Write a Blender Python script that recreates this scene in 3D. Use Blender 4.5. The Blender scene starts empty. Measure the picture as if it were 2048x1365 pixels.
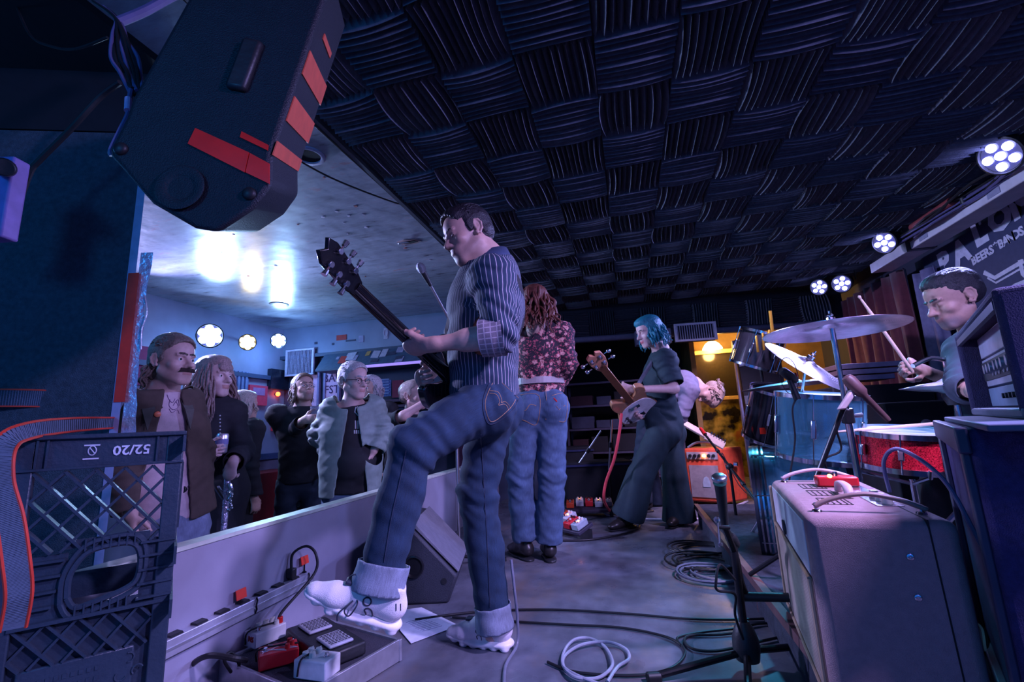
import bpy, math, random
import numpy as np
from mathutils import Vector as V, Matrix
from mathutils.bvhtree import BVHTree
from math import sin, cos, pi, radians, atan2, sqrt

# ---------------------------------------------------------------- camera
PIT, ROL, YAW, FPX, CAMZ = radians(10.6), radians(2.6), radians(13.73), 910.0, 0.82
CAM = V((0, 0, CAMZ))
_h = V((-sin(YAW), cos(YAW), 0))
RH = V((cos(YAW), sin(YAW), 0))                 # level right of the view
FH = _h.copy()                                  # level forward of the view
FW = _h * cos(PIT) + V((0, 0, 1)) * sin(PIT)
_u = -_h * sin(PIT) + V((0, 0, 1)) * cos(PIT)
UPV = _u * cos(ROL) + RH * sin(ROL)
RTV = RH * cos(ROL) - _u * sin(ROL)
sc = bpy.context.scene
cd = bpy.data.cameras.new('camera'); cam = bpy.data.objects.new('camera', cd); sc.collection.objects.link(cam)
cd.lens = FPX * 36 / 2048; cd.sensor_width = 36; cd.clip_start = .03; cd.clip_end = 100
_m = Matrix((RTV, UPV, -FW)).transposed().to_4x4(); _m.translation = CAM
cam.matrix_world = _m
sc.camera = cam
sc.view_settings.view_transform = 'Standard'; sc.view_settings.look = 'None'
sc.view_settings.gamma = 1; sc.view_settings.use_curve_mapping = False
sc.view_settings.exposure = 0.55
sc.cycles.max_bounces = 6; sc.cycles.caustics_reflective = False; sc.cycles.caustics_refractive = False
sc.cycles.transparent_max_bounces = 12; sc.cycles.sample_clamp_indirect = 4
w = bpy.data.worlds.new('world'); sc.world = w; w.use_nodes = True
w.node_tree.nodes['Background'].inputs[0].default_value = (.010, .095, .46, 1)
w.node_tree.nodes['Background'].inputs[1].default_value = .8

def ray(px, py): return FW + RTV * ((px - 1024) / FPX) + UPV * ((682.5 - py) / FPX)
def D(px, py, d): return CAM + ray(px, py) * d            # point at view depth d (m)
def Zp(px, py, z): r = ray(px, py); return CAM + r * ((z - CAMZ) / r.z)
def Xp(px, py, x): r = ray(px, py); return CAM + r * (x / r.x)
def Yp(px, py, y): r = ray(px, py); return CAM + r * (y / r.y)
def depth(p): return (V(p) - CAM).dot(FW)
def cv(x, y, z): return RH * x + V((0, 0, 1)) * y + FH * z   # right, up, away

# ---------------------------------------------------------------- lamps without a visible body
def lamp(kind, name, loc, col, watt, to=None, size=.3, spot=None, blend=.6, sizey=None):
    l = bpy.data.lights.new(name, kind); l.color = col; l.energy = watt
    if kind == 'AREA':
        l.size = size
        if sizey: l.shape = 'RECTANGLE'; l.size_y = sizey
    else: l.shadow_soft_size = size
    if kind == 'SPOT': l.spot_size = radians(spot or 90); l.spot_blend = blend
    o = bpy.data.objects.new(name, l); sc.collection.objects.link(o); o.location = loc
    if to is not None: o.rotation_euler = (V(to) - V(loc)).to_track_quat('-Z', 'Y').to_euler()
    return o
BLU = (.20, .30, 1.0); VIO = (.42, .33, 1.0); WBL = (.45, .60, 1.0)
# unseen fill added behind the photographer and over the audience; wash inferred high right
lamp('AREA', 'camera_fill_light', (1.2, -1.7, 1.9), (.30, .16, .8), 3, (-.1, 2.6, .7), .7)  # soft violet fill added behind the camera
lamp('SPOT', 'side_wash_light', (2.3, .1, 2.12), (.44, .36, 1.0), 260, (-1.0, 2.0, .15), .12, 95, .8)
lamp('AREA', 'left_fill_light', (-3.4, 1.0, 2.1), (.06, .36, 1.0), 22, (-1.6, 3.0, .6), 1.2)  # teal fill added to brighten the left speaker stack
lamp('AREA', 'stack_fill_light', (-1.1, -1.4, 1.9), (.02, .34, 1.0), 11, (-2.2, 1.2, .9), .5)  # unseen fill behind the camera, aimed at the left stack
lamp('SPOT', 'audience_side_fill', (-4.2, 2.9, 2.1), (.46, .46, 1.0), 480, (1.8, 2.6, .9), .10, 75, .8)  # added to carry the left lamps' light onto beam, amplifiers and drummer
lamp('SPOT', 'back_stage_fill', (1.1, 3.5, 2.14), (.70, .50, 1.0), 190, (.8, 5.1, .2), .10, 80, .8)  # added to brighten the orange amplifier and the bent guitarist
lamp('SPOT', 'riser_fill', (1.35, 1.0, 2.14), (.55, .44, 1.0), 300, (.55, 1.7, .5), .10, 100, .9)  # unseen spot added to brighten the amplifier tops
lamp('SPOT', 'drum_fill', (1.0, 3.7, 2.12), (.08, .55, 1.0), 110, (.95, 2.3, .3), .10, 62, .9)  # teal spot added so the acrylic drums look lit

# ---------------------------------------------------------------- materials
MATS = {}
def mat(name, c=(.5, .5, .5), r=.6, m=0, var=.12, scale=25, bump=0, bs=80, emit=None, es=0, tr=0, vc=False, coat=0, sheen=0, ior=1.45, alpha=1):
    if name in MATS: return MATS[name]
    M = bpy.data.materials.new(name); M.use_nodes = True; nt = M.node_tree; N = nt.nodes; L = nt.links
    b = N['Principled BSDF']; b.inputs['Roughness'].default_value = r; b.inputs['Metallic'].default_value = m
    b.inputs['IOR'].default_value = ior
    tc = N.new('ShaderNodeTexCoord')
    nz = N.new('ShaderNodeTexNoise'); nz.inputs['Scale'].default_value = scale; nz.inputs['Detail'].default_value = 4
    L.new(tc.outputs['Object'], nz.inputs['Vector'])
    mp = N.new('ShaderNodeMapRange'); mp.inputs['From Min'].default_value = .3; mp.inputs['From Max'].default_value = .7
    mp.inputs['To Min'].default_value = 1 - var; mp.inputs['To Max'].default_value = 1 + var
    L.new(nz.outputs['Fac'], mp.inputs['Value'])
    mx = N.new('ShaderNodeMix'); mx.data_type = 'RGBA'; mx.blend_type = 'MULTIPLY'; mx.inputs[0].default_value = 1
    if vc:
        at = N.new('ShaderNodeAttribute'); at.attribute_name = 'Col'; L.new(at.outputs['Color'], mx.inputs[6])
    else: mx.inputs[6].default_value = (*c, 1)
    L.new(mp.outputs[0], mx.inputs[7]); L.new(mx.outputs[2], b.inputs['Base Color'])
    if bump:
        n2 = N.new('ShaderNodeTexNoise'); n2.inputs['Scale'].default_value = bs; n2.inputs['Detail'].default_value = 3
        L.new(tc.outputs['Object'], n2.inputs['Vector'])
        bp = N.new('ShaderNodeBump'); bp.inputs['Strength'].default_value = bump; bp.inputs['Distance'].default_value = .01
        L.new(n2.outputs['Fac'], bp.inputs['Height']); L.new(bp.outputs[0], b.inputs['Normal'])
    if emit: b.inputs['Emission Color'].default_value = (*emit, 1); b.inputs['Emission Strength'].default_value = es
    if tr: b.inputs['Transmission Weight'].default_value = tr
    if coat: b.inputs['Coat Weight'].default_value = coat; b.inputs['Coat Roughness'].default_value = .08
    if sheen: b.inputs['Sheen Weight'].default_value = sheen
    if alpha < 1: b.inputs['Alpha'].default_value = alpha
    MATS[name] = M; return M
def node(M, t, **kw):
    n = M.node_tree.nodes.new(t)
    for k, v in kw.items(): setattr(n, k, v)
    return n
def ramp(M, stops, interp='LINEAR'):
    n = M.node_tree.nodes.new('ShaderNodeValToRGB'); e = n.color_ramp.elements; n.color_ramp.interpolation = interp
    while len(e) < len(stops): e.new(.5)
    for i, (p, c) in enumerate(stops): e[i].position = p; e[i].color = (*c, 1)
    return n

# ---------------------------------------------------------------- mesh builder
def org(o):
    p = V((0, 0, 0))
    while o is not None: p = p + o.location; o = o.parent
    return p
class MB:
    def __init__(s): s.v = []; s.f = []; s.M = None
    def add(s, vs, fs):
        n = len(s.v)
        for p in vs:
            p = V(p)
            s.v.append(s.M @ p if s.M is not None else p)
        s.f += [tuple(n + i for i in f) for f in fs]; return s
    def box(s, c, sz, X=(1, 0, 0), Y=(0, 1, 0), Z=None):
        X = V(X).normalized(); Y = V(Y).normalized(); Z = V(Z).normalized() if Z is not None else X.cross(Y).normalized()
        c = V(c); vs = [c + X * (sz[0] / 2 * i) + Y * (sz[1] / 2 * j) + Z * (sz[2] / 2 * k) for i in (-1, 1) for j in (-1, 1) for k in (-1, 1)]
        return s.add(vs, [(0, 1, 3, 2), (4, 6, 7, 5), (0, 4, 5, 1), (2, 3, 7, 6), (0, 2, 6, 4), (1, 5, 7, 3)])
    def bb(s, a, b): a = V(a); b = V(b); return s.box((a + b) / 2, [abs(b[i] - a[i]) for i in range(3)])
    def hexa(s, p): return s.add(p, [(3, 2, 1, 0), (4, 5, 6, 7), (0, 1, 5, 4), (1, 2, 6, 5), (2, 3, 7, 6), (3, 0, 4, 7)])   # bottom ring 0-3, top ring 4-7
    def cyl(s, a, b, ra, rb=None, n=16, cap=True):
        a = V(a); b = V(b); rb = ra if rb is None else rb; z = (b - a).normalized()
        x = z.orthogonal().normalized(); y = z.cross(x)
        vs = [a + (x * cos(2 * pi * i / n) + y * sin(2 * pi * i / n)) * ra for i in range(n)] + [b + (x * cos(2 * pi * i / n) + y * sin(2 * pi * i / n)) * rb for i in range(n)]
        fs = [(i, (i + 1) % n, n + (i + 1) % n, n + i) for i in range(n)]
        if cap: fs += [tuple(range(n - 1, -1, -1)), tuple(range(n, 2 * n))]
        return s.add(vs, fs)
    def tube(s, pts, r, n=8, closed=False, flat=None):
        pts = [V(p) for p in pts]; m = len(pts); rs = r if hasattr(r, '__len__') else [r] * m
        vs = []; prev = None
        for i in range(m):
            if closed: t = pts[(i + 1) % m] - pts[i - 1]
            else: t = pts[min(i + 1, m - 1)] - pts[max(i - 1, 0)]
            t = t.normalized() if t.length > 1e-9 else V((0, 0, 1))
            x = prev - t * prev.dot(t) if prev is not None else t.orthogonal()
            if x.length < 1e-6: x = t.orthogonal()
            x.normalize(); prev = x; y = t.cross(x)
            for k in range(n):
                a = 2 * pi * k / n; o = x * cos(a) * rs[i] + y * sin(a) * rs[i]
                if flat is not None: o = o - V(flat[0]) * o.dot(V(flat[0])) * (1 - flat[1])
                vs.append(pts[i] + o)
        fs = [(i * n + k, i * n + (k + 1) % n, (i + 1) % m * n + (k + 1) % n, (i + 1) % m * n + k) for i in range(m if closed else m - 1) for k in range(n)]
        if not closed: fs += [tuple(range(n - 1, -1, -1)), tuple((m - 1) * n + k for k in range(n))]
        return s.add(vs, fs)
    def lathe(s, prof, o, ax=(0, 0, 1), n=32, cap=True):
        o = V(o); z = V(ax).normalized(); x = z.orthogonal().normalized(); y = z.cross(x); m = len(prof)
        vs = [o + z * h + (x * cos(2 * pi * k / n) + y * sin(2 * pi * k / n)) * r for r, h in prof for k in range(n)]
        fs = [(i * n + k, i * n + (k + 1) % n, (i + 1) * n + (k + 1) % n, (i + 1) * n + k) for i in range(m - 1) for k in range(n)]
        if cap: fs += [tuple(range(n - 1, -1, -1)), tuple((m - 1) * n + k for k in range(n))]
        return s.add(vs, fs)
    def prism(s, poly, th, o=(0, 0, 0), X=(1, 0, 0), Y=(0, 1, 0), tile=False):
        X = V(X).normalized(); Y = V(Y).normalized(); Z = X.cross(Y).normalized(); o = V(o); n = len(poly)
        vs = [o + X * a + Y * b for a, b in poly] + [o + X * a + Y * b + Z * th for a, b in poly]
        return s.add(vs, [tuple(range(n - 1, -1, -1)), tuple(range(n, 2 * n))] + [(i, (i + 1) % n, n + (i + 1) % n, n + i) for i in range(n)])
    def ball(s, c, r, n=12, sq=(1, 1, 1)):
        c = V(c); vs = [c + V((0, 0, r * sq[2]))]; fs = []
        m = n // 2
        for i in range(1, m):
            for k in range(n):
                a = pi * i / m; b = 2 * pi * k / n
                vs.append(c + V((r * sq[0] * sin(a) * cos(b), r * sq[1] * sin(a) * sin(b), r * sq[2] * cos(a))))
        vs.append(c - V((0, 0, r * sq[2])))
        fs += [(0, 1 + k, 1 + (k + 1) % n) for k in range(n)]
        for i in range(m - 2): fs += [(1 + i * n + k, 1 + (i + 1) * n + k, 1 + (i + 1) * n + (k + 1) % n, 1 + i * n + (k + 1) % n) for k in range(n)]
        e = len(vs) - 1; fs += [(e, 1 + (m - 2) * n + (k + 1) % n, 1 + (m - 2) * n + k) for k in range(n)]
        return s.add(vs, fs)
    def build(s, name, m, parent=None, bevel=0, smooth=False, seg=2):
        me = bpy.data.meshes.new(name); o_ = org(parent) if parent else V((0, 0, 0))
        me.from_pydata([p - o_ for p in s.v], [], s.f); me.update()
        ms = m if isinstance(m, (list, tuple)) else [m]
        for q in ms: me.materials.append(q)
        if smooth is True: me.polygons.foreach_set('use_smooth', [True] * len(me.polygons))
        elif smooth or bevel: me.polygons.foreach_set('use_smooth', [True] * len(me.polygons)); me.set_sharp_from_angle(angle=radians(smooth or 35))
        ob = bpy.data.objects.new(name, me); sc.collection.objects.link(ob)
        if parent: ob.parent = parent
        if bevel:
            bv = ob.modifiers.new('bevel', 'BEVEL'); bv.width = bevel; bv.segments = seg; bv.limit_method = 'ANGLE'; bv.angle_limit = radians(35)
        return ob
def spline(pts, n=8):
    pts = [V(p) for p in pts]; out = []
    for i in range(len(pts) - 1):
        p0 = pts[max(i - 1, 0)]; p1 = pts[i]; p2 = pts[i + 1]; p3 = pts[min(i + 2, len(pts) - 1)]
        for k in range(n):
            t = k / n
            out.append(.5 * ((2 * p1) + (p2 - p0) * t + (2 * p0 - 5 * p1 + 4 * p2 - p3) * t * t + (3 * p1 - p0 - 3 * p2 + p3) * t ** 3))
    out.append(pts[-1]); return out
def tag(o, label=None, cat=None, group=None, kind=None):
    if label: o['label'] = label
    if cat: o['category'] = cat
    if group: o['group'] = group
    if kind: o['kind'] = kind
    return o
def thing(name, label, cat, loc=(0, 0, 0), group=None):
    o = bpy.data.objects.new(name, None); sc.collection.objects.link(o); o.location = loc; o.empty_display_size = .05
    return tag(o, label, cat, group)
def copy_tree(o, parent=None):
    c = o.copy(); sc.collection.objects.link(c)
    if parent: c.parent = parent
    for ch in list(o.children): copy_tree(ch, c)
    return c
def text(name, s, m, o, X, Y, size, parent=None, ext=.002, bold=0, spacing=1, shear=0, align='CENTER'):
    c = bpy.data.curves.new(name, 'FONT'); c.body = s; c.size = size; c.extrude = ext; c.offset = bold; c.align_x = align; c.align_y = 'CENTER'
    c.space_character = spacing; c.shear = shear; c.resolution_u = 2
    t = bpy.data.objects.new('t', c); sc.collection.objects.link(t)
    me = bpy.data.meshes.new_from_object(t.evaluated_get(bpy.context.evaluated_depsgraph_get())); bpy.data.objects.remove(t)
    X = V(X).normalized(); Y = V(Y).normalized(); Z = X.cross(Y); M4 = Matrix((X, Y, Z)).transposed().to_4x4(); M4.translation = V(o) - (org(parent) if parent else V((0, 0, 0)))
    me.transform(M4); me.materials.clear(); me.materials.append(m); me.name = name
    ob = bpy.data.objects.new(name, me); sc.collection.objects.link(ob)
    if parent: ob.parent = parent
    return ob

# common materials
CHROME = mat('chrome', (.75, .76, .8), .15, 1, .05)
STEEL = mat('steel', (.5, .5, .52), .3, 1, .08)
BLACKM = mat('black_metal', (.012, .012, .015), .35, .3, .2)
BLACKP = mat('black_plastic', (.018, .019, .022), .45, 0, .2, bump=.1)
RUBBER = mat('cable_rubber', (.012, .012, .014), .5, 0, .2)
BLACKF = mat('black_cloth', (.012, .013, .017), .85, 0, .25, sheen=.2)
WHITEP = mat('white_plastic', (.75, .75, .78), .4, 0, .05)
REDTAPE = mat('orange_tape', (.85, .045, .02), .45, 0, .1)
REDP = mat('red_paint', (.6, .02, .02), .3, 0, .1)
WOODR = mat('maple', (.45, .2, .08), .35, 0, .2, coat=.4)
# ================================================================ the room
CEILZ, FOAMZ = 2.27, 2.21
def struct(name, mb, m, parent=None, **kw):
    o = mb.build(name, m, parent, **kw)
    if parent is None: o['kind'] = 'structure'
    return o
# stage floor: scuffed dark painted boards
M = mat('stage_floor', (.035, .037, .045), .32, 0, .3, 6, bump=.06, bs=30)
nt = M.node_tree; N = nt.nodes; L = nt.links; tc = N['Texture Coordinate'] if 'Texture Coordinate' in N else node(M, 'ShaderNodeTexCoord')
nz = node(M, 'ShaderNodeTexNoise'); nz.inputs['Scale'].default_value = 1.3; nz.inputs['Detail'].default_value = 6; nz.inputs['Roughness'].default_value = .65
mpp = node(M, 'ShaderNodeMapping'); mpp.inputs['Scale'].default_value = (1.6, .8, 1)
L.new(tc.outputs['Object'], mpp.inputs[0]); L.new(mpp.outputs[0], nz.inputs['Vector'])
rp = ramp(M, [(.3, (.05, .055, .075)), (.5, (.13, .14, .17)), (.62, (.17, .15, .15)), (.72, (.24, .16, .09))])
L.new(nz.outputs['Fac'], rp.inputs[0]); L.new(rp.outputs[0], N['Mix'].inputs[6])
n3 = node(M, 'ShaderNodeTexNoise'); n3.inputs['Scale'].default_value = 5; n3.inputs['Detail'].default_value = 5; L.new(tc.outputs['Object'], n3.inputs['Vector'])
r3 = ramp(M, [(.35, (.22, .22, .22)), (.7, (.6, .6, .6))]); L.new(n3.outputs['Fac'], r3.inputs[0]); L.new(r3.outputs[0], N['Principled BSDF'].inputs['Roughness'])
struct('floor', MB().bb((-1.45, -2.2, -.55), (3.0, 8.2, 0)), M)
MAF = mat('audience_floor', (.10, .07, .08), .25, 0, .3, 4)
struct('floor', MB().bb((-4.6, -2.2, -.65), (-1.45, 5.4, -.55)), MAF)
# smooth glossy ceiling over the audience with peeling spots
M = mat('painted_ceiling', (.30, .33, .38), .27, 0, .12, 3, bump=.5, bs=5)
nt = M.node_tree; N = nt.nodes; L = nt.links; tc = node(M, 'ShaderNodeTexCoord')
n1 = node(M, 'ShaderNodeTexNoise'); n1.inputs['Scale'].default_value = 9; n1.inputs['Detail'].default_value = 7; n1.inputs['Roughness'].default_value = .7
mpp = node(M, 'ShaderNodeMapping'); mpp.inputs['Scale'].default_value = (.5, 1.6, 1); L.new(tc.outputs['Object'], mpp.inputs[0]); L.new(mpp.outputs[0], n1.inputs['Vector'])
rp = ramp(M, [(.30, (.09, .09, .11)), (.38, (.25, .27, .31)), (.6, (.34, .38, .44)), (.7, (.38, .26, .28))]); L.new(n1.outputs['Fac'], rp.inputs[0]); L.new(rp.outputs[0], N['Mix'].inputs[6])
ceil_ = struct('ceiling', MB().bb((-4.6, -2.2, CEILZ), (-1.27, 5.4, CEILZ + .1)), M)
MDK = mat('dark_paint', (.02, .022, .03), .6, 0, .2)
struct('ceiling', MB().bb((-1.27, -2.2, CEILZ), (3.0, 8.2, CEILZ + .1)), MDK)
ctrim = struct('trim_1', MB().bb((-1.285, -2.2, CEILZ - .035), (-1.262, 5.6, CEILZ)), mat('trim_metal', (.10, .11, .14), .4, .3))
# walls
MWL = mat('wall_paint_dark', (.06, .07, .11), .5, 0, .2, 4)
struct('wall_left', MB().bb((-4.6, -2.2, -.55), (-4.5, 5.4, CEILZ)), mat('wall_left_paint', (.28, .33, .45), .5, 0, .15, 3))
far = struct('wall_far', MB().bb((-4.6, 5.26, -.55), (-.95, 5.36, CEILZ)), MWL)
struct('wall_right', MB().bb((2.72, -2.2, 0), (2.82, 8.2, CEILZ)), mat('wall_right_paint', (.05, .055, .09), .6, 0, .15, 3))
struct('wall_back', MB().bb((-1.1, 8.0, 0), (.95, 8.1, CEILZ)).bb((-1.05, 5.36, 0), (-.95, 8.1, CEILZ)), MDK)
# low stage edge wall between stage and audience
MST = mat('kick_board_paint', (.31, .30, .37), .5, 0, .1, 6, bump=.03)
edge = struct('wall_stage_edge', MB().bb((-1.50, -.6, -.55), (-1.445, 5.0, .475)), MST)
struct('trim_cap', MB().bb((-1.508, -.6, .470), (-1.438, 5.0, .484)), mat('cap_paint', (.55, .6, .5), .4), edge)
# acoustic foam tiles: ridged squares laid in alternating directions
MFO = mat('acoustic_foam', (.11, .12, .145), 1, 0, .15, 40, bump=.15, bs=200); MFO.node_tree.nodes['Principled BSDF'].inputs['Specular IOR Level'].default_value = .05
def foam_mesh(seed, nr=10, S=.305):
    rnd = random.Random(seed); vs = []; fs = []; K = 6
    bow = rnd.uniform(-.012, .012); shear = rnd.uniform(-.008, .008)
    cols = []
    for i in range(nr):
        for j, (du, h) in enumerate(((0, .0), (.5, .052))):
            u = (i + du) / nr
            off = rnd.uniform(-.0025, .0025); cols.append((u, h * (1 if j == 0 else rnd.uniform(.9, 1.05)), off))
    cols.append((1, 0, 0))
    for (u, h, off) in cols:
        for k in range(K + 1):
            v = k / K; b = 4 * v * (1 - v)
            edge_ = (u - .5) * 2
            x = (u - .5) * S + bow * b * edge_ * (1.6 if h else .6) + off * b + shear * (v - .5) * 2
            z = -h * (1 - .25 * abs(v - .5) ** 2 * 4 * .5)
            vs.append((x, (v - .5) * (S - .004), z))
    n = K + 1; m = len(cols)
    for i in range(m - 1):
        for k in range(K): fs.append((i * n + k, i * n + k + 1, (i + 1) * n + k + 1, (i + 1) * n + k))
    b0 = len(vs)   # end caps and backing
    for i in range(0, m): vs.append((vs[i * n][0], -(S - .004) / 2, .012)); vs.append((vs[i * n + K][0], (S - .004) / 2, .012))
    for i in range(m - 1):
        fs.append((i * n, (i + 1) * n, b0 + 2 * (i + 1), b0 + 2 * i)); fs.append((i * n + K, b0 + 2 * i + 1, b0 + 2 * (i + 1) + 1, (i + 1) * n + K))
    fs.append((b0, b0 + 2 * (m - 1), b0 + 2 * (m - 1) + 1, b0 + 1))
    me = bpy.data.meshes.new('foam_tile'); me.from_pydata(vs, [], fs); me.materials.append(MFO); me.update(); return me
FOAMS = [foam_mesh(i, 10 + (i % 2)) for i in range(6)]
rnd = random.Random(5)
froot = struct('trim_foam_backing', MB().bb((-1.262, -.6, CEILZ - .012), (2.45, 6.1, CEILZ)), MDK)
P_, X0, Y0 = .3045, -.157, 1.646          # pitch and one known tile centre
def foam(parent, loc, rotz, ex=0, seed=0):
    o = bpy.data.objects.new('foam_tile', FOAMS[rnd.randrange(6)]); sc.collection.objects.link(o); o.parent = parent
    o.location = V(loc) - org(parent); o.rotation_euler = (ex, 0, rotz); return o
for i in range(-3, 9):
    for j in range(-6, 15):
        x = X0 + i * P_; y = Y0 + j * P_ * 1.015
        if y > 5.45: continue
        par = (i + j) % 2
        o = foam(froot, (x, y, CEILZ - .013), (0 if par == 0 else pi / 2) + rnd.uniform(-.02, .02))
# soffit closing the stage ceiling, faced with the same foam
SA, SB = V((-1.0, 5.52, 0)), V((2.5, 5.93, 0)); sx = (SB - SA).normalized(); sn = V((sx.y, -sx.x, 0))
sof = struct('trim_soffit', MB().box((SA + SB) / 2 + V((0, 0, 2.06)) - sn * .06, (3.6, .1, .42), sx, -sn), MDK)
for i in range(11):
    p = SA + sx * (.17 + i * .307) + V((0, 0, 2.02)) + sn * .0
    o = foam(sof, p, 0)
    Zl = -sn; Yl = V((0, 0, 1)) if i % 2 == 0 else sx; Xl = Yl.cross(Zl)
    o.rotation_euler = Matrix((Xl, Yl, Zl)).transposed().to_euler()
MBEAM = mat('beam_paint', (.16, .17, .24), .4, 0, .1)
for q, (r_, dz) in enumerate(((.055, 1.80),)):
    b_ = MB(); b_.M = None
    b_.box((SA + SB) / 2 + V((0, 0, 1.83)) + sn * .0, (3.6, .10, .07), sx, -sn)
    struct('trim_2', b_, MBEAM, bevel=.02)

_p = Zp(225, 40, CEILZ)
struct('trim_11', MB().bb((-4.6, -2.2, CEILZ - .03), (_p.x, _p.y + .25, CEILZ)), mat('panel_dark', (.008, .010, .014), .9))  # dark sheet added to keep the left ceiling corner black
# ================================================================ implicit-surface modelling for bodies and cloth
def npv(a): return np.array((a[0], a[1], a[2]), dtype=np.float64)
class Fld:
    def __init__(s): s.P = []; s.W = []; s.paint = []
    def cone(s, a, b, ra, rb=None, k=.02, fl=None, q=1, col=0, sub=False, uv=None):
        s.P.append(('c', npv(a), npv(b), ra, ra if rb is None else rb, None if fl is None else npv(V(fl).normalized()), q, k, col, sub)); return s
    def ell(s, c, r, R=None, k=.02, col=0, sub=False):
        r = (r, r, r) if not hasattr(r, '__len__') else r
        s.P.append(('e', npv(c), np.array(r, float), None if R is None else np.array([[R[i][j] for j in range(3)] for i in range(3)]), k, col, sub)); return s
    def wr(s, c, rad, ax, freq, amp, ph=0, bend=2.): s.W.append((npv(c), rad, npv(V(ax).normalized()), freq, amp, ph, bend)); return s
    @staticmethod
    def dist(p, X):
        if p[0] == 'c':
            _, a, b, ra, rb, fl, q, k, col, sub = p
            ab = b - a; L2 = max(ab @ ab, 1e-12); pa = X - a
            h = np.clip((pa @ ab) / L2, 0, 1); v = pa - h[..., None] * ab
            if fl is not None: v = v + (q - 1) * (v @ fl)[..., None] * fl
            return np.sqrt((v * v).sum(-1)) - (ra + (rb - ra) * h)
        _, c, r, R, k, col, sub = p
        v = X - c
        if R is not None: v = v @ R.T
        k0 = np.sqrt(((v / r) ** 2).sum(-1)); k1 = np.sqrt(((v / (r * r)) ** 2).sum(-1)) + 1e-9
        return k0 * (k0 - 1) / k1
    def bbox(s, p):
        if p[0] == 'c':
            r = max(p[3], p[4]); return np.minimum(p[1], p[2]) - r, np.maximum(p[1], p[2]) + r
        r = p[2].max() if p[3] is not None else p[2]; return p[1] - r, p[1] + r
    def grid(s, lo, hi, res):
        n = np.ceil((hi - lo) / res).astype(int) + 1
        ax = [lo[i] + res * np.arange(n[i]) for i in range(3)]
        F = np.full(n, .08)
        for p in s.P:
            k = p[7] if p[0] == 'c' else p[4]; sub = p[-1]
            a, b = s.bbox(p); mg = k + 2.5 * res + .004
            i0 = np.maximum(np.floor((a - mg - lo) / res).astype(int), 0); i1 = np.minimum(np.ceil((b + mg - lo) / res).astype(int) + 1, n)
            if (i1 <= i0).any(): continue
            sl = tuple(slice(i0[i], i1[i]) for i in range(3))
            X = np.stack(np.meshgrid(ax[0][sl[0]], ax[1][sl[1]], ax[2][sl[2]], indexing='ij'), -1)
            d = s.dist(p, X); f = F[sl]
            if sub:
                d = -d; h = np.maximum(k - np.abs(f - d), 0) / k; F[sl] = np.maximum(f, d) + h * h * k / 4
            else:
                h = np.maximum(k - np.abs(f - d), 0) / k; F[sl] = np.minimum(f, d) - h * h * k / 4
        if s.W:
            for (c, rad, a_, fr, amp, ph, bend) in s.W:
                i0 = np.maximum(np.floor((c - 1.6 * rad - lo) / res).astype(int), 0); i1 = np.minimum(np.ceil((c + 1.6 * rad - lo) / res).astype(int) + 1, n)
                if (i1 <= i0).any(): continue
                sl = tuple(slice(i0[i], i1[i]) for i in range(3))
                X = np.stack(np.meshgrid(ax[0][sl[0]], ax[1][sl[1]], ax[2][sl[2]], indexing='ij'), -1) - c
                g = np.exp(-(X * X).sum(-1) / (rad * rad) * 1.5)
                t = X @ a_; u = X @ np.array((a_[1], a_[2], a_[0])); v_ = X @ np.array((a_[2], -a_[0], a_[1]))
                wv = np.sin(fr * t + ph + bend * np.sin(fr * .31 * u + 1.3 * ph) + .6 * bend * np.sin(fr * .43 * v_ + ph)) + .45 * np.sin(fr * 1.9 * t + 2 * ph + bend * np.sin(fr * .5 * v_))
                F[sl] += amp * g * wv
        return F, ax
    @staticmethod
    def nets(F, ax, res):
        nx, ny, nz = F.shape; I = F < 0
        c = I[:-1, :-1, :-1].astype(np.int8)
        tot = sum(I[i:nx - 1 + i, j:ny - 1 + j, k:nz - 1 + k].astype(np.int8) for i in (0, 1) for j in (0, 1) for k in (0, 1))
        act = (tot > 0) & (tot < 8); idx = np.argwhere(act)
        if len(idx) == 0: return np.zeros((0, 3)), np.zeros((0, 4), int), idx
        ids = np.full(act.shape, -1, np.int64); ids[act] = np.arange(len(idx))
        acc = np.zeros((len(idx), 3)); cnt = np.zeros(len(idx))
        cor = [(i, j, k) for i in (0, 1) for j in (0, 1) for k in (0, 1)]
        val = {q: F[idx[:, 0] + q[0], idx[:, 1] + q[1], idx[:, 2] + q[2]] for q in cor}
        for q in cor:
            for a in range(3):
                if q[a]: continue
                e = list(q); e[a] = 1; e = tuple(e); f0 = val[q]; f1 = val[e]; m = (f0 < 0) != (f1 < 0)
                t = np.where(m, f0 / np.where(m, f0 - f1, 1), 0)
                P = np.tile(np.array(q, float), (len(idx), 1)); P[:, a] = t; acc += P * m[:, None]; cnt += m
        vs = idx + acc / np.maximum(cnt, 1)[:, None]
        vs = np.array([ax[0][0], ax[1][0], ax[2][0]]) + vs * res
        quads = []
        for a in range(3):
            b, c_ = (a + 1) % 3, (a + 2) % 3
            sl0 = [slice(None)] * 3; sl1 = [slice(None)] * 3; sl0[a] = slice(0, -1); sl1[a] = slice(1, None)
            ch = I[tuple(sl0)] != I[tuple(sl1)]; E = np.argwhere(ch)
            ok = (E[:, b] > 0) & (E[:, c_] > 0) & (E[:, b] < ids.shape[b]) & (E[:, c_] < ids.shape[c_]); E = E[ok]
            ins = I[E[:, 0], E[:, 1], E[:, 2]]
            def at(db, dc):
                q = E.copy(); q[:, b] -= db; q[:, c_] -= dc; return ids[q[:, 0], q[:, 1], q[:, 2]]
            Q = np.stack([at(0, 0), at(1, 0), at(1, 1), at(0, 1)], 1); Q[~ins] = Q[~ins][:, ::-1]
            quads.append(Q)
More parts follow.
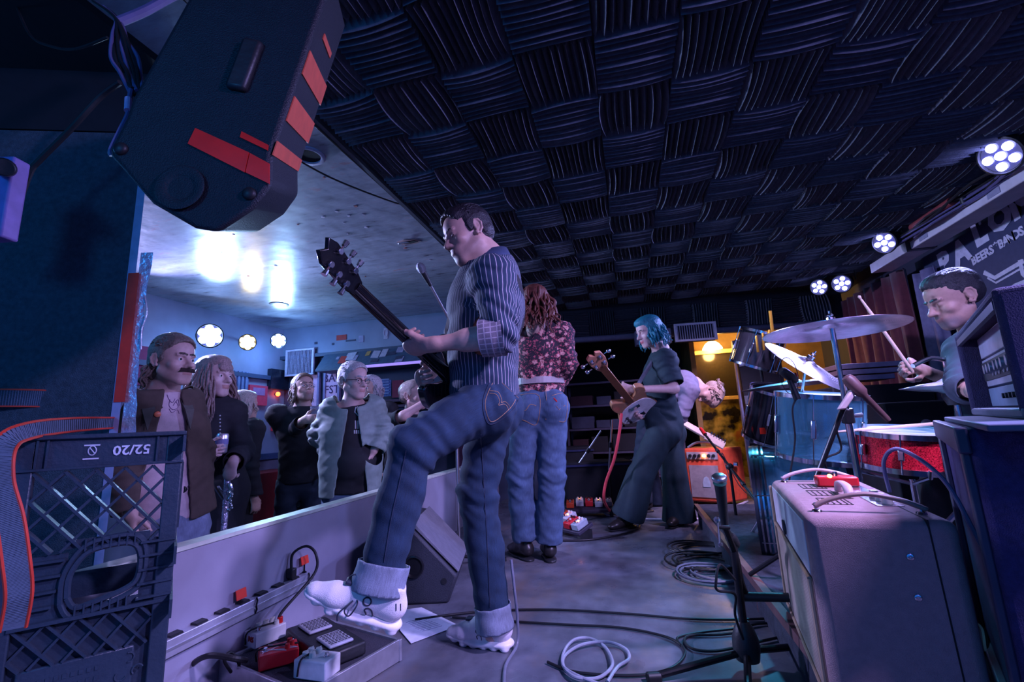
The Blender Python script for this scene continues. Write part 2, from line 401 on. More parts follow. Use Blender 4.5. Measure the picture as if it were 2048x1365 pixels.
        Q = np.concatenate(quads); return vs, Q[(Q >= 0).all(1)], idx
    def solve(s, res, boxes=()):
        lo = np.min([s.bbox(p)[0] for p in s.P if not p[-1]], 0) - 3 * res; hi = np.max([s.bbox(p)[1] for p in s.P if not p[-1]], 0) + 3 * res
        F, ax = s.grid(lo, hi, res); vs, Q, _ = s.nets(F, ax, res)
        VS = [vs]; QS = []; c = vs[Q].mean(1) if len(Q) else np.zeros((0, 3)); keep = np.ones(len(Q), bool)
        for (bc, bh, br) in boxes:
            bh = np.array(bh, float) * np.ones(3); keep &= ~(np.abs(c - npv(bc)) < bh - res).all(1)
        QS.append(Q[keep]); n = len(vs)
        for (bc, bh, br) in boxes:
            bh = np.array(bh, float) * np.ones(3); F, ax = s.grid(npv(bc) - bh, npv(bc) + bh, br); v2, q2, _ = s.nets(F, ax, br)
            VS.append(v2); QS.append(q2 + n); n += len(v2)
        return np.concatenate(VS), np.concatenate(QS)
    def build(s, name, m, parent, res=.01, boxes=(), pal=None, uv=False, keepf=None, cut=None):
        vs, Q = s.solve(res, boxes)
        if keepf is not None and len(Q):
            k = keepf(vs[Q].mean(1)); Q = Q[k]
        if keepf is not None and len(Q):
            E = np.sort(np.concatenate([Q[:, [0, 1]], Q[:, [1, 2]], Q[:, [2, 3]], Q[:, [3, 0]]]), 1); u, cn = np.unique(E, axis=0, return_counts=True); be = u[cn == 1]
            for _ in range(8):
                acc = np.zeros_like(vs); n_ = np.zeros(len(vs)); np.add.at(acc, be[:, 0], vs[be[:, 1]]); np.add.at(acc, be[:, 1], vs[be[:, 0]]); np.add.at(n_, be[:, 0], 1); np.add.at(n_, be[:, 1], 1)
                m_ = n_ == 2; vs[m_] = .5 * vs[m_] + .5 * acc[m_] / 2
        used = np.unique(Q); rm = np.full(len(vs), -1); rm[used] = np.arange(len(used)); vs = vs[used]; Q = rm[Q]
        me = bpy.data.meshes.new(name); o_ = npv(org(parent)) if parent else np.zeros(3)
        me.vertices.add(len(vs)); me.vertices.foreach_set('co', (vs - o_).ravel().astype(np.float32))
        me.loops.add(len(Q) * 4); me.loops.foreach_set('vertex_index', Q.ravel().astype(np.int32))
        me.polygons.add(len(Q)); me.polygons.foreach_set('loop_start', np.arange(0, len(Q) * 4, 4, dtype=np.int32))
        me.polygons.foreach_set('use_smooth', np.ones(len(Q), bool)); me.update(calc_edges=True)
        ps = [p for p in s.P if not p[-1]]
        if pal is not None or uv:
            best = np.full(len(vs), 9.); bi = np.zeros(len(vs), int); ci = np.zeros(len(vs), int)
            for i, p in enumerate(ps):
                d = s.dist(p, vs); m_ = d < best; best[m_] = d[m_]; bi[m_] = i; ci[m_] = p[-2]
        if pal is not None:
            C = np.array(pal, float)[ci]
            for (c, r, col, st, soft) in s.paint:
                r = np.array(r, float) * np.ones(3); d = np.sqrt((((vs - npv(c)) / r) ** 2).sum(1))
                w_ = np.clip((1 - d) / soft, 0, 1)[:, None] * st; C = C * (1 - w_) + np.array(col) * w_
            at = me.color_attributes.new('Col', 'FLOAT_COLOR', 'POINT')
            at.data.foreach_set('color', np.concatenate([C, np.ones((len(vs), 1))], 1).ravel().astype(np.float32))
        if uv:
            U = np.zeros((len(vs), 2))
            best = np.full(len(vs), 9.)
            for i, p in enumerate(ps):
                if p[0] != 'c': continue
                d = s.dist(p, vs); m_ = d < best; best[m_] = d[m_]; bi[m_] = i
            for i, p in enumerate(ps):
                m_ = bi == i
                if not m_.any() or p[0] != 'c': continue
                a, b = p[1], p[2]; z = (b - a) / (np.linalg.norm(b - a) + 1e-9)
                x = np.cross(z, uv if not isinstance(uv, bool) else (0.3, 1, .1)); x /= np.linalg.norm(x); y = np.cross(z, x); v = vs[m_] - a
                U[m_, 0] = np.arctan2(v @ y, v @ x) * max(p[3], p[4]); U[m_, 1] = v @ z
            at = me.attributes.new('gar', 'FLOAT2', 'POINT'); at.data.foreach_set('vector', U.ravel().astype(np.float32))
        me.materials.append(m)
        ob = bpy.data.objects.new(name, me); sc.collection.objects.link(ob)
        if parent: ob.parent = parent
        return ob

def frame(fwd, up=(0, 0, 1)):
    f = V(fwd).normalized(); r = f.cross(V(up)).normalized(); u = r.cross(f); return r, f, u          # person's right, forward, up
class Person:
    """Holds the joints of one figure; everything is built from them."""
    def __init__(s, name, label, group=None, at=None): s.root = thing(name, label, 'person', at or (0, 0, 0), group); s.B = Fld(); s.box = []; s.eyes = []
    def head(s, c, fwd, up=(0, 0, 1), S=1., fem=0, hair=(.03, .02, .015), shut=0, skin=0, smile=0, brow=1, res=.0034, beardc=None, nose=1):
        c = V(c); R_, F_, U_ = frame(fwd, up); B = s.B
        def w(x, y, z): return c + (R_ * x + F_ * y + U_ * z) * S
        Rm = Matrix((R_, F_, U_))
        def e(p, r, k=.012, col=0, sub=False, rot=None): B.ell(w(*p), [q * S for q in r], Rm if rot is None else rot, k * S, col, sub)
        j = 1 - .12 * fem
        e((0, -.014, .035), (.076, .097, .086), .01); e((0, .028, -.015), (.0605, .066, .085), .03)
        e((0, .02, .045), (.068, .072, .06), .02)
        e((0, .035, -.07), (.046 * j, .056, .042), .03); e((0, .074, -.100), (.022 * j, .019, .019), .025)
        for sx_ in (-1, 1):
            B.cone(w(.053 * sx_ * j, -.005, -.055), w(.019 * sx_, .07, -.1), .014 * S, .014 * S, .03 * S)       # jaw line
            e((.042 * sx_, .062, -.028), (.022, .022, .019), .02)                                          # cheek
            e((.031 * sx_, .096, .002), (.019, .014, .012), .014, 0, True)                                  # socket
            e((.031 * sx_, .0755, .0), (.0145, .0135, .0125), .005)                                         # lid mass
            if not shut: e((.031 * sx_, .0925, -.001), (.0105, .006, .0042 + .0008 * fem), .002, 0, True)
            B.cone(w(.016 * sx_, .094, .019), w(.046 * sx_, .082, .021), .0065 * S, .005 * S, .012 * S)     # brow ridge
            if brow: B.cone(w(.014 * sx_, .0985, .0215), w(.034 * sx_, .094, .0265), (.0034 - .001 * fem) * S, .0030 * S, .003 * S, col=2); B.cone(w(.034 * sx_, .094, .0265), w(.05 * sx_, .0805, .021), .0028 * S, .0015 * S, .003 * S, col=2)
            e((.0125 * sx_, .1, -.034), (.0085, .011, .008), .008)                                          # nostril wing
            e((.007 * sx_, .104, -.0405), (.0035, .005, .003), .003, 0, True)
            # ear
            ec = w(.077 * sx_, -.012, -.004); q = [(.0, .012, -.026), (.004, .0, -.03), (.008, -.014, -.012), (.010, -.018, .01), (.008, -.01, .027), (.003, .004, .03), (0, .013, .018)]
            q = [ec + (R_ * x * sx_ + F_ * y + U_ * z) * S for x, y, z in q]
            for a_, b_ in zip(q, q[1:]): B.cone(a_, b_, .0042 * S, .0045 * S, .004 * S, col=skin)
            e((.077 * sx_, -.012, .0), (.008, .015, .024), .006); e((.086 * sx_, -.009, .002), (.005, .008, .014), .004, 0, True)
            e((.08 * sx_, .0, -.028), (.006, .007, .009), .005)
        B.cone(w(0, .088, .012), w(0, .11 + .004 * nose, -.028), .0075 * S, .0105 * S, .014 * S); e((0, .112 + .005 * nose, -.031), (.0115, .0115, .0095), .008)
        e((0, .074, -.062), (.034 * j, .026, .026), .02)
        e((0, .0965, -.0605), (.019, .006, .0036), .007, 1); e((0, .0955, -.0685), (.017, .007, .0046), .008, 1)
        B.cone(w(-.022 - .004 * smile, .091, -.064 + .003 * smile), w(.022 + .004 * smile, .091, -.064 + .003 * smile), .0016 * S, .0016 * S, .003 * S, sub=True)
        s.hc, s.hf, s.hw, s.hS, s.Rm = c, (R_, F_, U_), w, S, Rm
        s.box.append((c, .150 * S, res)); s.shut = shut
        if not shut: s.eyes = [w(.031 * q_, .0775, -.001) for q_ in (-1, 1)]
        return w
    def hand(s, wr, d, n, side, S=1., curl=(20, 30, 25), thumb=(.6, .5), spread=4, tcurl=25, res=.0034, fan=None, bx=True):
        """wr wrist, d direction of the hand, n the way the palm faces, side +1 if the thumb lies at d x n."""
        wr = V(wr); d = V(d).normalized(); n = V(n); n = (n - d * n.dot(d)).normalized(); l = d.cross(n) * side; B = s.B
        B.cone(wr - d * .02 * S, wr + d * .02 * S, .024 * S, .025 * S, .02 * S, fl=n, q=1.3)
        B.cone(wr + d * .025 * S + l * .004 * S, wr + d * .074 * S, .034 * S, .039 * S, .015 * S, fl=n, q=2.5)
        B.ell(wr + d * .035 * S + l * .024 * S + n * .008 * S, [.018 * S] * 3, None, .012 * S)
        tips = []
        for i in range(4):
            cu = curl[i] if hasattr(curl[0], '__len__') else curl
            off = (1.5 - i) * .0195 * S; base = wr + d * (.082 - abs(1.3 - i) * .004) * S + l * off
            L = (.070, .078, .073, .058)[i] * S; dd = (d + l * math.tan(radians(spread)) * (1.5 - i)).normalized(); nn = (n - dd * n.dot(dd)).normalized(); p = base - dd * .012 * S
            for k_, (fr, rr) in enumerate(((.47, .0092), (.30, .0082), (.23, .0072))):
                a = radians(cu[k_]); dd, nn = (dd * cos(a) + nn * sin(a)), (nn * cos(a) - dd * sin(a))
                q = p + dd * (L * fr + (.012 * S if k_ == 0 else 0)); B.cone(p, q, rr * S, (rr - .0008) * S, .004 * S, col=0); p = q
            tips.append(p)
        tb = wr + d * .024 * S + l * .026 * S + n * .006 * S; td = (d * (1 - thumb[0] * .6) + l * thumb[0] + n * thumb[1]).normalized(); p = tb
        ax_ = (n - td * n.dot(td)).normalized() if thumb[1] < .9 else (-l + d * .2).normalized()
        for fr, rr in ((.040, .0125), (.032, .0105), (.026, .0088)):
            q = p + td * fr * S; B.cone(p, q, rr * S, (rr - .001) * S, .008 * S); p = q
            a = radians(tcurl); v_ = (d * .8 - l * .5 + n * .2); v_ = (v_ - td * v_.dot(td)).normalized(); td = (td * cos(a) + v_ * sin(a)).normalized()
        s.tips = tips; s.thumb = p
        if bx: s.box.append((wr + d * .085 * S + n * .02 * S, .125 * S, res))
    def limb(s, pts, rs, k=.03, col=0):
        for i in range(len(pts) - 1): s.B.cone(pts[i], pts[i + 1], rs[i], rs[i + 1], k, col=col)
    def finish(s, skin=(.5, .3, .22), lip=(.45, .16, .14), hair=(.03, .02, .015), res=.009, iris=(.05, .07, .09), extra=(), m=None):
        b = s.B.build('body', m or SKIN, s.root, res, s.box, [skin, lip, hair, *extra]); b['label'] = 'bare skin of face, neck and hands'
        S = s.hS
        for p in s.eyes:
            F_ = s.hf[1]; e = MB().ball(p, .0125 * S, 14).build('eye', mat('eye_white', (.75, .72, .7), .15), b, smooth=True)
            MB().lathe([(.0001, .0132 * S), (.0035 * S, .0128 * S), (.0058 * S, .0113 * S), (.0058 * S, .009 * S)], p, F_, 14).build('iris', mat('iris', (.03, .035, .045), .1), b, smooth=True)
        return b
SKIN = mat('skin', r=.5, var=.07, scale=60, bump=.06, bs=300, vc=True)
_sb = SKIN.node_tree.nodes['Principled BSDF']; _sb.inputs['Subsurface Weight'].default_value = .0
HAIRM = mat('hair', r=.45, var=.25, scale=150, vc=True, bump=.3, bs=260)

def hairmesh(P, prims, col, name='hair', res=.005, locks=None, strand=.0022, fr=420, lr=.0045, label=None, keep=None):
    """prims: list of (centre, radii) in head space; locks: polylines in world space."""
    F = Fld(); R_, F_, U_ = P.hf
    for pr in prims:
        c, r = pr[0], pr[1]; sub = len(pr) > 2 and pr[2]
        F.ell(P.hw(*c), [q * P.hS for q in r], P.Rm, .012 * P.hS if not sub else .01 * P.hS, 0, sub)
    F.wr(P.hc, .2, (R_ * .8 + U_ * .25 + F_ * .15), fr, strand, 0, 1.6)
    vs, Q = F.solve(res)
    if keep is not None: Q = Q[keep(vs[Q].mean(1))]
    mb = MB(); mb.v = [V(v) for v in vs]; mb.f = [tuple(q) for q in Q.tolist()]
    rnd = random.Random(3)
    for lk in (locks or []):
        pts = spline(lk, 5); n = len(pts); r0 = lr * rnd.uniform(.7, 1.25)
        mb.tube(pts, [r0 * (1 - .75 * (i / (n - 1)) ** 2) for i in range(n)], 5)
    me_m = mat('hair_' + name + str(len(MATS)), col, .42, 0, .35, 120, bump=.4, bs=300)
    o = mb.build('hair', me_m, P.root, smooth=True)
    if label: o['label'] = label
    return o

# ---------------------------------------------------------------- cloth materials
def cloth(name, c, r=.85, var=.12, bump=.25, bs=500, sheen=.0): return mat(name, c, r, 0, var, 30, bump=bump, bs=bs, sheen=sheen)
def denim(name, c):
    M = mat(name, c, .9, 0, .25, 18, bump=.35, bs=700); nt = M.node_tree; N = nt.nodes; L = nt.links
    at = node(M, 'ShaderNodeAttribute'); at.attribute_name = 'gar'
    mp = node(M, 'ShaderNodeMapping'); mp.inputs['Scale'].default_value = (420, 30, 1); L.new(at.outputs['Vector'], mp.inputs[0])
    nz = node(M, 'ShaderNodeTexNoise'); nz.inputs['Scale'].default_value = 1; nz.inputs['Detail'].default_value = 3; L.new(mp.outputs[0], nz.inputs['Vector'])
    r = ramp(M, [(.3, tuple(x * .8 for x in c)), (.7, tuple(min(1, x * 1.25) for x in c))]); L.new(nz.outputs['Fac'], r.inputs[0]); L.new(r.outputs[0], N['Mix'].inputs[6])
    return M
def striped(name, base, line, period, width, cross=None):
    M = mat(name, base, .85, 0, .08, 30, bump=.2, bs=600); nt = M.node_tree; N = nt.nodes; L = nt.links
    at = node(M, 'ShaderNodeAttribute'); at.attribute_name = 'gar'; sp = node(M, 'ShaderNodeSeparateXYZ'); L.new(at.outputs['Vector'], sp.inputs[0])
    def band(sock, per, wd):
        d = node(M, 'ShaderNodeMath', operation='DIVIDE'); d.inputs[1].default_value = per; L.new(sock, d.inputs[0])
        f = node(M, 'ShaderNodeMath', operation='FRACT'); L.new(d.outputs[0], f.inputs[0])
        g = node(M, 'ShaderNodeMath', operation='LESS_THAN'); g.inputs[1].default_value = wd; L.new(f.outputs[0], g.inputs[0]); return g
    g = band(sp.outputs[0], period, width)
    if cross:
        g2 = band(sp.outputs[1], cross, width); mm = node(M, 'ShaderNodeMath', operation='MAXIMUM'); L.new(g.outputs[0], mm.inputs[0]); L.new(g2.outputs[0], mm.inputs[1]); g = mm
    mx = node(M, 'ShaderNodeMix', data_type='RGBA'); L.new(g.outputs[0], mx.inputs[0]); mx.inputs[6].default_value = (*base, 1); mx.inputs[7].default_value = (*line, 1)
    L.new(mx.outputs[2], N['Mix'].inputs[6]); return M

def trousers(P, HL, HR, KL, KR, AL, AR, hip=.10, th=.092, kn=.068, hem=.07, m=None, name='trousers', waist=None, fw=None, res=.008, wr=1., uv=True, label=None, seat=None, cut=True):
    F = Fld(); mid = (V(HL) + V(HR)) / 2; wst = V(waist) if waist is not None else mid + V((0, 0, .14))
    side = (V(HL) - V(HR)).normalized(); fw = V(fw) if fw is not None else V((0, 0, 1)).cross(side)
    F.cone(mid, wst, hip * 1.42, hip * 1.32, .03, fl=fw, q=1.4)
    for H, K, A, sg in ((HL, KL, AL, 1), (HR, KR, AR, -1)):
        H, K, A = V(H), V(K), V(A); F.cone(H, K, th, kn, .035)
        md = K.lerp(A, .5); F.cone(K, md, kn, (kn + hem) * .5, .03); F.cone(md, A, (kn + hem) * .5, hem, .02)
        F.ell(H - fw * .05 + V((0, 0, -.01)), (.085, .085, .095), None, .04)
        ax = (K - H).normalized(); ax2 = (A - K).normalized()
        F.wr(K, .16, ax + ax2 * .5, 68, .0058 * wr, sg, 2.6); F.wr(K.lerp(A, .45), .15, ax2 + side * .7, 42, .0036 * wr, 2 * sg, 3.2); F.wr(A, .12, ax2, 62, .0042 * wr, sg + 1, 2.4)
        F.wr(H.lerp(K, .35), .16, ax + side * .5, 55, .004 * wr, sg * 3, 2.5); F.wr(H, .13, (ax + fw * .6), 80, .005 * wr, sg, 1.6)
    cutp = []
    def keep(c):
        k = np.ones(len(c), bool)
        for K, A in ((KL, AL), (KR, AR)):
            a = npv(A); d = npv((V(A) - V(K)).normalized()); r = c - a; near = (np.linalg.norm(r, axis=1) < hem * 2.2); k &= ~(near & (r @ d > 0.0))
        wv = npv(wst); dd = npv((wst - mid).normalized()); k &= ~(((c - wv) @ dd > .0) & (np.linalg.norm(c - wv, axis=1) < .4))
        return k
    o = F.build(name, m, P.root, res, uv=uv, keepf=keep if cut else None)
    if cut:
        so = o.modifiers.new('thickness', 'SOLIDIFY'); so.thickness = .003; so.offset = -1
    if label: o['label'] = label
    return o, F
def top(P, pel, wai, che, nb, SL, SR, EL, ER, WL, WR, off=.012, w=(.150, .140, .165, .10), arm=(.058, .048, .04), sl=(1., 1.), hem=.0, m=None, name='shirt', fw=None, res=.008, wr=1., uv=True, q=1.45, label=None, open_=None, collar=True, belly=0, cutn=.0):
    F = Fld(); pel, wai, che, nb = map(V, (pel, wai, che, nb)); SL, SR = V(SL), V(SR); side = (SL - SR).normalized()
    fw = V(fw) if fw is not None else V((0, 0, 1)).cross(side)
    d0 = (pel - wai).normalized(); bot = pel + d0 * hem; o = off
    F.cone(bot, wai, w[0] + o, w[1] + o, .04, fl=fw, q=q); F.cone(wai, che, w[1] + o, w[2] + o, .04, fl=fw, q=q)
    sh = (SL + SR) / 2; F.cone(che, sh - (sh - che) * .1, w[2] + o, w[3] + .02 + o, .05, fl=fw, q=q)
    F.cone(SL, SR, .055 + o, .055 + o, .04); F.cone(sh, nb + (nb - sh) * .2, .085 + o, .05 + o, .04)
    if belly: F.ell(wai + fw * .05, (.13, .13, .14), None, .06)
    for S_, E_, W_, s_, sg in ((SL, EL, WL, sl[0], 1), (SR, ER, WR, sl[1], -1)):
        E_, W_ = V(E_), V(W_); F.ell(S_, [arm[0] + .012 + o] * 3, None, .04)
        up_ = min(s_ * 2, 1.); F.cone(S_, S_.lerp(E_, up_), arm[0] + o, arm[1] + o + .004, .022)
        ax = (E_ - S_).normalized(); F.wr(S_, .13, ax + d0 * .5, 90, .005 * wr, sg, 2)
        if s_ > .5:
            t = (s_ - .5) * 2; F.cone(E_, E_.lerp(W_, t), arm[1] + o, arm[2] + o + .002, .014); F.wr(E_, .14, ax + (W_ - E_).normalized(), 100, .006 * wr, sg, 1.5)
            F.wr(E_.lerp(W_, .6), .12, (W_ - E_), 90, .004 * wr, sg, 2)
        else: F.wr(S_.lerp(E_, up_ * .7), .11, ax, 85, .004 * wr, sg * 2, 2)
    F.wr(wai, .2, d0 + side * .4, 60, .006 * wr, 1, 2.5); F.wr(che, .2, side + d0 * .6, 45, .004 * wr, 2, 2.5); F.wr(bot, .16, d0 + fw * .4, 75, .005 * wr, 3, 2.2)
    cuts = [(nb + (nb - sh).normalized() * (.005 + cutn), (nb - sh).normalized(), .13), (bot + d0 * .02, d0, .35)]
    for S_, E_, W_, s_ in ((SL, EL, WL, sl[0]), (SR, ER, WR, sl[1])):
        E_, W_ = V(E_), V(W_)
        if s_ > .5: cuts.append((E_.lerp(W_, (s_ - .5) * 2), (W_ - E_).normalized(), .1))
        else: cuts.append((S_.lerp(E_, s_ * 2), (E_ - S_).normalized(), .1))
    def keep(c):
        k = np.ones(len(c), bool)
        for a, d, r in cuts: v = c - npv(a); k &= ~((v @ npv(d) > 0) & (np.linalg.norm(v, axis=1) < r))
        if open_ is not None: k &= ~open_(c)
        return k
    ob = F.build(name, m, P.root, res, uv=uv, keepf=keep); so = ob.modifiers.new('thickness', 'SOLIDIFY'); so.thickness = .004; so.offset = -1
    if label: ob['label'] = label
    return ob, F
def bvh(*obs):
    vs = []; fs = []
    for o in obs:
        n = len(vs); off = org(o); vs += [v.co + off for v in o.data.vertices]; fs += [tuple(n + i for i in p.vertices) for p in o.data.polygons]
    return BVHTree.FromPolygons(vs, fs)
def project(tree, pix, lift=.002):
    """Where sight lines through these pixels meet the surface: gives real points on it."""
    out = []
    for px, py in pix:
        r = ray(px, py).normalized(); h = tree.ray_cast(CAM, r)
        if h[0] is not None: out.append(h[0] + (h[1] if h[1].dot(r) < 0 else -h[1]) * lift)
    return out
def dense(pix, n=8): return [(p.x, p.y) for p in spline([V((a, b, 0)) for a, b in pix], n)]

def combed(P, n, seed, lift=.004, x0=.06):
    """thin strands lying on the skull from the hairline to the nape."""
    rnd = random.Random(seed); out = []
    for i in range(n):
        x = rnd.uniform(-1, 1); a0 = rnd.uniform(.5, 1.4); L = rnd.uniform(.5, 1.1); pts = []
        for k in range(6):
            a = a0 + L * k / 5; cx = x * (.97 - .05 * k / 5) + .03 * sin(i + k); sx_ = max(.05, 1 - cx * cx) ** .5
            pts.append(P.hw(.083 * cx + rnd.uniform(-.001, .001), -.02 + (.104 + lift) * cos(a) * sx_, .045 + (.086 + lift) * sin(a) * sx_ ))
        out.append(pts)
    return out
# ================================================================ the guitarist in front
P = Person('person', 'man in pinstriped shirt and cuffed jeans playing guitar, one white shoe raised', 'people on the stage', Zp(960, 1290, 0))
hd = 1.78
c = D(937, 471, hd)
fwd = cv(-.86, -.34, -.42); bf = cv(-.95, 0, -.15)
w_ = P.head(c, fwd, cv(-.22, 1, .03), .93, shut=1, nose=.4, res=.0030)
nb = D(975, 520, 1.80); SL = D(985, 556, 1.64); SR = D(978, 560, 1.98); che = D(972, 610, 1.80); wai = D(965, 690, 1.81); pel = D(968, 762, 1.81)
EL = D(1000, 672, 1.56); WL = D(860, 690, 1.585); ER = D(905, 690, 2.06); WR = D(862, 745, 1.94)
B = P.B
B.cone(D(955, 490, 1.79), nb, .052, .058, .03); B.cone(nb, che, .06, .12, .05); B.cone(che, pel, .12, .125, .05, fl=bf, q=1.3)
P.limb([SL, EL, WL], [.045, .037, .026]); B.cone(EL.lerp(WL, .15), EL.lerp(WL, .45), .040, .038, .03)
P.limb([SR, ER, WR], [.045, .037, .027]); B.cone(SL, SR, .045, .045, .04)
HL = D(962, 812, 1.70); HR = D(985, 815, 1.90); KL = D(826, 893, 1.50); AL = D(762, 1152, 1.36)
KR = D(955, 985, 1.84); AR = D(987, 1230, 1.735)
P.limb([HL, KL, AL], [.07, .05, .038]); P.limb([HR, KR, AR], [.07, .05, .038]); B.cone(pel, HL, .1, .08); B.cone(pel, HR, .1, .08)
B.cone(AL, D(748, 1205, 1.36), .036, .04); B.cone(AR, D(985, 1262, 1.735), .036, .04)
# fretting hand: heel below the neck, thumb over its back, fingers round it
ndir = (D(705, 565, 1.44) - D(820, 682, 1.60)).normalized()
P.hand(WL, cv(-.86, -.02, .5), cv(.25, .80, .5), -1, 1.04, curl=((48, 55, 35), (52, 55, 35), (56, 55, 35), (60, 55, 35)), thumb=(.62, .15), tcurl=18, spread=4, res=.003)
P.hand(WR, D(838, 760, 1.86) - WR, cv(.5, -.1, -.6), 1, 1.0, curl=(42, 45, 30), thumb=(.7, .4), res=.0035)
for p_, r_ in ((w_(0, .085, -.085), (.05, .045, .045)), (w_(.05, .03, -.075), (.03, .06, .045)), (w_(-.05, .03, -.075), (.03, .06, .045)), (w_(0, .1, -.048), (.03, .02, .012))): P.B.paint.append((p_, [q * 1.35 for q in r_], (.16, .10, .09), .55, .6))
P.B.paint.append((w_(0, .1, -.065), (.02, .02, .008), (.4, .15, .14), .6, .5))
body1 = P.finish(skin=(.55, .33, .27), lip=(.42, .18, .17), hair=(.04, .03, .03), res=.008)
lash = MB()
for q in (-1, 1): lash.tube(spline([w_(.031 * q - .013, .084, -.003), w_(.031 * q, .0905, -.006), w_(.031 * q + .013, .083, -.003)], 4), .0013, 5)
lash.build('eyelash', mat('lash', (.01, .01, .01), .6), body1)
hairmesh(P, [((0, -.02, .045), (.084, .102, .085)), ((0, .02, .07), (.074, .078, .062)), ((0, -.055, -.0), (.073, .062, .06)), ((.074, .012, .012), (.008, .02, .03)), ((-.074, .012, .012), (.008, .02, .03)),
             ((0, .095, .035), (.070, .066, .060), True), ((0, .045, -.07), (.1, .075, .085), True), ((.085, -.008, -.03), (.02, .022, .04), True), ((-.085, -.008, -.03), (.02, .022, .04), True)], (.018, .015, .02), res=.0045, strand=.0016, label='short dark hair', locks=combed(P, 90, 5, .003))
MSH = striped('pinstripe_cotton', (.012, .030, .062), (.42, .36, .42), .0165, .14)
shirt, _ = top(P, pel, wai, che, nb, SL, SR, EL, ER, WL, WR, w=(.150, .145, .155, .11), arm=(.062, .047, .043), sl=(.62, .8), hem=.035, m=MSH, fw=bf, res=.0065, wr=1.25, q=1.18, uv=tuple(RH), label='navy shirt with fine pale stripes')
# rolled plaid cuff, collar, chest pocket flap
MCU = striped('plaid_lining', (.20, .16, .20), (.45, .36, .42), .02, .18, .022)
F = Fld(); a_ = EL.lerp(WL, -.02); b_ = EL.lerp(WL, .22); F.cone(EL.lerp(WL, -.1), EL.lerp(WL, .4), .073, .064, .02); F.wr(a_, .08, (b_ - a_), 110, .004, 0, 1.5)
pass
k0, k1, kd_ = npv(EL.lerp(WL, -.06)), npv(EL.lerp(WL, .27)), npv((WL - EL).normalized()); F.build('rolled_cuff', MCU, P.root, .0055, uv=True, keepf=lambda c: ((c - k0) @ kd_ > 0) & ((c - k1) @ kd_ < 0))['label'] = 'turned-up plaid cuff'
col_ = MB()
R_, F_, U_ = frame(bf, cv(-.30, 1, 0))
for k in range(1):
    pts = []; n = 22
    for i in range(n + 1):
        a = -2.7 + 5.4 * i / n; x, y = cos(a) * .068, sin(a) * .068
        pts.append((nb + cv(.01, .008, 0) + R_ * sin(a) * .074 - bf * cos(a) * .078 + V((0, 0, 1)) * (-.004 - .045 * (1 - cos(a)) / 2)))
    vs = []; fs = []
    for i, p in enumerate(pts):
        o_ = (p - nb); o_ = (o_ - U_ * o_.dot(U_)).normalized(); vs += [p - o_ * .004 + U_ * .038, p + o_ * .010 + U_ * .006, p + o_ * .022 - U_ * .012]
    for i in range(n): fs += [(3 * i, 3 * i + 1, 3 * i + 4, 3 * i + 3), (3 * i + 1, 3 * i + 2, 3 * i + 5, 3 * i + 4)]
    col_.add(vs, fs)
cl = col_.build('collar', cloth('shirt_collar', (.035, .055, .12)), P.root, smooth=True); so = cl.modifiers.new('t', 'SOLIDIFY'); so.thickness = .004
MJ = denim('dark_denim', (.010, .028, .060))
jeans, _ = trousers(P, HL, HR, KL, KR, AL, AR, hip=.098, th=.098, kn=.078, hem=.064, m=MJ, waist=D(985, 742, 1.81), fw=bf, res=.0065, wr=1.3, label='dark blue denim')
MCF = denim('cuff_denim', (.20, .23, .30))
for A, K, r, dn in ((AL, KL, .078, .045), (AR, KR, .070, .05)):
    d_ = (A - K).normalized(); F = Fld(); F.cone(A - d_ * .05, A + d_ * (dn + .03), r, r + .004, .01); F.wr(A, .1, d_, 60, .003, 1, 1.5)
    c0_, c1_, dd_ = npv(A - d_ * .035), npv(A + d_ * dn), npv(d_); cf = F.build('jeans_cuff', MCF, P.root, .0055, uv=True, keepf=lambda c: ((c - c0_) @ dd_ > 0) & ((c - c1_) @ dd_ < 0)); so = cf.modifiers.new('t', 'SOLIDIFY'); so.thickness = .004; so.offset = -1; cf['label'] = 'pale turned-up jeans cuff'
# back pocket with stitching, side seams
T = bvh(jeans); ST = mat('orange_thread', (.40, .22, .12), .7)
pk = MB(); pocket = [(988, 748), (966, 800), (972, 842), (990, 847), (1024, 822), (1036, 800)]
pk.tube(project(T, dense(pocket, 6), .0012), .0016, 5); pk.build('back_pocket_seam', mat('seam_dark', (.012, .02, .045), .8), P.root)
pk = MB()
for line in ([(993, 752), (971, 801), (977, 838), (990, 842), (1019, 818), (1031, 800)], [(988, 757), (1000, 763), (1037, 797)], [(979, 787), (993, 790), (999, 803), (997, 811), (1007, 809), (1014, 814), (1016, 822)], [(980, 782), (996, 785), (1003, 800), (1002, 806), (1010, 804), (1018, 812), (1020, 818)]):
    q = project(T, dense(line, 5), .001)
    if len(q) > 2: pk.tube(q, .0010, 4)
pk.build('stitching', ST, P.root)['label'] = 'orange stitching'
pk = MB()
for line in ([(905, 1000), (888, 940), (884, 920)], [(812, 902), (800, 960), (782, 1040), (768, 1125)], [(962, 870), (967, 960), (975, 1100), (980, 1215)]):
    q = project(T, dense(line, 8), .001)
    if len(q) > 2: pk.tube(q, .0018, 5)
pk.build('leg_seam', mat('seam_dark'), P.root)
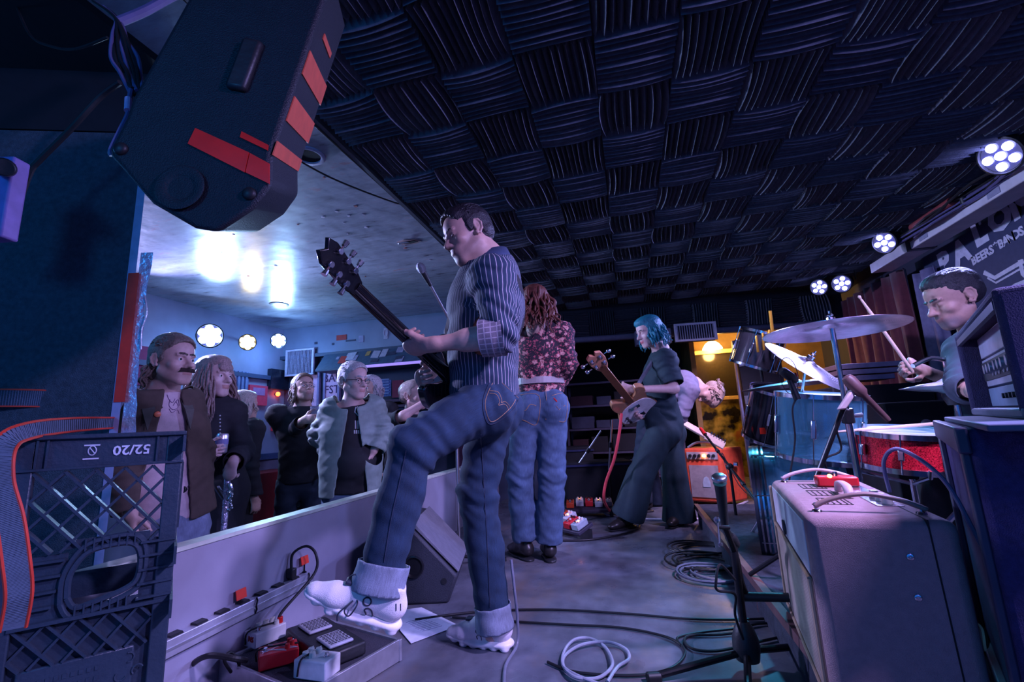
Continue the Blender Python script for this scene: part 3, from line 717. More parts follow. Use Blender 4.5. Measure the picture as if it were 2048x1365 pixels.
# white cushioned running shoes
SHW = mat('shoe_knit', (.82, .76, .78), .7, 0, .08, 20, bump=.3, bs=500); SHS = mat('shoe_foam', (.85, .80, .80), .45); SHD = mat('shoe_dark', (.03, .035, .06), .6)
def shoe(P, heel, toe, up, L=.30, W=.054, ankle=None, m=None, ms=None, runner=True, name='shoe', label=None, h=.055, lace=None, res=.005, collar=True):
    heel, toe, up = V(heel), V(toe), V(up).normalized(); f = (toe - heel).normalized(); up = (up - f * up.dot(f)).normalized(); s_ = f.cross(up)
    def q(x, y, z): return heel + f * (x * L) + s_ * y + up * z
    F = Fld(); zz = .028
    F.cone(q(.12, 0, zz + .035), q(.45, 0, zz + .035), .038, .038, .02); F.cone(q(.45, 0, zz + .03), q(.72, .0, zz + .017), .036, .030, .03, fl=up, q=1.0)
    F.cone(q(.68, 0, zz + .012), q(.88, .002, zz + .008), .038, .030, .03, fl=up, q=1.45)
    F.cone(q(.14, 0, zz + .04), q(.2, 0, zz + h + .035), .036, .038, .02)
    if collar: F.cone(q(.2, 0, zz + h + .025), q(.16, 0, zz + h + .09), .027, .032, .006, sub=True)
    F.wr(q(.75, 0, .05), .08, f, 120, .0012, 0, 1)
    o = F.build(name, m, P.root, res)
    if label: o['label'] = label
    F = Fld()
    if runner:
        F.cone(q(.10, 0, .02), q(.5, 0, .018), .040, .042, .02, fl=up, q=2.4); F.cone(q(.5, 0, .018), q(.88, .002, .026), .043, .032, .02, fl=up, q=2.6)
        for i in range(6):
            x = .06 + i * .155
            for sy in (-1, 1): F.ell(q(x, sy * (.022 if i < 5 else .012), .008 + (.008 if i > 4 else 0)), (.018, .016, .011), Matrix((f, s_, up)), .004)
    else:
        F.cone(q(.10, 0, .012), q(.5, 0, .008), .038, .040, .02, fl=up, q=4); F.cone(q(.5, 0, .008), q(.88, .002, .008), .042, .032, .02, fl=up, q=4)
        F.cone(q(.06, 0, .0), q(.22, 0, .0), .03, .034, .02, fl=up, q=2.5)
    so_ = F.build('sole', ms, o, res)
    # laces
    mb = MB()
    for i in range(4):
        x = .42 + .08 * i; z = zz + .071 - .011 * i
        mb.tube(spline([q(x, -.024, z - .01), q(x + .02, 0, z + .006), q(x + .04, .024, z - .012)], 5), .0023, 5); mb.tube(spline([q(x, .024, z - .01), q(x + .02, 0, z + .008), q(x + .04, -.024, z - .012)], 5), .0023, 5)
    if lace:
        for ln in lace: mb.tube(spline([q(*p) for p in ln], 6), .0022, 5)
    mb.build('laces', SHD if runner else BLACKF, o)
    if runner:
        mb = MB(); mb.box(q(.5, 0, zz + .062), (.09, .03, .012), f, s_); mb.build('tongue', SHD, o, bevel=.004)
    return o, q
ht = D(792, 1262, 1.34); tt = D(598, 1198, 1.30)
hb = Zp(1022, 1300, .0); tb = Zp(893, 1282, .0)
sh1, q1 = shoe(P, ht, tt, cv(.25, 1, -.15), L=(tt - ht).length, m=SHW, ms=SHS, label='white running shoe raised on the pedal', lace=[[(.5, -.03, .07), (.55, -.052, .055), (.60, -.058, .03), (.58, -.058, .01)], [(.5, -.03, .07), (.47, -.055, .065), (.5, -.062, .035), (.56, -.062, .045), (.52, -.05, .07)], [(.5, .0, .11), (.6, -.01, .118), (.64, .0, .10)]])
sh2, q2 = shoe(P, hb, tb, (0, 0, 1), L=(tb - hb).length, m=SHW, ms=SHS, label='white running shoe flat on the floor')
for o_, t_, pts in ((sh1, (735, 1210), 1), (sh2, (957, 1267), 2)):
    T = bvh(o_); k = 1 if pts == 1 else .62; cx, cy = t_
    mb = MB()
    ring = [(cx - 1 * k + 8 * k * cos(a), cy - 6 * k + 8 * k * sin(a)) for a in [i * 2 * pi / 14 for i in range(15)]]
    arc = [(cx - 3 * k, cy + 19 * k), (cx - 6 * k, cy + 10 * k), (cx + 1 * k, cy + 7 * k), (cx + 8 * k, cy + 12 * k), (cx + 10 * k, cy + 22 * k)]
    for ln in (ring, dense(arc, 4), [(cx - 8 * k, cy - 9 * k), (cx - 3 * k, cy - 15 * k)]):
        q = project(T, ln, .0012)
        if len(q) > 2: mb.tube(q, .0021 * (1 if pts == 1 else .8), 5)
    if pts == 1:
        for dx in (57, 66): 
            q = project(T, [(cx + dx, cy - 2), (cx + dx, cy + 4), (cx + dx, cy + 12)], .001)
            if len(q) > 2: mb.tube(q, .0015, 4)
    if mb.v: mb.build('side_emblem', SHD, o_)
# ================================================================ the other people
FA = -.55
def figure(label, hp, d, face, floor, body=None, S=1., over=None, kd=1., group='people in the audience', up=(0, 0, 1), shut=0, skin=(.5, .31, .25), lip=(.46, .22, .19),
           hairc=(.04, .03, .02), fem=0, res=.01, hres=.005, smile=0, shouldw=.19, hipw=.085, legs=True, hands=('r', 'r'), arms=(.045, .036, .026), finish=True, brow=1, thick=1., paint=None):
    d *= kd; S *= kd; over = {k: (v if isinstance(v, V) else (v[0], v[1], v[2] * kd)) for k, v in (over or {}).items()}
    c = D(hp[0], hp[1], d); f = V((body or face)); f.z = 0; f.normalize(); r = f.cross(V((0, 0, 1)))     # the figure's right
    P = Person('person', label, group, V((c.x, c.y, floor)))
    P.head(c, face, up, S, fem=fem, shut=shut, smile=smile, res=hres, brow=brow)
    z = V((0, 0, 1)); nb = c - z * .155 * S - f * .035 * S
    J = dict(nb=nb, SL=nb - r * shouldw * S - z * .055 * S, SR=nb + r * shouldw * S - z * .055 * S, che=nb - z * .19 * S, wai=nb - z * .38 * S, pel=nb - z * .54 * S)
    J['HL'] = nb - z * .62 * S - r * hipw * S; J['HR'] = nb - z * .62 * S + r * hipw * S
    kz = floor + .5 * S; az = floor + .1 * S
    for sd, sg in (('L', -1), ('R', 1)):
        J['K' + sd] = V((J['H' + sd].x, J['H' + sd].y, kz)) + r * .03 * sg; J['A' + sd] = V((J['H' + sd].x, J['H' + sd].y, az)) + r * .05 * sg - f * .02
        J['E' + sd] = J['S' + sd] - z * .29 * S + r * .03 * sg - f * .03; J['W' + sd] = J['E' + sd] - z * .24 * S + f * .06
    for k, v in (over or {}).items(): J[k] = D(*v) if not isinstance(v, V) else v
    for sd, sg in (('L', -1), ('R', 1)):
        if over and 'W' + sd in over: pass
    P.J = J; P.f = f; P.r = r; P.S = S; B = P.B; t = thick
    B.cone(c - z * .07 * S - f * .02 * S, J['nb'], .052 * S * (1 - .12 * fem), .058 * S * (1 - .12 * fem), .03); B.cone(J['nb'], J['che'], .06, .11, .05); B.cone(J['che'], J['pel'], .108, .088, .05, fl=f, q=1.35)
    B.cone(J['SL'], J['SR'], .045 * S, .045 * S, .04)
    for sd, sg in (('L', -1), ('R', 1)):
        P.limb([J['S' + sd], J['E' + sd], J['W' + sd]], [a * S for a in arms])
        if legs: P.limb([J['H' + sd], J['K' + sd], J['A' + sd]], [.07, .048, .036]); B.cone(J['pel'], J['H' + sd], .09, .08, .04)
    P.skin, P.lip, P.hairc, P.res = skin, lip, hairc, res
    return P
def relaxed(P, sd, d=None, n=None, **kw):
    W, E = P.J['W' + sd], P.J['E' + sd]; dd = V(d) if d is not None else W - E
    n = V(n) if n is not None else (P.r * (1 if sd == 'L' else -1))
    side = kw.pop('side', None)
    if side is None: side = 1 if dd.normalized().cross(n).dot(P.f) > 0 else -1
    P.hand(W, dd, n, side, P.S * kw.pop('S', 1.), **kw)
def done(P): return P.finish(P.skin, P.lip, P.hairc, P.res)
def dress(P, m, off=.012, sl=(.98, .98), **kw):
    J = P.J; S = P.S; kw.setdefault('fw', P.f); kw.setdefault('w', tuple(q * S for q in (.150, .140, .160, .10)))
    return top(P, J['pel'], J['wai'], J['che'], J['nb'], J['SL'], J['SR'], J['EL'], J['ER'], J['WL'], J['WR'], off=off, sl=sl, m=m, **kw)
def pants(P, m, **kw):
    J = P.J; kw.setdefault('fw', P.f); kw.setdefault('waist', J['pel'] + V((0, 0, .02))); kw.setdefault('hip', .092 * P.S)
    return trousers(P, J['HL'], J['HR'], J['KL'], J['KR'], J['AL'], J['AR'], m=m, **kw)
def boots(P, m=None, ms=None, label=None, dirs=None, L=.28, **kw):
    for i, sd in enumerate('LR'):
        a = P.J['A' + sd]; f = (dirs[i] if dirs else P.f); h = V((a.x, a.y, P.root.location.z)) - f * .06
        shoe(P, h, h + f * L, (0, 0, 1), L=L, m=m or mat('shoe_leather', (.02, .018, .018), .35), ms=ms or BLACKP, runner=False, label=label, res=.009, **kw)
def front_open(P, w0, w1, ztop, zbot):
    o = npv(P.J['che']); f = npv(P.f); r = npv(P.r)
    def fn(c):
        v = c - o; a = np.clip((ztop - c[:, 2]) / (ztop - zbot), 0, 1); return (v @ f > .02) & (np.abs(v @ r) < w0 + (w1 - w0) * a)
    return fn
def locks(P, n, L, seed=1, a0=.9, out=.05, wave=.012, r0=.085, top=.05, ends=.02, rear=1.0, zvar=.05):
    rnd = random.Random(seed); res = []
    for i in range(n):
        sg = -1 if i % 2 else 1; a = a0 + (pi - a0) * rnd.random() ** rear          # angle from the face
        ln = L * rnd.uniform(.75, 1.1); z0 = top + rnd.uniform(-zvar, .03); ph = rnd.uniform(0, 6.3); pts = []
        for k in range(8):
            t = k / 7; rr = r0 * (.82 + .25 * min(1, t * 2.2)) + out * t + wave * sin(ph + t * 9) * min(1, t * 3)
            x = sg * sin(a + .12 * sin(ph * 2 + t * 6)) * rr * .9; y = cos(a) * rr - .015 - ends * t
            pts.append(P.hw(x, y, z0 - ln * t + (.02 * sin(pi * min(1, t * 4)) if t < .25 else 0)))
        res.append(pts)
    return res
SHORT = [((0, -.02, .045), (.084, .102, .085)), ((0, .02, .07), (.074, .078, .062)), ((0, -.055, -.0), (.073, .062, .06)), ((.074, .012, .012), (.008, .02, .03)), ((-.074, .012, .012), (.008, .02, .03)),
         ((0, .088, .03), (.072, .062, .058), True), ((0, .045, -.07), (.1, .075, .085), True), ((.085, -.008, -.03), (.02, .022, .04), True), ((-.085, -.008, -.03), (.02, .022, .04), True)]
BOB = [((0, -.02, .045), (.088, .105, .09)), ((.05, -.03, -.03), (.045, .07, .10)), ((-.05, -.03, -.03), (.045, .07, .10)), ((0, -.06, -.05), (.075, .05, .09)), ((0, .02, .085), (.07, .075, .045)),
       ((0, .10, .005), (.062, .075, .062), True), ((0, .07, -.07), (.058, .08, .08), True)]
DEN1 = denim('washed_denim', (.065, .11, .19)); DEN2 = denim('light_denim', (.22, .28, .42)); DEN3 = denim('audience_denim', (.07, .12, .20))
BLKC = cloth('black_cotton', (.014, .015, .02))

# ---- singer in the floral shirt, seen from behind
P = figure('person with wavy auburn hair in a floral shirt, back to the camera', (1068, 612), 2.90, cv(-.25, -.05, .97), 0., group='people on the stage', S=1.0, fem=.6, hres=.006,
           over=dict(SL=(1050, 672, 2.93), SR=(1122, 668, 2.86), che=(1088, 692, 2.90), wai=(1084, 742, 2.9), pel=(1083, 778, 2.9), EL=(1030, 735, 2.98), ER=(1136, 728, 2.85), WL=(1015, 738, 3.18), WR=(1122, 762, 2.98),
                     HL=(1056, 812, 2.9), HR=(1105, 812, 2.86), KL=(1040, 950, 2.86), KR=(1104, 950, 2.82), AL=(1050, 1078, 2.86), AR=(1098, 1082, 2.82)))
relaxed(P, 'L', bx=True); relaxed(P, 'R', bx=True); done(P)
lk = locks(P, 130, .22, 4, a0=.9, out=.065, wave=.020, ends=.0, top=.06)
hairmesh(P, BOB, (.16, .05, .035), res=.007, locks=lk, lr=.010, label='wavy auburn shoulder-length hair')
MF = cloth('floral_print', (.03, .02, .025)); nt = MF.node_tree; N = nt.nodes; L = nt.links
tc = node(MF, 'ShaderNodeTexCoord')
def flowers(scale, thr, c0, c1, seed):
    mp = node(MF, 'ShaderNodeMapping'); mp.inputs['Location'].default_value = (seed, seed * 2, seed); L.new(tc.outputs['Object'], mp.inputs[0])
    nz = node(MF, 'ShaderNodeTexNoise'); nz.inputs['Scale'].default_value = scale * 2.2; L.new(mp.outputs[0], nz.inputs['Vector'])
    ad = node(MF, 'ShaderNodeMix', data_type='RGBA'); ad.blend_type = 'ADD'; ad.inputs[0].default_value = .03; L.new(mp.outputs[0], ad.inputs[6]); L.new(nz.outputs['Color'], ad.inputs[7])
    vo = node(MF, 'ShaderNodeTexVoronoi'); vo.inputs['Scale'].default_value = scale; vo.inputs['Randomness'].default_value = .9; L.new(ad.outputs[2], vo.inputs['Vector'])
    rp = ramp(MF, [(0, c1), (.12, c0), (.24, c1), (thr, c0), (thr + .02, (0, 0, 0))]); L.new(vo.outputs['Distance'], rp.inputs[0]); return rp, vo
r1, v1 = flowers(26, .36, (.42, .12, .14), (.75, .42, .36), .3); r2, v2 = flowers(60, .34, (.45, .06, .10), (.6, .16, .18), 1.7)
m1 = node(MF, 'ShaderNodeMix', data_type='RGBA'); m1.blend_type = 'LIGHTEN'; m1.inputs[0].default_value = 1; L.new(r1.outputs[0], m1.inputs[6]); L.new(r2.outputs[0], m1.inputs[7])
m2 = node(MF, 'ShaderNodeMix', data_type='RGBA'); m2.blend_type = 'LIGHTEN'; m2.inputs[0].default_value = 1; m2.inputs[7].default_value = (.028, .02, .03, 1); L.new(m1.outputs[2], m2.inputs[6]); L.new(m2.outputs[2], N['Mix'].inputs[6])
dress(P, MF, res=.009, cutn=.03, w=(.135, .135, .165, .10), wr=1.2, hem=-.0, label='black shirt printed with red and pink flowers')
pants_s2, _ = pants(P, DEN1, res=.008, hip=.098, th=.098, kn=.082, hem=.082, wr=1.2, waist=D(1083, 762, 2.9), label='washed blue jeans')
boots(P, label='black leather boot', dirs=[cv(-.5, 0, .86), cv(-.1, 0, 1)])
b = MB(); pts = []
J = P.J; wc = D(1083, 763, 2.9)
for i in range(40): a = 2 * pi * i / 40; pts.append(wc + P.r * cos(a) * .148 + P.f * sin(a) * .112)
vs = []; n = 40
for p in pts: o_ = (p - wc).normalized() * .004; vs += [p + V((0, 0, -.02)), p + V((0, 0, .02)), p + o_ + V((0, 0, .02)), p + o_ + V((0, 0, -.02))]
b.add(vs, [(4 * i + k, 4 * i + (k + 1) % 4, (4 * ((i + 1) % n)) + (k + 1) % 4, (4 * ((i + 1) % n)) + k) for i in range(n) for k in range(4)])
b.build('belt', mat('belt_leather', (.35, .30, .30), .4), P.root)['label'] = 'pale leather belt'
T = bvh(pants_s2); th_ = mat('tan_thread', (.42, .22, .10), .7)
for nm, lines in (('back_pocket', [[(1037, 791), (1078, 792), (1074, 848), (1050, 842), (1034, 836)], [(1040, 812), (1050, 822), (1060, 810), (1072, 812)]]), ('back_pocket', [[(1104, 792), (1133, 790), (1131, 840), (1118, 843)], [(1112, 812), (1118, 820), (1130, 811)]]), ('centre_seam', [[(1091, 768), (1093, 800), (1092, 840)]])):
    mb = MB()
    for ln in lines:
        q = project(T, dense(ln, 5) if len(ln) > 3 else ln, .0015)
        if len(q) > 2: mb.tube(q, .0016, 4)
    if mb.v: mb.build(nm, th_, P.root)
q = project(T, [(1108, 797), (1114, 804)], .002)
if len(q) == 2: MB().tube(q, .004, 4).build('pocket_tab', REDP, P.root)['label'] = 'small red tab'

# ---- bass player with teal hair
TEAL = (.02, .22, .28)
P = figure('woman with teal bobbed hair in dark jumpsuit playing a white bass guitar', (1298, 663), 3.62, cv(-.88, -.28, -.22), 0., group='people on the stage', S=.98, fem=1, hres=.005, body=cv(-.93, 0, -.2), skin=(.62, .42, .38), lip=(.5, .12, .14), hairc=(.1, .08, .08),
           over=dict(nb=(1322, 700, 3.66), SL=(1330, 722, 3.52), SR=(1322, 722, 3.82), che=(1322, 752, 3.66), wai=(1320, 800, 3.66), pel=(1328, 846, 3.66), EL=(1348, 778, 3.42), WL=(1268, 779, 3.38), ER=(1305, 800, 3.86), WR=(1285, 822, 3.62),
                     HL=(1322, 868, 3.58), HR=(1335, 868, 3.76), KL=(1282, 950, 3.54), KR=(1348, 955, 3.66), AL=(1256, 1030, 3.56), AR=(1358, 1040, 3.60)), shut=1)
P.hand(P.J['WL'], D(1240, 775, 3.40) - P.J['WL'], cv(-.15, .4, .9), 1, .95, curl=(45, 45, 30), thumb=(1., .15), res=.005)
P.hand(P.J['WR'], D(1268, 838, 3.55) - P.J['WR'], cv(0, 0, -1), 1, .95, curl=(35, 40, 30), thumb=(.7, .4), res=.005)
done(P)
lk = locks(P, 70, .16, 7, a0=.75, out=.03, wave=.016, ends=.0, top=.05)
hairmesh(P, [((0, -.02, .045), (.090, .106, .09)), ((.055, -.015, -.025), (.04, .065, .08)), ((-.055, -.015, -.025), (.04, .065, .08)), ((0, -.06, -.03), (.075, .05, .08)), ((0, .02, .085), (.07, .08, .045)), ((0, .105, -.005), (.055, .08, .062), True), ((0, .07, -.07), (.055, .08, .07), True)],
         TEAL, res=.006, locks=lk, lr=.010, label='wavy teal bob')
MJS = cloth('jumpsuit', (.010, .030, .042), .75, bs=300)
dress(P, MJS, res=.008, sl=(.42, .42), w=(.13, .118, .145, .09), arm=(.075, .07, .05), wr=1.5, hem=.0, q=1.25, name='jumpsuit_top', label='dark teal button-up bodice with wide sleeves')
F = Fld(); J = P.J
F.cone(J['wai'] + V((0, 0, .0)), J['pel'], .128, .155, .05, fl=P.r, q=1.15)
for H, K, A, sg in ((J['HL'], J['KL'], J['AL'], 1), (J['HR'], J['KR'], J['AR'], 2)):
    F.cone(H, K, .112, .098, .03); F.cone(K, A, .098, .130, .02); F.ell(H - P.f * .055, [.10] * 3, None, .06)
    for k in range(4): F.wr(K.lerp(A, k / 3), .17, (P.r + P.f * .3 * sg), 48, .008, k + sg, .6)
    F.wr(H, .2, (K - H) + P.f, 45, .005, sg, 2)
def kp(c):
    k = np.ones(len(c), bool)
    for A, K in ((J['AL'], J['KL']), (J['AR'], J['KR'])): d_ = npv((A - K).normalized()); v = c - npv(A); k &= ~((v @ d_ > .005) & (np.linalg.norm(v, axis=1) < .2))
    return k
F.build('wide_trousers', MJS, P.root, .009, keepf=kp, uv=True)['label'] = 'wide-legged dark teal trousers'
boots(P, dirs=[cv(-.85, 0, -.5), cv(-.6, 0, -.75)], L=.27)
bt = MB(); a_ = J['WL'].lerp(J['EL'], .1); bt.cyl(a_ - (J['EL'] - J['WL']).normalized() * .012, a_ + (J['EL'] - J['WL']).normalized() * .012, .033, .034, 20); bt.build('watch_strap', BLACKP, P.root)

# ---- second guitarist bent double behind the bass player
P = figure('fair-haired guitarist bent double beside the orange amplifier', (1418, 785), 4.25, cv(-.62, -.75, -.1), 0., group='people on the stage', S=1.02, up=cv(.75, -.62, -.1), hres=.006, body=cv(-.95, 0, .1), hairc=(.2, .13, .08),
           over=dict(nb=(1388, 768, 4.3), SL=(1380, 782, 4.12), SR=(1372, 760, 4.45), che=(1362, 778, 4.3), wai=(1325, 790, 4.3), pel=(1300, 820, 4.3), EL=(1362, 832, 4.08), WL=(1352, 868, 4.15), ER=(1345, 830, 4.45), WR=(1345, 868, 4.4),
                     HL=(1296, 838, 4.2), HR=(1296, 838, 4.4), KL=(1282, 920, 4.15), KR=(1300, 925, 4.4), AL=(1290, 1005, 4.15), AR=(1312, 1008, 4.4)))
relaxed(P, 'L', D(1368, 872, 4.2) - P.J['WL'], curl=(50, 50, 30)); relaxed(P, 'R'); done(P)
hairmesh(P, SHORT[:6] + [((0, .07, -.05), (.07, .06, .07), True), ((0, .06, .085), (.06, .05, .04))], (.42, .30, .24), res=.007, locks=locks(P, 50, .07, 3, a0=.3, out=.02, top=.07, zvar=.03), lr=.007, strand=.004, fr=260, label='tousled fair hair')
dress(P, cloth('grey_shirt', (.16, .15, .22)), res=.011, sl=(.9, .9), hem=-.02); pants(P, cloth('dark_trousers', (.02, .035, .06)), res=.011, waist=P.J['pel']); boots(P)

# ---- drummer
P = figure('man with slicked dark hair and grey goatee drumming behind the amplifier head', (1908, 598), 2.05, cv(-.97, -.33, .22), .15, group='people on the stage', S=1.0, shut=1, hres=.0036, body=cv(-.9, 0, -.3), legs=False, hairc=(.03, .03, .035), up=cv(-.12, 1, 0),
           over=dict(nb=(1958, 660, 2.12), SL=(1935, 705, 1.98), SR=(1975, 700, 2.4), che=(1985, 745, 2.2), wai=(1995, 830, 2.25), pel=(2000, 900, 2.3), EL=(1930, 775, 1.82), WL=(1990, 800, 1.60), ER=(1918, 770, 2.35), WR=(1848, 742, 2.12),
                     HL=(1985, 915, 2.2), HR=(1985, 915, 2.5), KL=(1890, 925, 2.1), KR=(1880, 925, 2.45), AL=(1880, 1050, 2.1), AR=(1850, 1050, 2.5)))
P.limb([P.J['HL'], P.J['KL'], P.J['AL']], [.08, .055, .04]); P.limb([P.J['HR'], P.J['KR'], P.J['AR']], [.08, .055, .04])
P.hand(P.J['WR'], D(1816, 722, 2.08) - P.J['WR'], cv(-.3, -.5, .8), 1, 1.02, curl=(62, 62, 40), thumb=(.7, .5), res=.004)
relaxed(P, 'L', curl=(60, 60, 40))
for q in ((0, .09, -.09), (.03, .07, -.09), (-.03, .07, -.09)): P.B.paint.append((P.hw(*q), (.046, .044, .034), (.20, .18, .20), .85, .8))
P.B.paint.append((P.hw(0, .105, -.052), (.032, .022, .009), (.10, .085, .10), .95, .5)); P.B.paint.append((P.hw(0, .1, -.066), (.02, .02, .007), (.42, .18, .17), .9, .4))
done(P)
hairmesh(P, [((0, -.02, .05), (.084, .104, .088)), ((0, .02, .09), (.068, .068, .046)), ((0, -.055, .01), (.074, .06, .06)), ((0, .10, .03), (.07, .058, .055), True), ((0, .045, -.075), (.1, .075, .085), True), ((.085, -.008, -.03), (.02, .024, .05), True), ((-.085, -.008, -.03), (.02, .024, .05), True)],
         (.025, .028, .035), res=.0045, strand=.0022, fr=300, label='slicked-back dark hair', locks=combed(P, 110, 3, .005), lr=.004)
dress(P, cloth('drummer_shirt', (.05, .07, .10)), res=.009, sl=(.62, .62)); pants(P, BLKC, res=.012, waist=P.J['pel']); boots(P)

# ---- the audience, left of the stage edge
P = figure('smiling moustached man in brown jacket with an orange badge, beside the crate', (346, 722), 2.25, cv(.97, -.02, -.25), FA, body=cv(.8, 0, -.6), S=1.0, hres=.004, smile=1, hairc=(.05, .035, .03), skin=(.58, .38, .34),
           over=dict(nb=(325, 782, 2.28), SR=(280, 815, 2.18), SL=(366, 808, 2.36), che=(325, 862, 2.26), wai=(338, 955, 2.25), pel=(348, 1020, 2.25), ER=(252, 925, 2.12), WR=(262, 1030, 2.05), EL=(398, 905, 2.42), WL=(388, 1045, 2.35), HR=(335, 1050, 2.2), HL=(372, 1050, 2.3), KR=(330, 1180, 2.2), KL=(395, 1180, 2.3)))
relaxed(P, 'L', curl=(30, 30, 20)); relaxed(P, 'R', bx=False)
for q in ((0, .09, -.08), (.04, .055, -.075), (-.04, .055, -.075)): P.B.paint.append((P.hw(*q), (.04, .04, .035), (.25, .15, .13), .5, .8))
done(P)
mst = MB()
for i in range(40):
    x = -.03 + .06 * i / 39; mst.tube([P.hw(x, .103 - abs(x) * .25, -.046 + .002 * (i % 2)), P.hw(x * 1.15, .112 - abs(x) * .3, -.052), P.hw(x * 1.32, .106 - abs(x) * .4, -.062)], .0026, 5)
mst.build('moustache', mat('moustache_hair', (.035, .022, .02), .6), P.root)['kind'] = 'stuff'
lk = locks(P, 44, .13, 9, a0=1.9, out=.01, wave=.012, ends=.02, top=-.01, zvar=.04)
hairmesh(P, SHORT + [((0, -.075, -.045), (.06, .045, .06))], (.16, .12, .10), res=.0055, locks=lk + combed(P, 110, 2, .008), lr=.0065, strand=.002, label='swept-back brown mullet')
TEE = cloth('pale_tee', (.62, .48, .52)); JKT = cloth('brown_jacket', (.085, .06, .05))
inner, _ = dress(P, TEE, off=.008, res=.009, sl=(.3, .3), name='tee_shirt', hem=.02, cutn=-.02)
jk, _ = dress(P, JKT, off=.030, res=.008, hem=.03, w=(.150, .150, .165, .10), open_=front_open(P, .035, .11, P.J['nb'].z, P.J['pel'].z), name='jacket', wr=1.2, arm=(.048, .044, .038), label='dark brown jacket hanging open', cutn=-.005)
pants(P, DEN2, res=.010, hip=.10, kn=.085, hem=.09)
T = bvh(inner); mb = MB()
for ln in ([(334, 790), (338, 800), (345, 806), (350, 798)], [(340, 800), (338, 812), (346, 820), (356, 815), (352, 804)], [(346, 812), (350, 806), (356, 800), (358, 812)], [(338, 818), (344, 826), (354, 820), (358, 828)]):
    q = project(T, dense(ln, 4), .0012)
    if len(q) > 2: mb.tube(q, .0014, 4)
if mb.v: mb.build('shirt_drawing', mat('print_ink', (.12, .06, .16), .8), inner)
T = bvh(jk); q = project(T, [(315, 829)], .003)
if q: MB().lathe([(.0001, .005), (.010, .0045), (.0135, .002), (.0135, -.003)], q[0], (CAM - q[0]).normalized() * .4 + P.f * .6, 20).build('badge', mat('badge', (.75, .20, .10), .3), P.root, smooth=40)['label'] = 'round orange badge'
# lapels
for sg in (-1, 1):
    o_ = P.J['nb']; mb = MB(); pts = [(.055, .0, .02), (.10, .035, -.02), (.105, .115, -.10), (.085, .15, -.20), (.06, .135, -.10), (.045, .06, -.02)]
    pts = [o_ + P.r * sg * x + P.f * y + V((0, 0, z)) for x, y, z in pts]; mb.add(pts + [p + P.f * .006 + V((0, 0, .001)) for p in pts], [(0, 1, 2, 3, 4, 5), (11, 10, 9, 8, 7, 6)] + [(i, (i + 1) % 6, 6 + (i + 1) % 6, 6 + i) for i in range(6)])
    mb.build('lapel', cloth('jacket_collar', (.10, .10, .09)), P.root)

P = figure('long-haired woman in black coat holding a silver can beside moustached man', (428, 754), 2.62, cv(.97, -.02, -.25), FA, body=cv(.6, 0, -.8), kd=1.1, S=.96, hres=.004, fem=1, hairc=(.2, .13, .1), skin=(.62, .42, .4), shouldw=.165,
           over=dict(SR=(396, 822, 2.58), SL=(464, 826, 2.64), che=(430, 862, 2.6), wai=(432, 930, 2.6), pel=(435, 985, 2.6), ER=(372, 905, 2.52), WR=(404, 903, 2.38), EL=(486, 905, 2.58), WL=(466, 925, 2.42)))
P.hand(P.J['WR'], D(430, 903, 2.60) - P.J['WR'], cv(.1, .1, 1), 1, .93, curl=(50, 40, 25), thumb=(.9, .6), res=.0042)
P.hand(P.J['WL'], D(460, 948, 2.64) - P.J['WL'], cv(-.2, -.2, 1), -1, .93, curl=(60, 50, 30), thumb=(.5, .6), res=.0042)
done(P); HAN = P
lk = locks(P, 170, .34, 12, a0=.75, out=.06, wave=.026, ends=-.03, top=.05, rear=1.3)
hairmesh(P, BOB + [((0, .085, .05), (.05, .02, .03))], (.30, .20, .19), res=.006, locks=lk, lr=.0085, label='long wavy light-brown hair with a fringe')
COAT = cloth('black_coat', (.022, .022, .03)); GLS = mat('glass', (.9, .95, 1), .05, 0, 0, tr=1)
F = Fld(); J = P.J; dress(P, COAT, off=.024, res=.009, hem=.02, wr=1.2, w=(.13, .12, .14, .08), arm=(.045, .04, .034), name='coat_top')
F.cone(J['wai'], J['pel'], .15, .17, .05, fl=P.f, q=1.3); F.cone(J['pel'], (J['KL'] + J['KR']) / 2 + V((0, 0, -.12)), .17, .20, .05, fl=P.f, q=1.3)
for k in range(4): F.wr(J['pel'] + V((0, 0, -.2 * k)), .2, P.r, 40, .004, k * .6, .7)
zc = ((J['KL'] + J['KR']) / 2).z - .13
F.build('coat_skirt', COAT, P.root, .011, keepf=lambda c: c[:, 2] > zc)
pants(P, mat('pale_trousers', (.5, .5, .55), .8), res=.012, hem=.06, hip=.08, th=.08); boots(P)
mb = MB()
for k in range(7): mb.ball(D(440, 832 + k * 7, 2.62), .0045, 8)
mb.build('button', mat('button_pearl', (.6, .6, .65), .2), P.root)['kind'] = 'stuff'

P = figure('blonde person in a dark jacket standing behind the long-haired woman', (489, 812), 3.6, cv(.5, 0, .86), FA, S=.93, res=.012, hres=.007, hairc=(.4, .3, .2), fem=1)
relaxed(P, 'L', res=.006); relaxed(P, 'R', res=.006); done(P)
hairmesh(P, BOB, (.42, .34, .30), res=.008, strand=.003, locks=locks(P, 30, .1, 5), lr=.007, label='blonde hair cut short')
dress(P, BLKC, off=.022, res=.011); pants(P, BLKC, res=.012); boots(P)

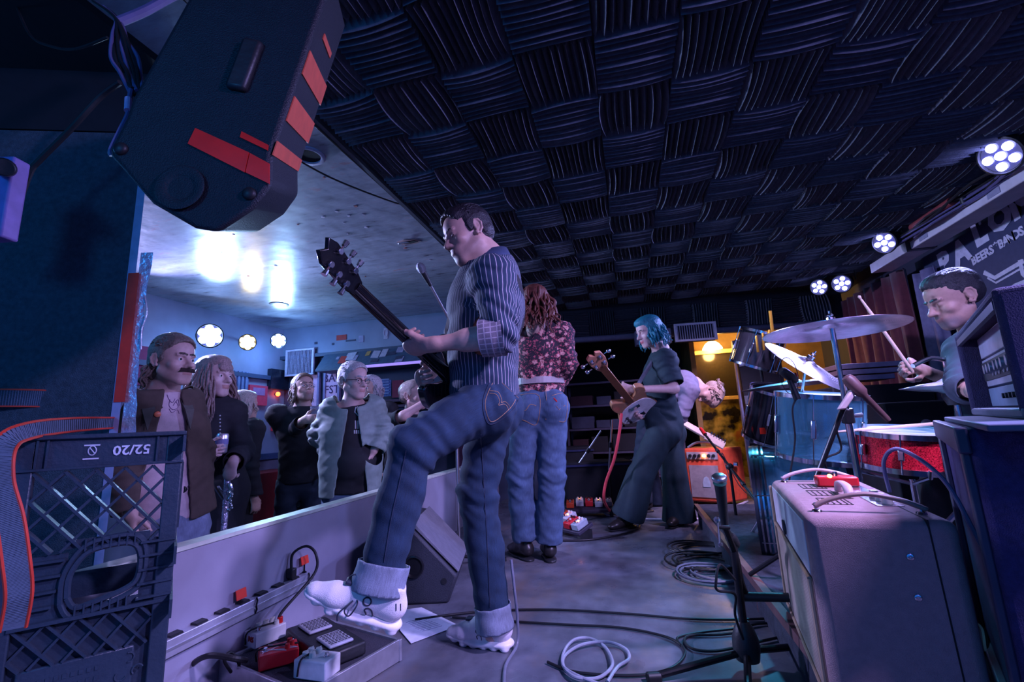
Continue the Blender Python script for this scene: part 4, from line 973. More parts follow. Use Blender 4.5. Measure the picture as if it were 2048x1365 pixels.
P = figure('bespectacled man in black shirt holding a pint glass, dark chin-length hair', (606, 778), 3.85, cv(.75, .22, -.65), FA, body=cv(.35, 0, -.93), S=1.0, res=.011, hres=.0055, hairc=(.05, .03, .02),
           over=dict(ER=(574, 880, 3.85), WR=(606, 842, 3.6), EL=(662, 885, 3.8), WL=(664, 930, 3.75)))
P.hand(P.J['WR'], D(626, 838, 3.58) - P.J['WR'], cv(.1, 0, 1), 1, 1, curl=(55, 45, 30), thumb=(.9, .5), res=.005)
relaxed(P, 'L', res=.006); P.B.paint.append((P.hw(0, .07, -.09), (.06, .06, .045), (.10, .06, .05), .8, .6)); done(P); PINT = P
hairmesh(P, SHORT + [((.07, -.03, -.05), (.02, .045, .07)), ((-.07, -.03, -.05), (.02, .045, .07)), ((0, -.07, -.05), (.06, .04, .06))], (.13, .09, .06), res=.007, strand=.003, locks=locks(P, 40, .13, 2, a0=1.5, out=.01), lr=.007)
dress(P, BLKC, off=.018, res=.010, hem=.05, sl=(.85, .95)); pants(P, cloth('dark_jeans', (.02, .03, .05)), res=.011); boots(P)
def specs(P, col=BLACKP, r=.021):
    mb = MB(); S = P.S
    for sg in (-1, 1):
        mb.tube([P.hw(sg * .033 + r * cos(a), .105 - .004 * abs(cos(a)), -.002 + r * .8 * sin(a)) for a in [i * pi / 8 for i in range(16)]], .0016, 5, closed=True)
        mb.tube([P.hw(sg * .054, .102, .004), P.hw(sg * .078, .05, .003), P.hw(sg * .082, -.01, 0), P.hw(sg * .078, -.025, -.015)], .0016, 5)
    mb.tube([P.hw(-.012, .105, .0), P.hw(0, .112, .003), P.hw(.012, .105, 0)], .0015, 5)
    mb.build('glasses', col, P.root)
specs(P, STEEL)

P = figure('grey-haired man in glasses and open green jacket, hands in his jeans pockets', (706, 762), 3.15, cv(.86, -.08, -.5), FA, body=cv(.35, 0, -.93), S=1.02, res=.010, hres=.0045, hairc=(.3, .3, .3), skin=(.58, .38, .34),
           over=dict(ER=(640, 870, 3.12), WR=(668, 908, 3.06), EL=(764, 862, 3.14), WL=(748, 902, 3.06), SR=(668, 822, 3.12), SL=(744, 818, 3.2)))
relaxed(P, 'R', cv(.6, -.9, .35), res=.005, curl=(25, 25, 10), S=.9); relaxed(P, 'L', cv(-.6, -.9, .35), res=.005, curl=(25, 25, 10), S=.9); done(P)
hairmesh(P, SHORT, (.42, .40, .40), res=.006, strand=.002, label='short grey hair', locks=combed(P, 80, 4, .004), lr=.004); specs(P)
inner, _ = dress(P, BLKC, off=.008, res=.010, sl=(.3, .3), name='tee_shirt', hem=.02, belly=1)
jk, _ = dress(P, cloth('green_jacket', (.20, .27, .25), .6), off=.034, res=.009, hem=.03, w=(.165, .165, .17, .10), open_=front_open(P, .02, .10, P.J['nb'].z + .02, P.J['pel'].z), name='jacket', wr=1.5, arm=(.046, .042, .036), label='light green zip jacket hanging open', q=1.3)
pants(P, DEN3, res=.010, hip=.098); boots(P)
T = bvh(inner); TI = mat('print_white', (.6, .6, .62), .8); mb = MB()
for ln in ([(712, 815), (710, 825), (716, 832), (722, 828), (720, 818), (714, 814)], [(726, 818), (734, 828)]) + tuple([(711 + 5 * i, 842), (709 + 5 * i + 2, 850), (711 + 5 * i, 858)] for i in range(6)) + tuple([(709 + 4 * i, 861), (709 + 4 * i, 868)] for i in range(8)):
    q = project(T, ln, .0015)
    if len(q) > 1: mb.tube(q, .0042, 4)
if mb.v: mb.build('shirt_print', TI, inner)['kind'] = 'stuff'

P = figure('curly grey-haired person mostly hidden behind the man in the green jacket', (741, 778), 4.2, cv(-.4, 0, -.9), FA, S=.98, res=.012, hres=.007, hairc=(.4, .4, .4))
relaxed(P, 'L', bx=False); relaxed(P, 'R', bx=False); done(P)
hairmesh(P, BOB, (.45, .42, .44), res=.008, strand=.006, locks=locks(P, 40, .1, 8, out=.02), lr=.009); dress(P, BLKC, res=.012); pants(P, BLKC, res=.013); boots(P)

P = figure('man in black tee raising one hand to his mouth, below the guitar', (826, 792), 3.7, cv(.9, .1, -.3), FA, body=cv(.6, 0, -.75), kd=1.13, S=1.0, res=.010, hres=.006, hairc=(.3, .2, .18), skin=(.6, .36, .33),
           over=dict(ER=(808, 832, 3.45), WR=(848, 806, 3.50), EL=(880, 880, 3.6), WL=(860, 900, 3.4)))
P.hand(P.J['WR'], cv(.25, .9, 0), cv(-.9, .1, .2), 1, 1, curl=(15, 20, 15), thumb=(.7, .2), res=.005); relaxed(P, 'L', bx=False); done(P)
hairmesh(P, SHORT, (.30, .22, .2), res=.007, strand=.002, label='thin cropped hair'); dress(P, BLKC, off=.016, res=.011, sl=(.42, .42)); pants(P, BLKC, res=.013); boots(P)
# ================================================================ things on and beside the stage, near ones first
def basis(o, a, b):
    """thing frame from three corner points: x along o->a, y along o->b flattened to be square."""
    X = (a - o).normalized(); Z = X.cross(b - o).normalized(); return X, Z.cross(X), Z
# ---- black solid guitar held by the man in front
GB = mat('guitar_lacquer', (.008, .008, .010), .12, 0, .05, coat=.6)
N0 = D(709, 574, 1.44); B0 = D(893, 750, 1.80)
ax = (B0 - N0).normalized(); nb_ = cv(.50, .10, -.85); nb_ = (nb_ - ax * nb_.dot(ax)).normalized(); wd = ax.cross(nb_).normalized()   # nb_: towards the back of the guitar
if wd.z > 0: wd = -wd
g = thing('electric_guitar', 'black double-cutaway electric guitar held by the man in the pinstriped shirt', 'guitar', B0)
L0 = (B0 - N0).length
b = MB()
vs = []; K = 10
for i in range(K + 1):
    t = i / K; p = N0 + ax * L0 * t; hw_ = .0225 + .006 * t; th = .021 + .005 * t
    for j in range(9):
        a = pi * j / 8; vs.append(p + wd * cos(a) * hw_ + nb_ * (sin(a) * th))
b.add(vs, [(i * 9 + j, i * 9 + j + 1, (i + 1) * 9 + j + 1, (i + 1) * 9 + j) for i in range(K) for j in range(8)] + [(i * 9 + 8, i * 9, (i + 1) * 9, (i + 1) * 9 + 8) for i in range(K)])
b.build('neck', GB, g, smooth=50)
b = MB(); b.box(N0 + ax * (L0 / 2 + .03) - nb_ * .003, (L0 + .06, .052, .006), ax, wd); b.build('fingerboard', mat('rosewood', (.03, .015, .01), .5), g)
h = (-ax * .96 + nb_ * .22).normalized()
hp = [(-.01, -.024), (.03, -.036), (.15, -.044), (.185, -.030), (.165, -.004), (.185, .022), (.15, .042), (.03, .036), (-.01, .024)]
hz = h.cross(wd).normalized()
if hz.dot(nb_) < 0: hz = -hz; 
hs = MB(); vs = [N0 + h * x + wd * y - hz * .004 for x, y in hp] + [N0 + h * x + wd * y + hz * .013 for x, y in hp]; n = len(hp)
hs.add(vs, [tuple(range(n)), tuple(range(2 * n - 1, n - 1, -1))] + [(i, n + i, n + (i + 1) % n, (i + 1) % n) for i in range(n)]); head_ = hs.build('headstock', GB, g, bevel=.003)
for sg in (-1, 1):
    for k in range(3):
        p = N0 + h * (.048 + .042 * k) + wd * sg * .026 + hz * .013
        t_ = MB().cyl(p, p + hz * .012, .0095, .0095, 14).box(p + hz * .006, (.018, .014, .010), h, wd).build('tuner', CHROME, head_, bevel=.001)
        q = p + hz * .006
        MB().cyl(q, q + wd * sg * .026, .003, .003, 8).cyl(q + wd * sg * .022, q + wd * sg * .040, .0075, .0095, 10).build('tuning_peg', CHROME, t_)
# body outline (x along the neck away from the headstock, y across)
bp_ = [(0, -.03), (-.045, -.06), (-.105, -.085), (-.11, -.115), (-.06, -.150), (.02, -.145), (.085, -.128), (.16, -.148), (.24, -.168), (.31, -.155), (.355, -.10), (.37, 0), (.355, .10), (.31, .155), (.24, .168), (.16, .15), (.085, .13), (.03, .148), (-.03, .155), (-.085, .12), (-.08, .09), (-.035, .062), (0, .03)]
bp2 = dense(bp_, 3); b = MB(); n = len(bp2)
vs = [B0 + ax * x + wd * y - nb_ * .022 for x, y in bp2] + [B0 + ax * x + wd * y + nb_ * .018 for x, y in bp2]
b.add(vs, [tuple(range(n)), tuple(range(2 * n - 1, n - 1, -1))] + [(i, n + i, n + (i + 1) % n, (i + 1) % n) for i in range(n)]); gb = b.build('body', GB, g, bevel=.007)
for k in (0, 1): MB().box(B0 + ax * (.07 + .1 * k) - nb_ * .026, (.04, .07, .012), ax, wd).build('pickup', CHROME, gb, bevel=.003)
for k in range(4): p = B0 + ax * (.24 + .04 * (k % 2)) + wd * (.08 + .045 * (k // 2)) - nb_ * .022; MB().cyl(p, p - nb_ * .016, .011, .010, 14).build('knob', BLACKP, gb)
st_ = MB()
for k in range(6): y = -.019 + .0076 * k; st_.tube([N0 + wd * y * .85 - nb_ * .007, B0 + ax * .22 + wd * y * 1.3 - nb_ * .032], .0006, 4)
st_.build('strings', STEEL, g)['kind'] = 'stuff'
sp = spline([B0 + ax * -.09 + wd * -.12 + nb_ * .01, D(897, 655, 1.80), D(912, 600, 1.73), D(936, 552, 1.72), D(985, 530, 1.70), D(1032, 560, 1.72), D(1040, 650, 1.86), D(990, 760, 2.05)], 6)
MB().tube(sp, .022, 6, flat=(RH * .6 + FH * .2 - V((0, 0, .1)), .1)).build('strap', mat('strap_black', (.015, .015, .02), .7), g)
# ---- long bass guitar
g = thing('bass_guitar', 'natural wood and white bass guitar with round white pickguard and maple neck', 'guitar', D(1268, 820, 3.46))
N1 = D(1207, 737, 2.98); B1 = D(1258, 800, 3.40); ax = (B1 - N1).normalized(); nf = cv(-.38, .12, -.92); nf = (nf - ax * nf.dot(ax)).normalized(); wd = ax.cross(nf).normalized()
if wd.z > 0: wd = -wd
MB().box((N1 + B1) / 2, ((B1 - N1).length, .050, .022), ax, wd).build('neck', WOODR, g, bevel=.006)
MB().box((N1 + B1) / 2 + nf * .013, ((B1 - N1).length + .08, .046, .005), ax, wd).build('fingerboard', mat('dark_fretboard', (.12, .045, .02), .4), g)
hd_ = MB(); hp = [(-.01, -.026), (.03, -.042), (.11, -.055), (.19, -.050), (.215, -.02), (.18, -.005), (.215, .02), (.19, .05), (.11, .055), (.03, .042), (-.01, .026)]
vs = [N1 - ax * x + wd * y - nf * .010 for x, y in hp] + [N1 - ax * x + wd * y + nf * .008 for x, y in hp]; n = len(hp)
hd_.add(vs, [tuple(range(n)), tuple(range(2 * n - 1, n - 1, -1))] + [(i, n + i, n + (i + 1) % n, (i + 1) % n) for i in range(n)]); hh = hd_.build('headstock', mat('head_maple', (.55, .24, .14), .35), g, bevel=.003)
for sg in (-1, 1):
    for k in range(2):
        p = N1 - ax * (.07 + .08 * k) + wd * sg * .03 + nf * .008
        MB().box(p, (.045, .022, .010), ax, wd).cyl(p, p + nf * .02, .009, .008, 12).build('tuner', CHROME, hh, bevel=.001)
        q = p + wd * sg * .03 - nf * .004; MB().cyl(q, q + wd * sg * .028, .004, .004, 8).ball(q + wd * sg * .035, .015, 10, (1, .5, 1)).build('tuning_peg', CHROME, hh, smooth=50)
bp2 = dense([(0, -.03), (-.05, -.07), (-.11, -.08), (-.12, -.11), (-.06, -.145), (.03, -.135), (.10, -.12), (.17, -.14), (.25, -.165), (.33, -.15), (.375, -.08), (.385, 0), (.375, .08), (.33, .15), (.25, .165), (.17, .145), (.10, .13), (.04, .145), (-.04, .14), (-.09, .11), (-.05, .07), (0, .03)], 3); n = len(bp2)
def slab(o, pts, lo, hi): return [o + ax * x + wd * y + nf * lo for x, y in pts] + [o + ax * x + wd * y + nf * hi for x, y in pts], [tuple(range(len(pts))), tuple(range(2 * len(pts) - 1, len(pts) - 1, -1))] + [(i, len(pts) + i, len(pts) + (i + 1) % len(pts), (i + 1) % len(pts)) for i in range(len(pts))]
bd = MB().add(*slab(B1, bp2, -.03, .010)).build('body', mat('bass_wood', (.42, .20, .10), .3, coat=.5), g, bevel=.006)
pgp = dense([(.06, 0), (.07, -.08), (.12, -.125), (.19, -.148), (.26, -.152), (.33, -.125), (.37, -.06), (.375, .04), (.345, .11), (.28, .148), (.20, .145), (.13, .12), (.08, .07), (.06, 0)], 3)[:-1]
pg = MB().add(*slab(B1, pgp, .010, .014)).build('pickguard', mat('pickguard_white', (.8, .8, .82), .25), g)
MB().box(B1 + ax * .12 + nf * .018, (.05, .08, .012), ax, wd).build('pickup', CHROME, pg, bevel=.003); MB().box(B1 + ax * .27 + nf * .02, (.06, .075, .016), ax, wd).build('bridge', CHROME, pg, bevel=.003)
for k in range(3): p = B1 + ax * (.22 + .05 * k) + wd * .1 + nf * .014; MB().cyl(p, p + nf * .014, .012, .01, 12).build('knob', BLACKP, pg)
MB().tube(spline([B1 - ax * .1 + wd * -.1, D(1288, 750, 3.5), D(1312, 715, 3.54), D(1335, 700, 3.62), D(1352, 740, 3.75)], 6), .02, 6, flat=(RH * .5 - FH * .5, .12)).build('strap', mat('strap_grey', (.12, .13, .16), .6), g)
# ---- second guitar, hanging from the bent guitarist
g = thing('electric_guitar', 'pale-necked electric guitar hanging from the bent-over guitarist', 'guitar', D(1340, 850, 4.1))
Ng = D(1412, 872, 3.98); Bg = D(1352, 838, 4.08); ax = (Bg - Ng).normalized(); nf = cv(-.2, .6, -.8); nf = (nf - ax * nf.dot(ax)).normalized(); wd = ax.cross(nf).normalized()
MB().box((Ng + Bg) / 2, ((Bg - Ng).length + .04, .056, .025), ax, wd).build('neck', mat('pale_maple', (.55, .42, .34), .35), g, bevel=.005)
hs = MB().box(Ng - ax * .08, (.17, .075, .018), ax, wd).build('headstock', mat('pale_maple'), g, bevel=.004)
for k in range(6): p = Ng - ax * (.03 + .024 * k) + wd * .03; MB().cyl(p, p + wd * .03, .005, .009, 8).cyl(p + nf * .008, p + nf * .018, .005, .005, 8).build('tuner', CHROME, hs)
MB().prism([(x, y) for x, y in bp2], .04, Bg, ax, wd).build('body', mat('dark_guitar', (.04, .015, .012), .25), g, bevel=.006)
# ---- pedal board with its pedals
X, Y, Z_ = V((.955, -.297, 0)).normalized(), V((.297, .955, 0)).normalized(), V((0, 0, 1))
PBO = V((-1.43, 1.44, 0)); W1, W2 = .455, .38
g = thing('pedalboard', 'silver-edged pedal board in front of the raised white shoe', 'pedalboard', PBO)
def pb(x, y, z=.07): return PBO + X * x + Y * y + V((0, 0, z))
MB().box(pb(W1 / 2, W2 / 2, .035), (W1 - .01, W2 - .01, .062), X, Y).build('board', mat('pedal_carpet', (.05, .05, .07), .95, bump=.6, bs=400), g)
ea = mat('aluminium', (.62, .62, .66), .35, .8)
for c_, sz, xx in ((pb(W1 / 2, 0, .04), (W1 + .02, .012, .072), X), (pb(W1 / 2, W2, .04), (W1 + .02, .012, .072), X), (pb(0, W2 / 2, .04), (W2, .012, .072), Y), (pb(W1, W2 / 2, .04), (W2, .012, .072), Y)):
    MB().box(c_, sz, xx, Z_.cross(xx)).build('edge_strip', ea, g, bevel=.002)
def pedal(label, c, w_, d_, h_, col, knobs, kcol, sw=True, led=None, ang=0, extra=None):
    xx = (X * cos(ang) + Y * sin(ang)); yy = Z_.cross(xx)
    p = thing('effects_pedal', label, 'pedal', c, 'effects pedals on the front board')
    def q(x, y, z): return c + xx * x + yy * y + V((0, 0, z))
    MB().box(q(0, 0, h_ / 2), (w_, d_, h_), xx, yy).build('case', col, p, bevel=.004)
    for kx, ky, r in knobs: MB().cyl(q(kx, ky, h_), q(kx, ky, h_ + .014), r, r * .85, 14).box(q(kx, ky + r * .5, h_ + .015), (.002, r, .001), xx, yy).build('knob', kcol, p)
    if sw: MB().cyl(q(sw[0], sw[1], h_), q(sw[0], sw[1], h_ + .012), .007, .006, 12).cyl(q(sw[0], sw[1], h_), q(sw[0], sw[1], h_ + .003), .011, .011, 6).build('footswitch', CHROME, p)
    if led: MB().ball(q(led[0], led[1], h_), .004, 8).build('indicator_light', mat('red_led', (1, .05, .02), .3, emit=(1, .06, .03), es=12), p)
    MB().tube(spline([q(-w_ / 2 + .02, -d_ / 2 - .004, .01), q(-w_ / 2 + .03, -d_ / 2 - .003, h_ + .002), q(-w_ / 2 + .04, 0, h_ + .006), q(-w_ / 2 + .05, d_ / 2, h_ + .002)], 4), .003, 6).build('patch_cable', RUBBER, p)
    return q, p
wm = mat('pedal_white', (.78, .78, .8), .35); pk_ = mat('knob_ivory', (.75, .75, .68), .4)
q, p = pedal('white effects pedal with a row of ivory knobs and a red plug', Zp(530, 1283, .07), .075, .12, .05, wm, [(-.02, .04, .011), (-.02, .012, .011), (-.02, -.016, .011), (.02, .03, .009)], pk_, (.015, -.035))
text('lettering', 'NS', mat('red_print', (.6, .05, .05), .5), q(.012, -.0612, .03), X, (0, 0, 1), .026, p)
q, p = pedal('red effects pedal with white criss-cross stripes, between two white pedals', Zp(556, 1325, .07), .085, .12, .045, mat('pedal_red', (.65, .02, .03), .3), [(-.02, .035, .009), (.005, .04, .009), (.025, .025, .008)], REDP, (.01, -.04), None, -.5)
for s_ in ((-.04, -.03, .03, .05), (-.02, -.06, .04, .02), (-.04, .05, .02, -.05), (.0, -.055, .035, .055)):
    MB().tube([q(s_[0], s_[1], .0455), q(s_[2], s_[3], .0455)], .0016, 4).build('stripe', wm, p)
q, p = pedal('white effects pedal with four square ivory knobs, nearest corner of the pedal board', Zp(634, 1350, .07), .12, .075, .055, wm, [(-.035, .012, .011), (-.01, .018, .011), (-.035, -.014, .011), (-.01, -.012, .011)], pk_, (.035, .0), None, .25)
# treadle unit with two grey rubber pads
c = Zp(648, 1296, .07); g = thing('dual_foot_controller', 'black foot controller with two grey ribbed rubber pads under the white shoe', 'pedal', c)
yy = (Zp(672, 1297, .12) - Zp(616, 1258, .12)).normalized(); xx = V((yy.y, -yy.x, 0)); 
if xx.dot(X) < 0: xx = -xx
def q(x, y, z): return c + yy * x + xx * y + V((0, 0, z))
MB().box(q(0, 0, .022), (.34, .15, .044), yy, xx).build('base', BLACKP, g, bevel=.008)
for k, s_ in ((-1, 'a'), (1, 'b')):
    pd_ = MB().box(q(k * .085, 0, .050), (.115, .085, .010), yy, xx).build('rubber_pad', mat('pad_grey', (.42, .43, .50), .7), g, bevel=.012, seg=3)
    mb = MB()
    for i in range(8):
        for j in range(6): mb.box(q(k * .085 - .042 + i * .012, -.03 + j * .012 + (.003 if i % 2 else 0), .0555), (.004, .009, .002), yy, xx)
    mb.build('ribs', BLACKP, pd_)['kind'] = 'stuff'
MB().ball(q(-.155, .03, .046), .005, 8).build('indicator_light', mat('red_led'), g)
# ---- power strip along the stage edge wall, with red tape flags and one plug
y0, y1 = 1.0, 1.88; xs = -1.432
g = thing('power_strip', 'long aluminium power strip screwed along the low stage wall', 'power strip', (xs, y0, .18))
MB().bb((xs - .012, y0, .175), (xs + .02, y1, .228)).build('housing', mat('strip_alu', (.62, .62, .70), .35, .6), g, bevel=.003)
MB().bb((xs + .018, y0, .196), (xs + .024, y1, .204)).build('ridge', ea, g)
for k in range(8):
    y = 1.14 + k * .088; MB().add([(xs - .010, y, .2285), (xs + .018, y, .2285), (xs + .018, y + .04, .2285), (xs - .010, y + .04, .2285), (xs - .010, y, .236), (xs + .012, y, .234), (xs + .012, y + .04, .234), (xs - .010, y + .04, .236)], [(3, 2, 1, 0), (4, 5, 6, 7), (0, 1, 5, 4), (1, 2, 6, 5), (2, 3, 7, 6), (3, 0, 4, 7)]).build('outlet', BLACKP, g)
for y in (1.555, 1.845): MB().tube([(xs + .023, y, .232), (xs + .025, y + .003, .22), (xs + .026, y - .003, .205), (xs + .025, y + .002, .19), (xs + .02, y, .176)], .003, 6).build('bracket', BLACKM, g)
for y, zz in ((1.50, .262), (1.84, .285)):
    MB().box((xs + .005, y, zz), (.003, .045, .034), (1, 0, .2), (0, 1, 0)).build('tape_flag', REDTAPE, g)
    MB().cyl((xs + .004, y, .236), (xs + .004, y, zz - .014), .004, .003, 8).cyl((xs + .004, y, .234), (xs + .004, y, .24), .012, .006, 10).build('flag_stem', BLACKM, g)
pl = thing('power_plug', 'black plug and cable looping from the power strip to the white pedal', 'cable', (xs + .004, 1.76, .235))
MB().bb((xs - .012, 1.745, .2362), (xs + .02, 1.775, .275)).build('plug', BLACKP, pl, bevel=.005)
pc = Zp(560, 1243, .125)
MB().tube(spline([(xs + .004, 1.76, .27), (xs + .004, 1.765, .33), (xs + .05, 1.79, .355), (xs + .09, 1.80, .32), (xs + .10, 1.78, .25), pc + V((0, .01, .03)), pc], 8), .0055, 8).build('cord', RUBBER, pl)
MB().cyl(pc + V((0, 0, -.008)), pc + V((0, 0, .016)), .010, .010, 12).build('jack', REDP, pl, bevel=.002)
# ---- sheet of paper on the floor
def floor_sheet(lab, pix, m, z=.004):
    pts = [Zp(px, py, z) for px, py in pix]; g = MB(); n = len(pts); g.add(pts + [p + V((0, 0, .0015)) for p in pts], [tuple(range(n - 1, -1, -1)), tuple(range(n, 2 * n))] + [(i, (i + 1) % n, n + (i + 1) % n, n + i) for i in range(n)])
    o = g.build('paper_sheet', m, None); return tag(o, lab, 'paper')
PAP = mat('paper', (.72, .74, .82), .7)
sh = floor_sheet('white handwritten sheet lying on the floor between the two white shoes', [(800, 1222), (843, 1216), (917, 1252), (822, 1288), (800, 1262)], PAP)
mb = MB()
for k in range(9):
    a_ = Zp(812 + k * 4, 1246 + k * 2.2, .0062); b_ = Zp(845 + k * 5, 1236 + k * 2, .0062); mb.tube([a_.lerp(b_, t) + V((0, 0, .0)) + RH * .003 * sin(t * 40 + k) for t in [i / 14 for i in range(15)]], .0007, 3)
mb.build('handwriting', mat('ink', (.05, .05, .2), .7), None)
hw_ob = bpy.data.objects['handwriting']; hw_ob.parent = sh; hw_ob['kind'] = 'stuff'
# ---- wedge monitor lying on its side behind the raised leg
g = thing('stage_monitor', 'black wedge floor monitor with a grey grille behind the raised leg', 'speaker', Zp(780, 1215, 0))
fl_ = Zp(690, 1218, 0); fr = Zp(897, 1208, 0); X = (fr - fl_).normalized(); Yv = V((-X.y, X.x, 0)); Wd = (fr - fl_).length
pr_ = [(0, 0), (Wd, 0), (Wd + .045, .12), (Wd * .62, .36), (Wd * .50, .37), (.02, .10)]
MB().prism(pr_, -.50, fl_, X, (0, 0, 1)).build('cabinet', mat('monitor_black', (.03, .033, .045), .55, bump=.3, bs=250), g, bevel=.012)
MB().prism([(Wd + .047, .13), (Wd + .052, .14), (Wd * .65, .375), (Wd * .63, .36)], -.46, fl_ + Yv * .02, X, (0, 0, 1)).build('grille', mat('grille_grey', (.22, .22, .26), .5, .3, bump=.5, bs=500), g, bevel=.003)
pc = fl_ + X * (Wd * .66) + V((0, 0, .17)) - Yv * .002
MB().lathe([(.052, .0), (.052, -.006), (.046, -.008), (.03, .004), (.02, .02), (.012, .02), (.012, -.002), (.0001, -.002)], pc, -Yv * -1, 28).build('port_cup', BLACKM, g, smooth=40)
for k in range(2): MB().cyl(fl_ + X * (Wd * .96) + V((0, 0, .10)) - Yv * .004, fl_ + X * (Wd * .96) + V((0, 0, .10)) + Yv * .01, .014, .014, 12).build('rubber_foot', RUBBER, g); break
# ---- vocal microphone on a straight stand beyond the guitarist
def mic_body(parent, p, d_, L=.16, r=.024, grille=True, m=None):
    d_ = V(d_).normalized(); MB().lathe([(.012, 0), (.0135, .02), (.018, L - .05), (.021, L - .042)], p, d_, 18).build('microphone_body', m or BLACKP, parent, smooth=40)
    if grille: MB().lathe([(.021, L - .042), (.026, L - .03), (.027, L - .012), (.022, L + .006), (.012, L + .015), (.0001, L + .018)], p, d_, 18).build('microphone_grille', mat('mic_grille', (.25, .25, .28), .4, .8, bump=1, bs=600), parent, smooth=60)
base = Zp(919, 1134, 0); g = thing('microphone_stand', 'chrome microphone stand with round pole behind the pinstriped guitarist', 'microphone stand', base)
topp = V((base.x, base.y, 1.47)); MB().cyl(base + V((0, 0, .03)), topp, .011, .009, 16).build('pole', STEEL, g); MB().lathe([(.018, .02), (.024, .05), (.024, .10), (.014, .16)], base, (0, 0, 1), 18).build('clutch', BLACKM, g, smooth=40)
for k in range(3): a = .5 + k * 2.094; e_ = base + V((cos(a) * .28, sin(a) * .28, .012)); l_ = MB().tube([base + V((0, 0, .06)), base + V((cos(a) * .05, sin(a) * .05, .05)), e_], .009, 10).build('leg', BLACKM, g); MB().cyl(e_ - V((0, 0, .012)), e_ + V((0, 0, .008)), .013, .012, 10).build('rubber_foot', RUBBER, l_)
mt = D(838, 529, depth(topp) - .35); md = (mt - topp).normalized(); MB().tube([topp, mt - md * .14], .008, 10).build('boom_arm', STEEL, g); mic_body(g, mt - md * .16, md, .15)
# ---- milk crates
CR = mat('crate_plastic', (.028, .045, .07), .38, 0, .15, 12, bump=.12, bs=120)
CX = (RH + FH * .74).normalized(); CYd = V((-CX.y, CX.x, 0)); CW, CH = .302, .60; _cr = D(370, 866, 1.17); CO = _cr - CX * CW; zt = _cr.z
def cr(u, v, wv=0): p = CO + CX * u + CYd * (wv * (.6 if wv > .1 else 1)); return V((p.x, p.y, zt - v * 1.29))
g = thing('milk_crate', 'tall dark blue plastic crate marked 52/20 upside down, at left of the stage', 'crate', cr(CW / 2, CH, CW / 2))
def plate(n_, u0, v0, u1, v1, d0=0, d1=.006, m=CR, par=None, **k): return MB().hexa([cr(u0, v1, d1), cr(u1, v1, d1), cr(u1, v1, d0), cr(u0, v1, d0), cr(u0, v0, d1), cr(u1, v0, d1), cr(u1, v0, d0), cr(u0, v0, d0)]).build(n_, m, par or g, **k)
plate('rim_band', 0, 0, CW, .055, .002, .010, bevel=.002); plate('rim_lip', -.004, -.004, CW + .004, .004, -.010, .014, bevel=.002); plate('rim_lip', -.002, .052, CW + .002, .057, -.006, .01, bevel=.001)
for u in (.0, CW - .035): plate('corner_post', u, .0, u + .035, CH, -.001, .03, bevel=.003)
for u in (.035, .052, CW - .055): plate('rib', u, .005, u + .004, .052, -.006, .003)
wl = mat('crate_print', (.62, .62, .72), .6)
text('printed_number', '52/20', wl, cr(.20, .027, .0005), -CX, (0, 0, -1), .031, g, bold=.0006)
sy = MB(); sy.tube([cr(.128 + .007 * cos(a), .026 + .008 * sin(a), 0) for a in [i * pi / 8 for i in range(16)]], .0012, 4, closed=True); sy.tube([cr(.1235, .021, 0), cr(.1325, .031, 0)], .0012, 4); sy.build('printed_symbol', wl, g)
for v in (.015, .039): plate('printed_line', .113, v, .141, v + .0025, 0, .001, wl)
def clip(u0, v0, du, dv, U0, V0, U1, V1):
    t0, t1 = -9, 9
    for p_, d_, a_, b_ in ((u0, du, U0, U1), (v0, dv, V0, V1)):
        ta, tb = (a_ - p_) / d_, (b_ - p_) / d_; ta, tb = min(ta, tb), max(ta, tb); t0 = max(t0, ta); t1 = min(t1, tb)
    return (t0, t1) if t1 - t0 > .012 else None
def lattice(U0, V0, U1, V1, sp_, d0=.0, d1=.022, th=.004, s_=1.1, y_=0):
    for dv in (1, -1):
        for k in range(-14, 24):
            r_ = clip(U0 + k * sp_, V0 if dv == 1 else V0, s_, dv, U0, V0, U1, V1)
            if not r_: continue
            a_, b_ = r_; v0 = V0
            A_ = cr(U0 + k * sp_ + s_ * a_, v0 + dv * a_, (d0 + d1) / 2); B_ = cr(U0 + k * sp_ + s_ * b_, v0 + dv * b_, (d0 + d1) / 2)
            if dv == -1:
                pass
            MB().box((A_ + B_) / 2 + CYd * (.0 if dv == 1 else .003), ((B_ - A_).length, th, d1 - d0), (B_ - A_), (B_ - A_).cross(CYd)).build('lattice_bar', CR, g)
lattice(.035, .060, CW - .035, .195, .052, 0, .028, .0055)
# mirrored family of bars
def lattice2(U0, V0, U1, V1, sp_, d0=.0, d1=.022, th=.004, s_=1.1):
    for k in range(-2, 24):
        r_ = clip(U0 + k * sp_, V0, -s_, 1, U0, V0, U1, V1)
        if not r_: continue
        a_, b_ = r_; A_ = cr(U0 + k * sp_ - s_ * a_, V0 + a_, (d0 + d1) / 2 + .002); B_ = cr(U0 + k * sp_ - s_ * b_, V0 + b_, (d0 + d1) / 2 + .002)
        MB().box((A_ + B_) / 2, ((B_ - A_).length, th, d1 - d0), (B_ - A_), (B_ - A_).cross(CYd)).build('lattice_bar', CR, g)
lattice2(.035, .060, CW - .035, .195, .052, 0, .028, .0055)
plate('backing', .035, .30, CW - .035, .46, .018, .022)
lattice(.035, .305, CW - .035, .37, .052, 0, .018, .005); lattice2(.035, .305, CW - .035, .37, .052, 0, .018, .005); lattice(.035, .455, CW - .035, .56, .052, 0, .028, .0055); lattice2(.035, .455, CW - .035, .56, .052, 0, .028, .0055); plate('ledge', .03, .56, CW, .57, -.006, .02); plate('backing', .035, .57, CW - .035, CH, .018, .022)
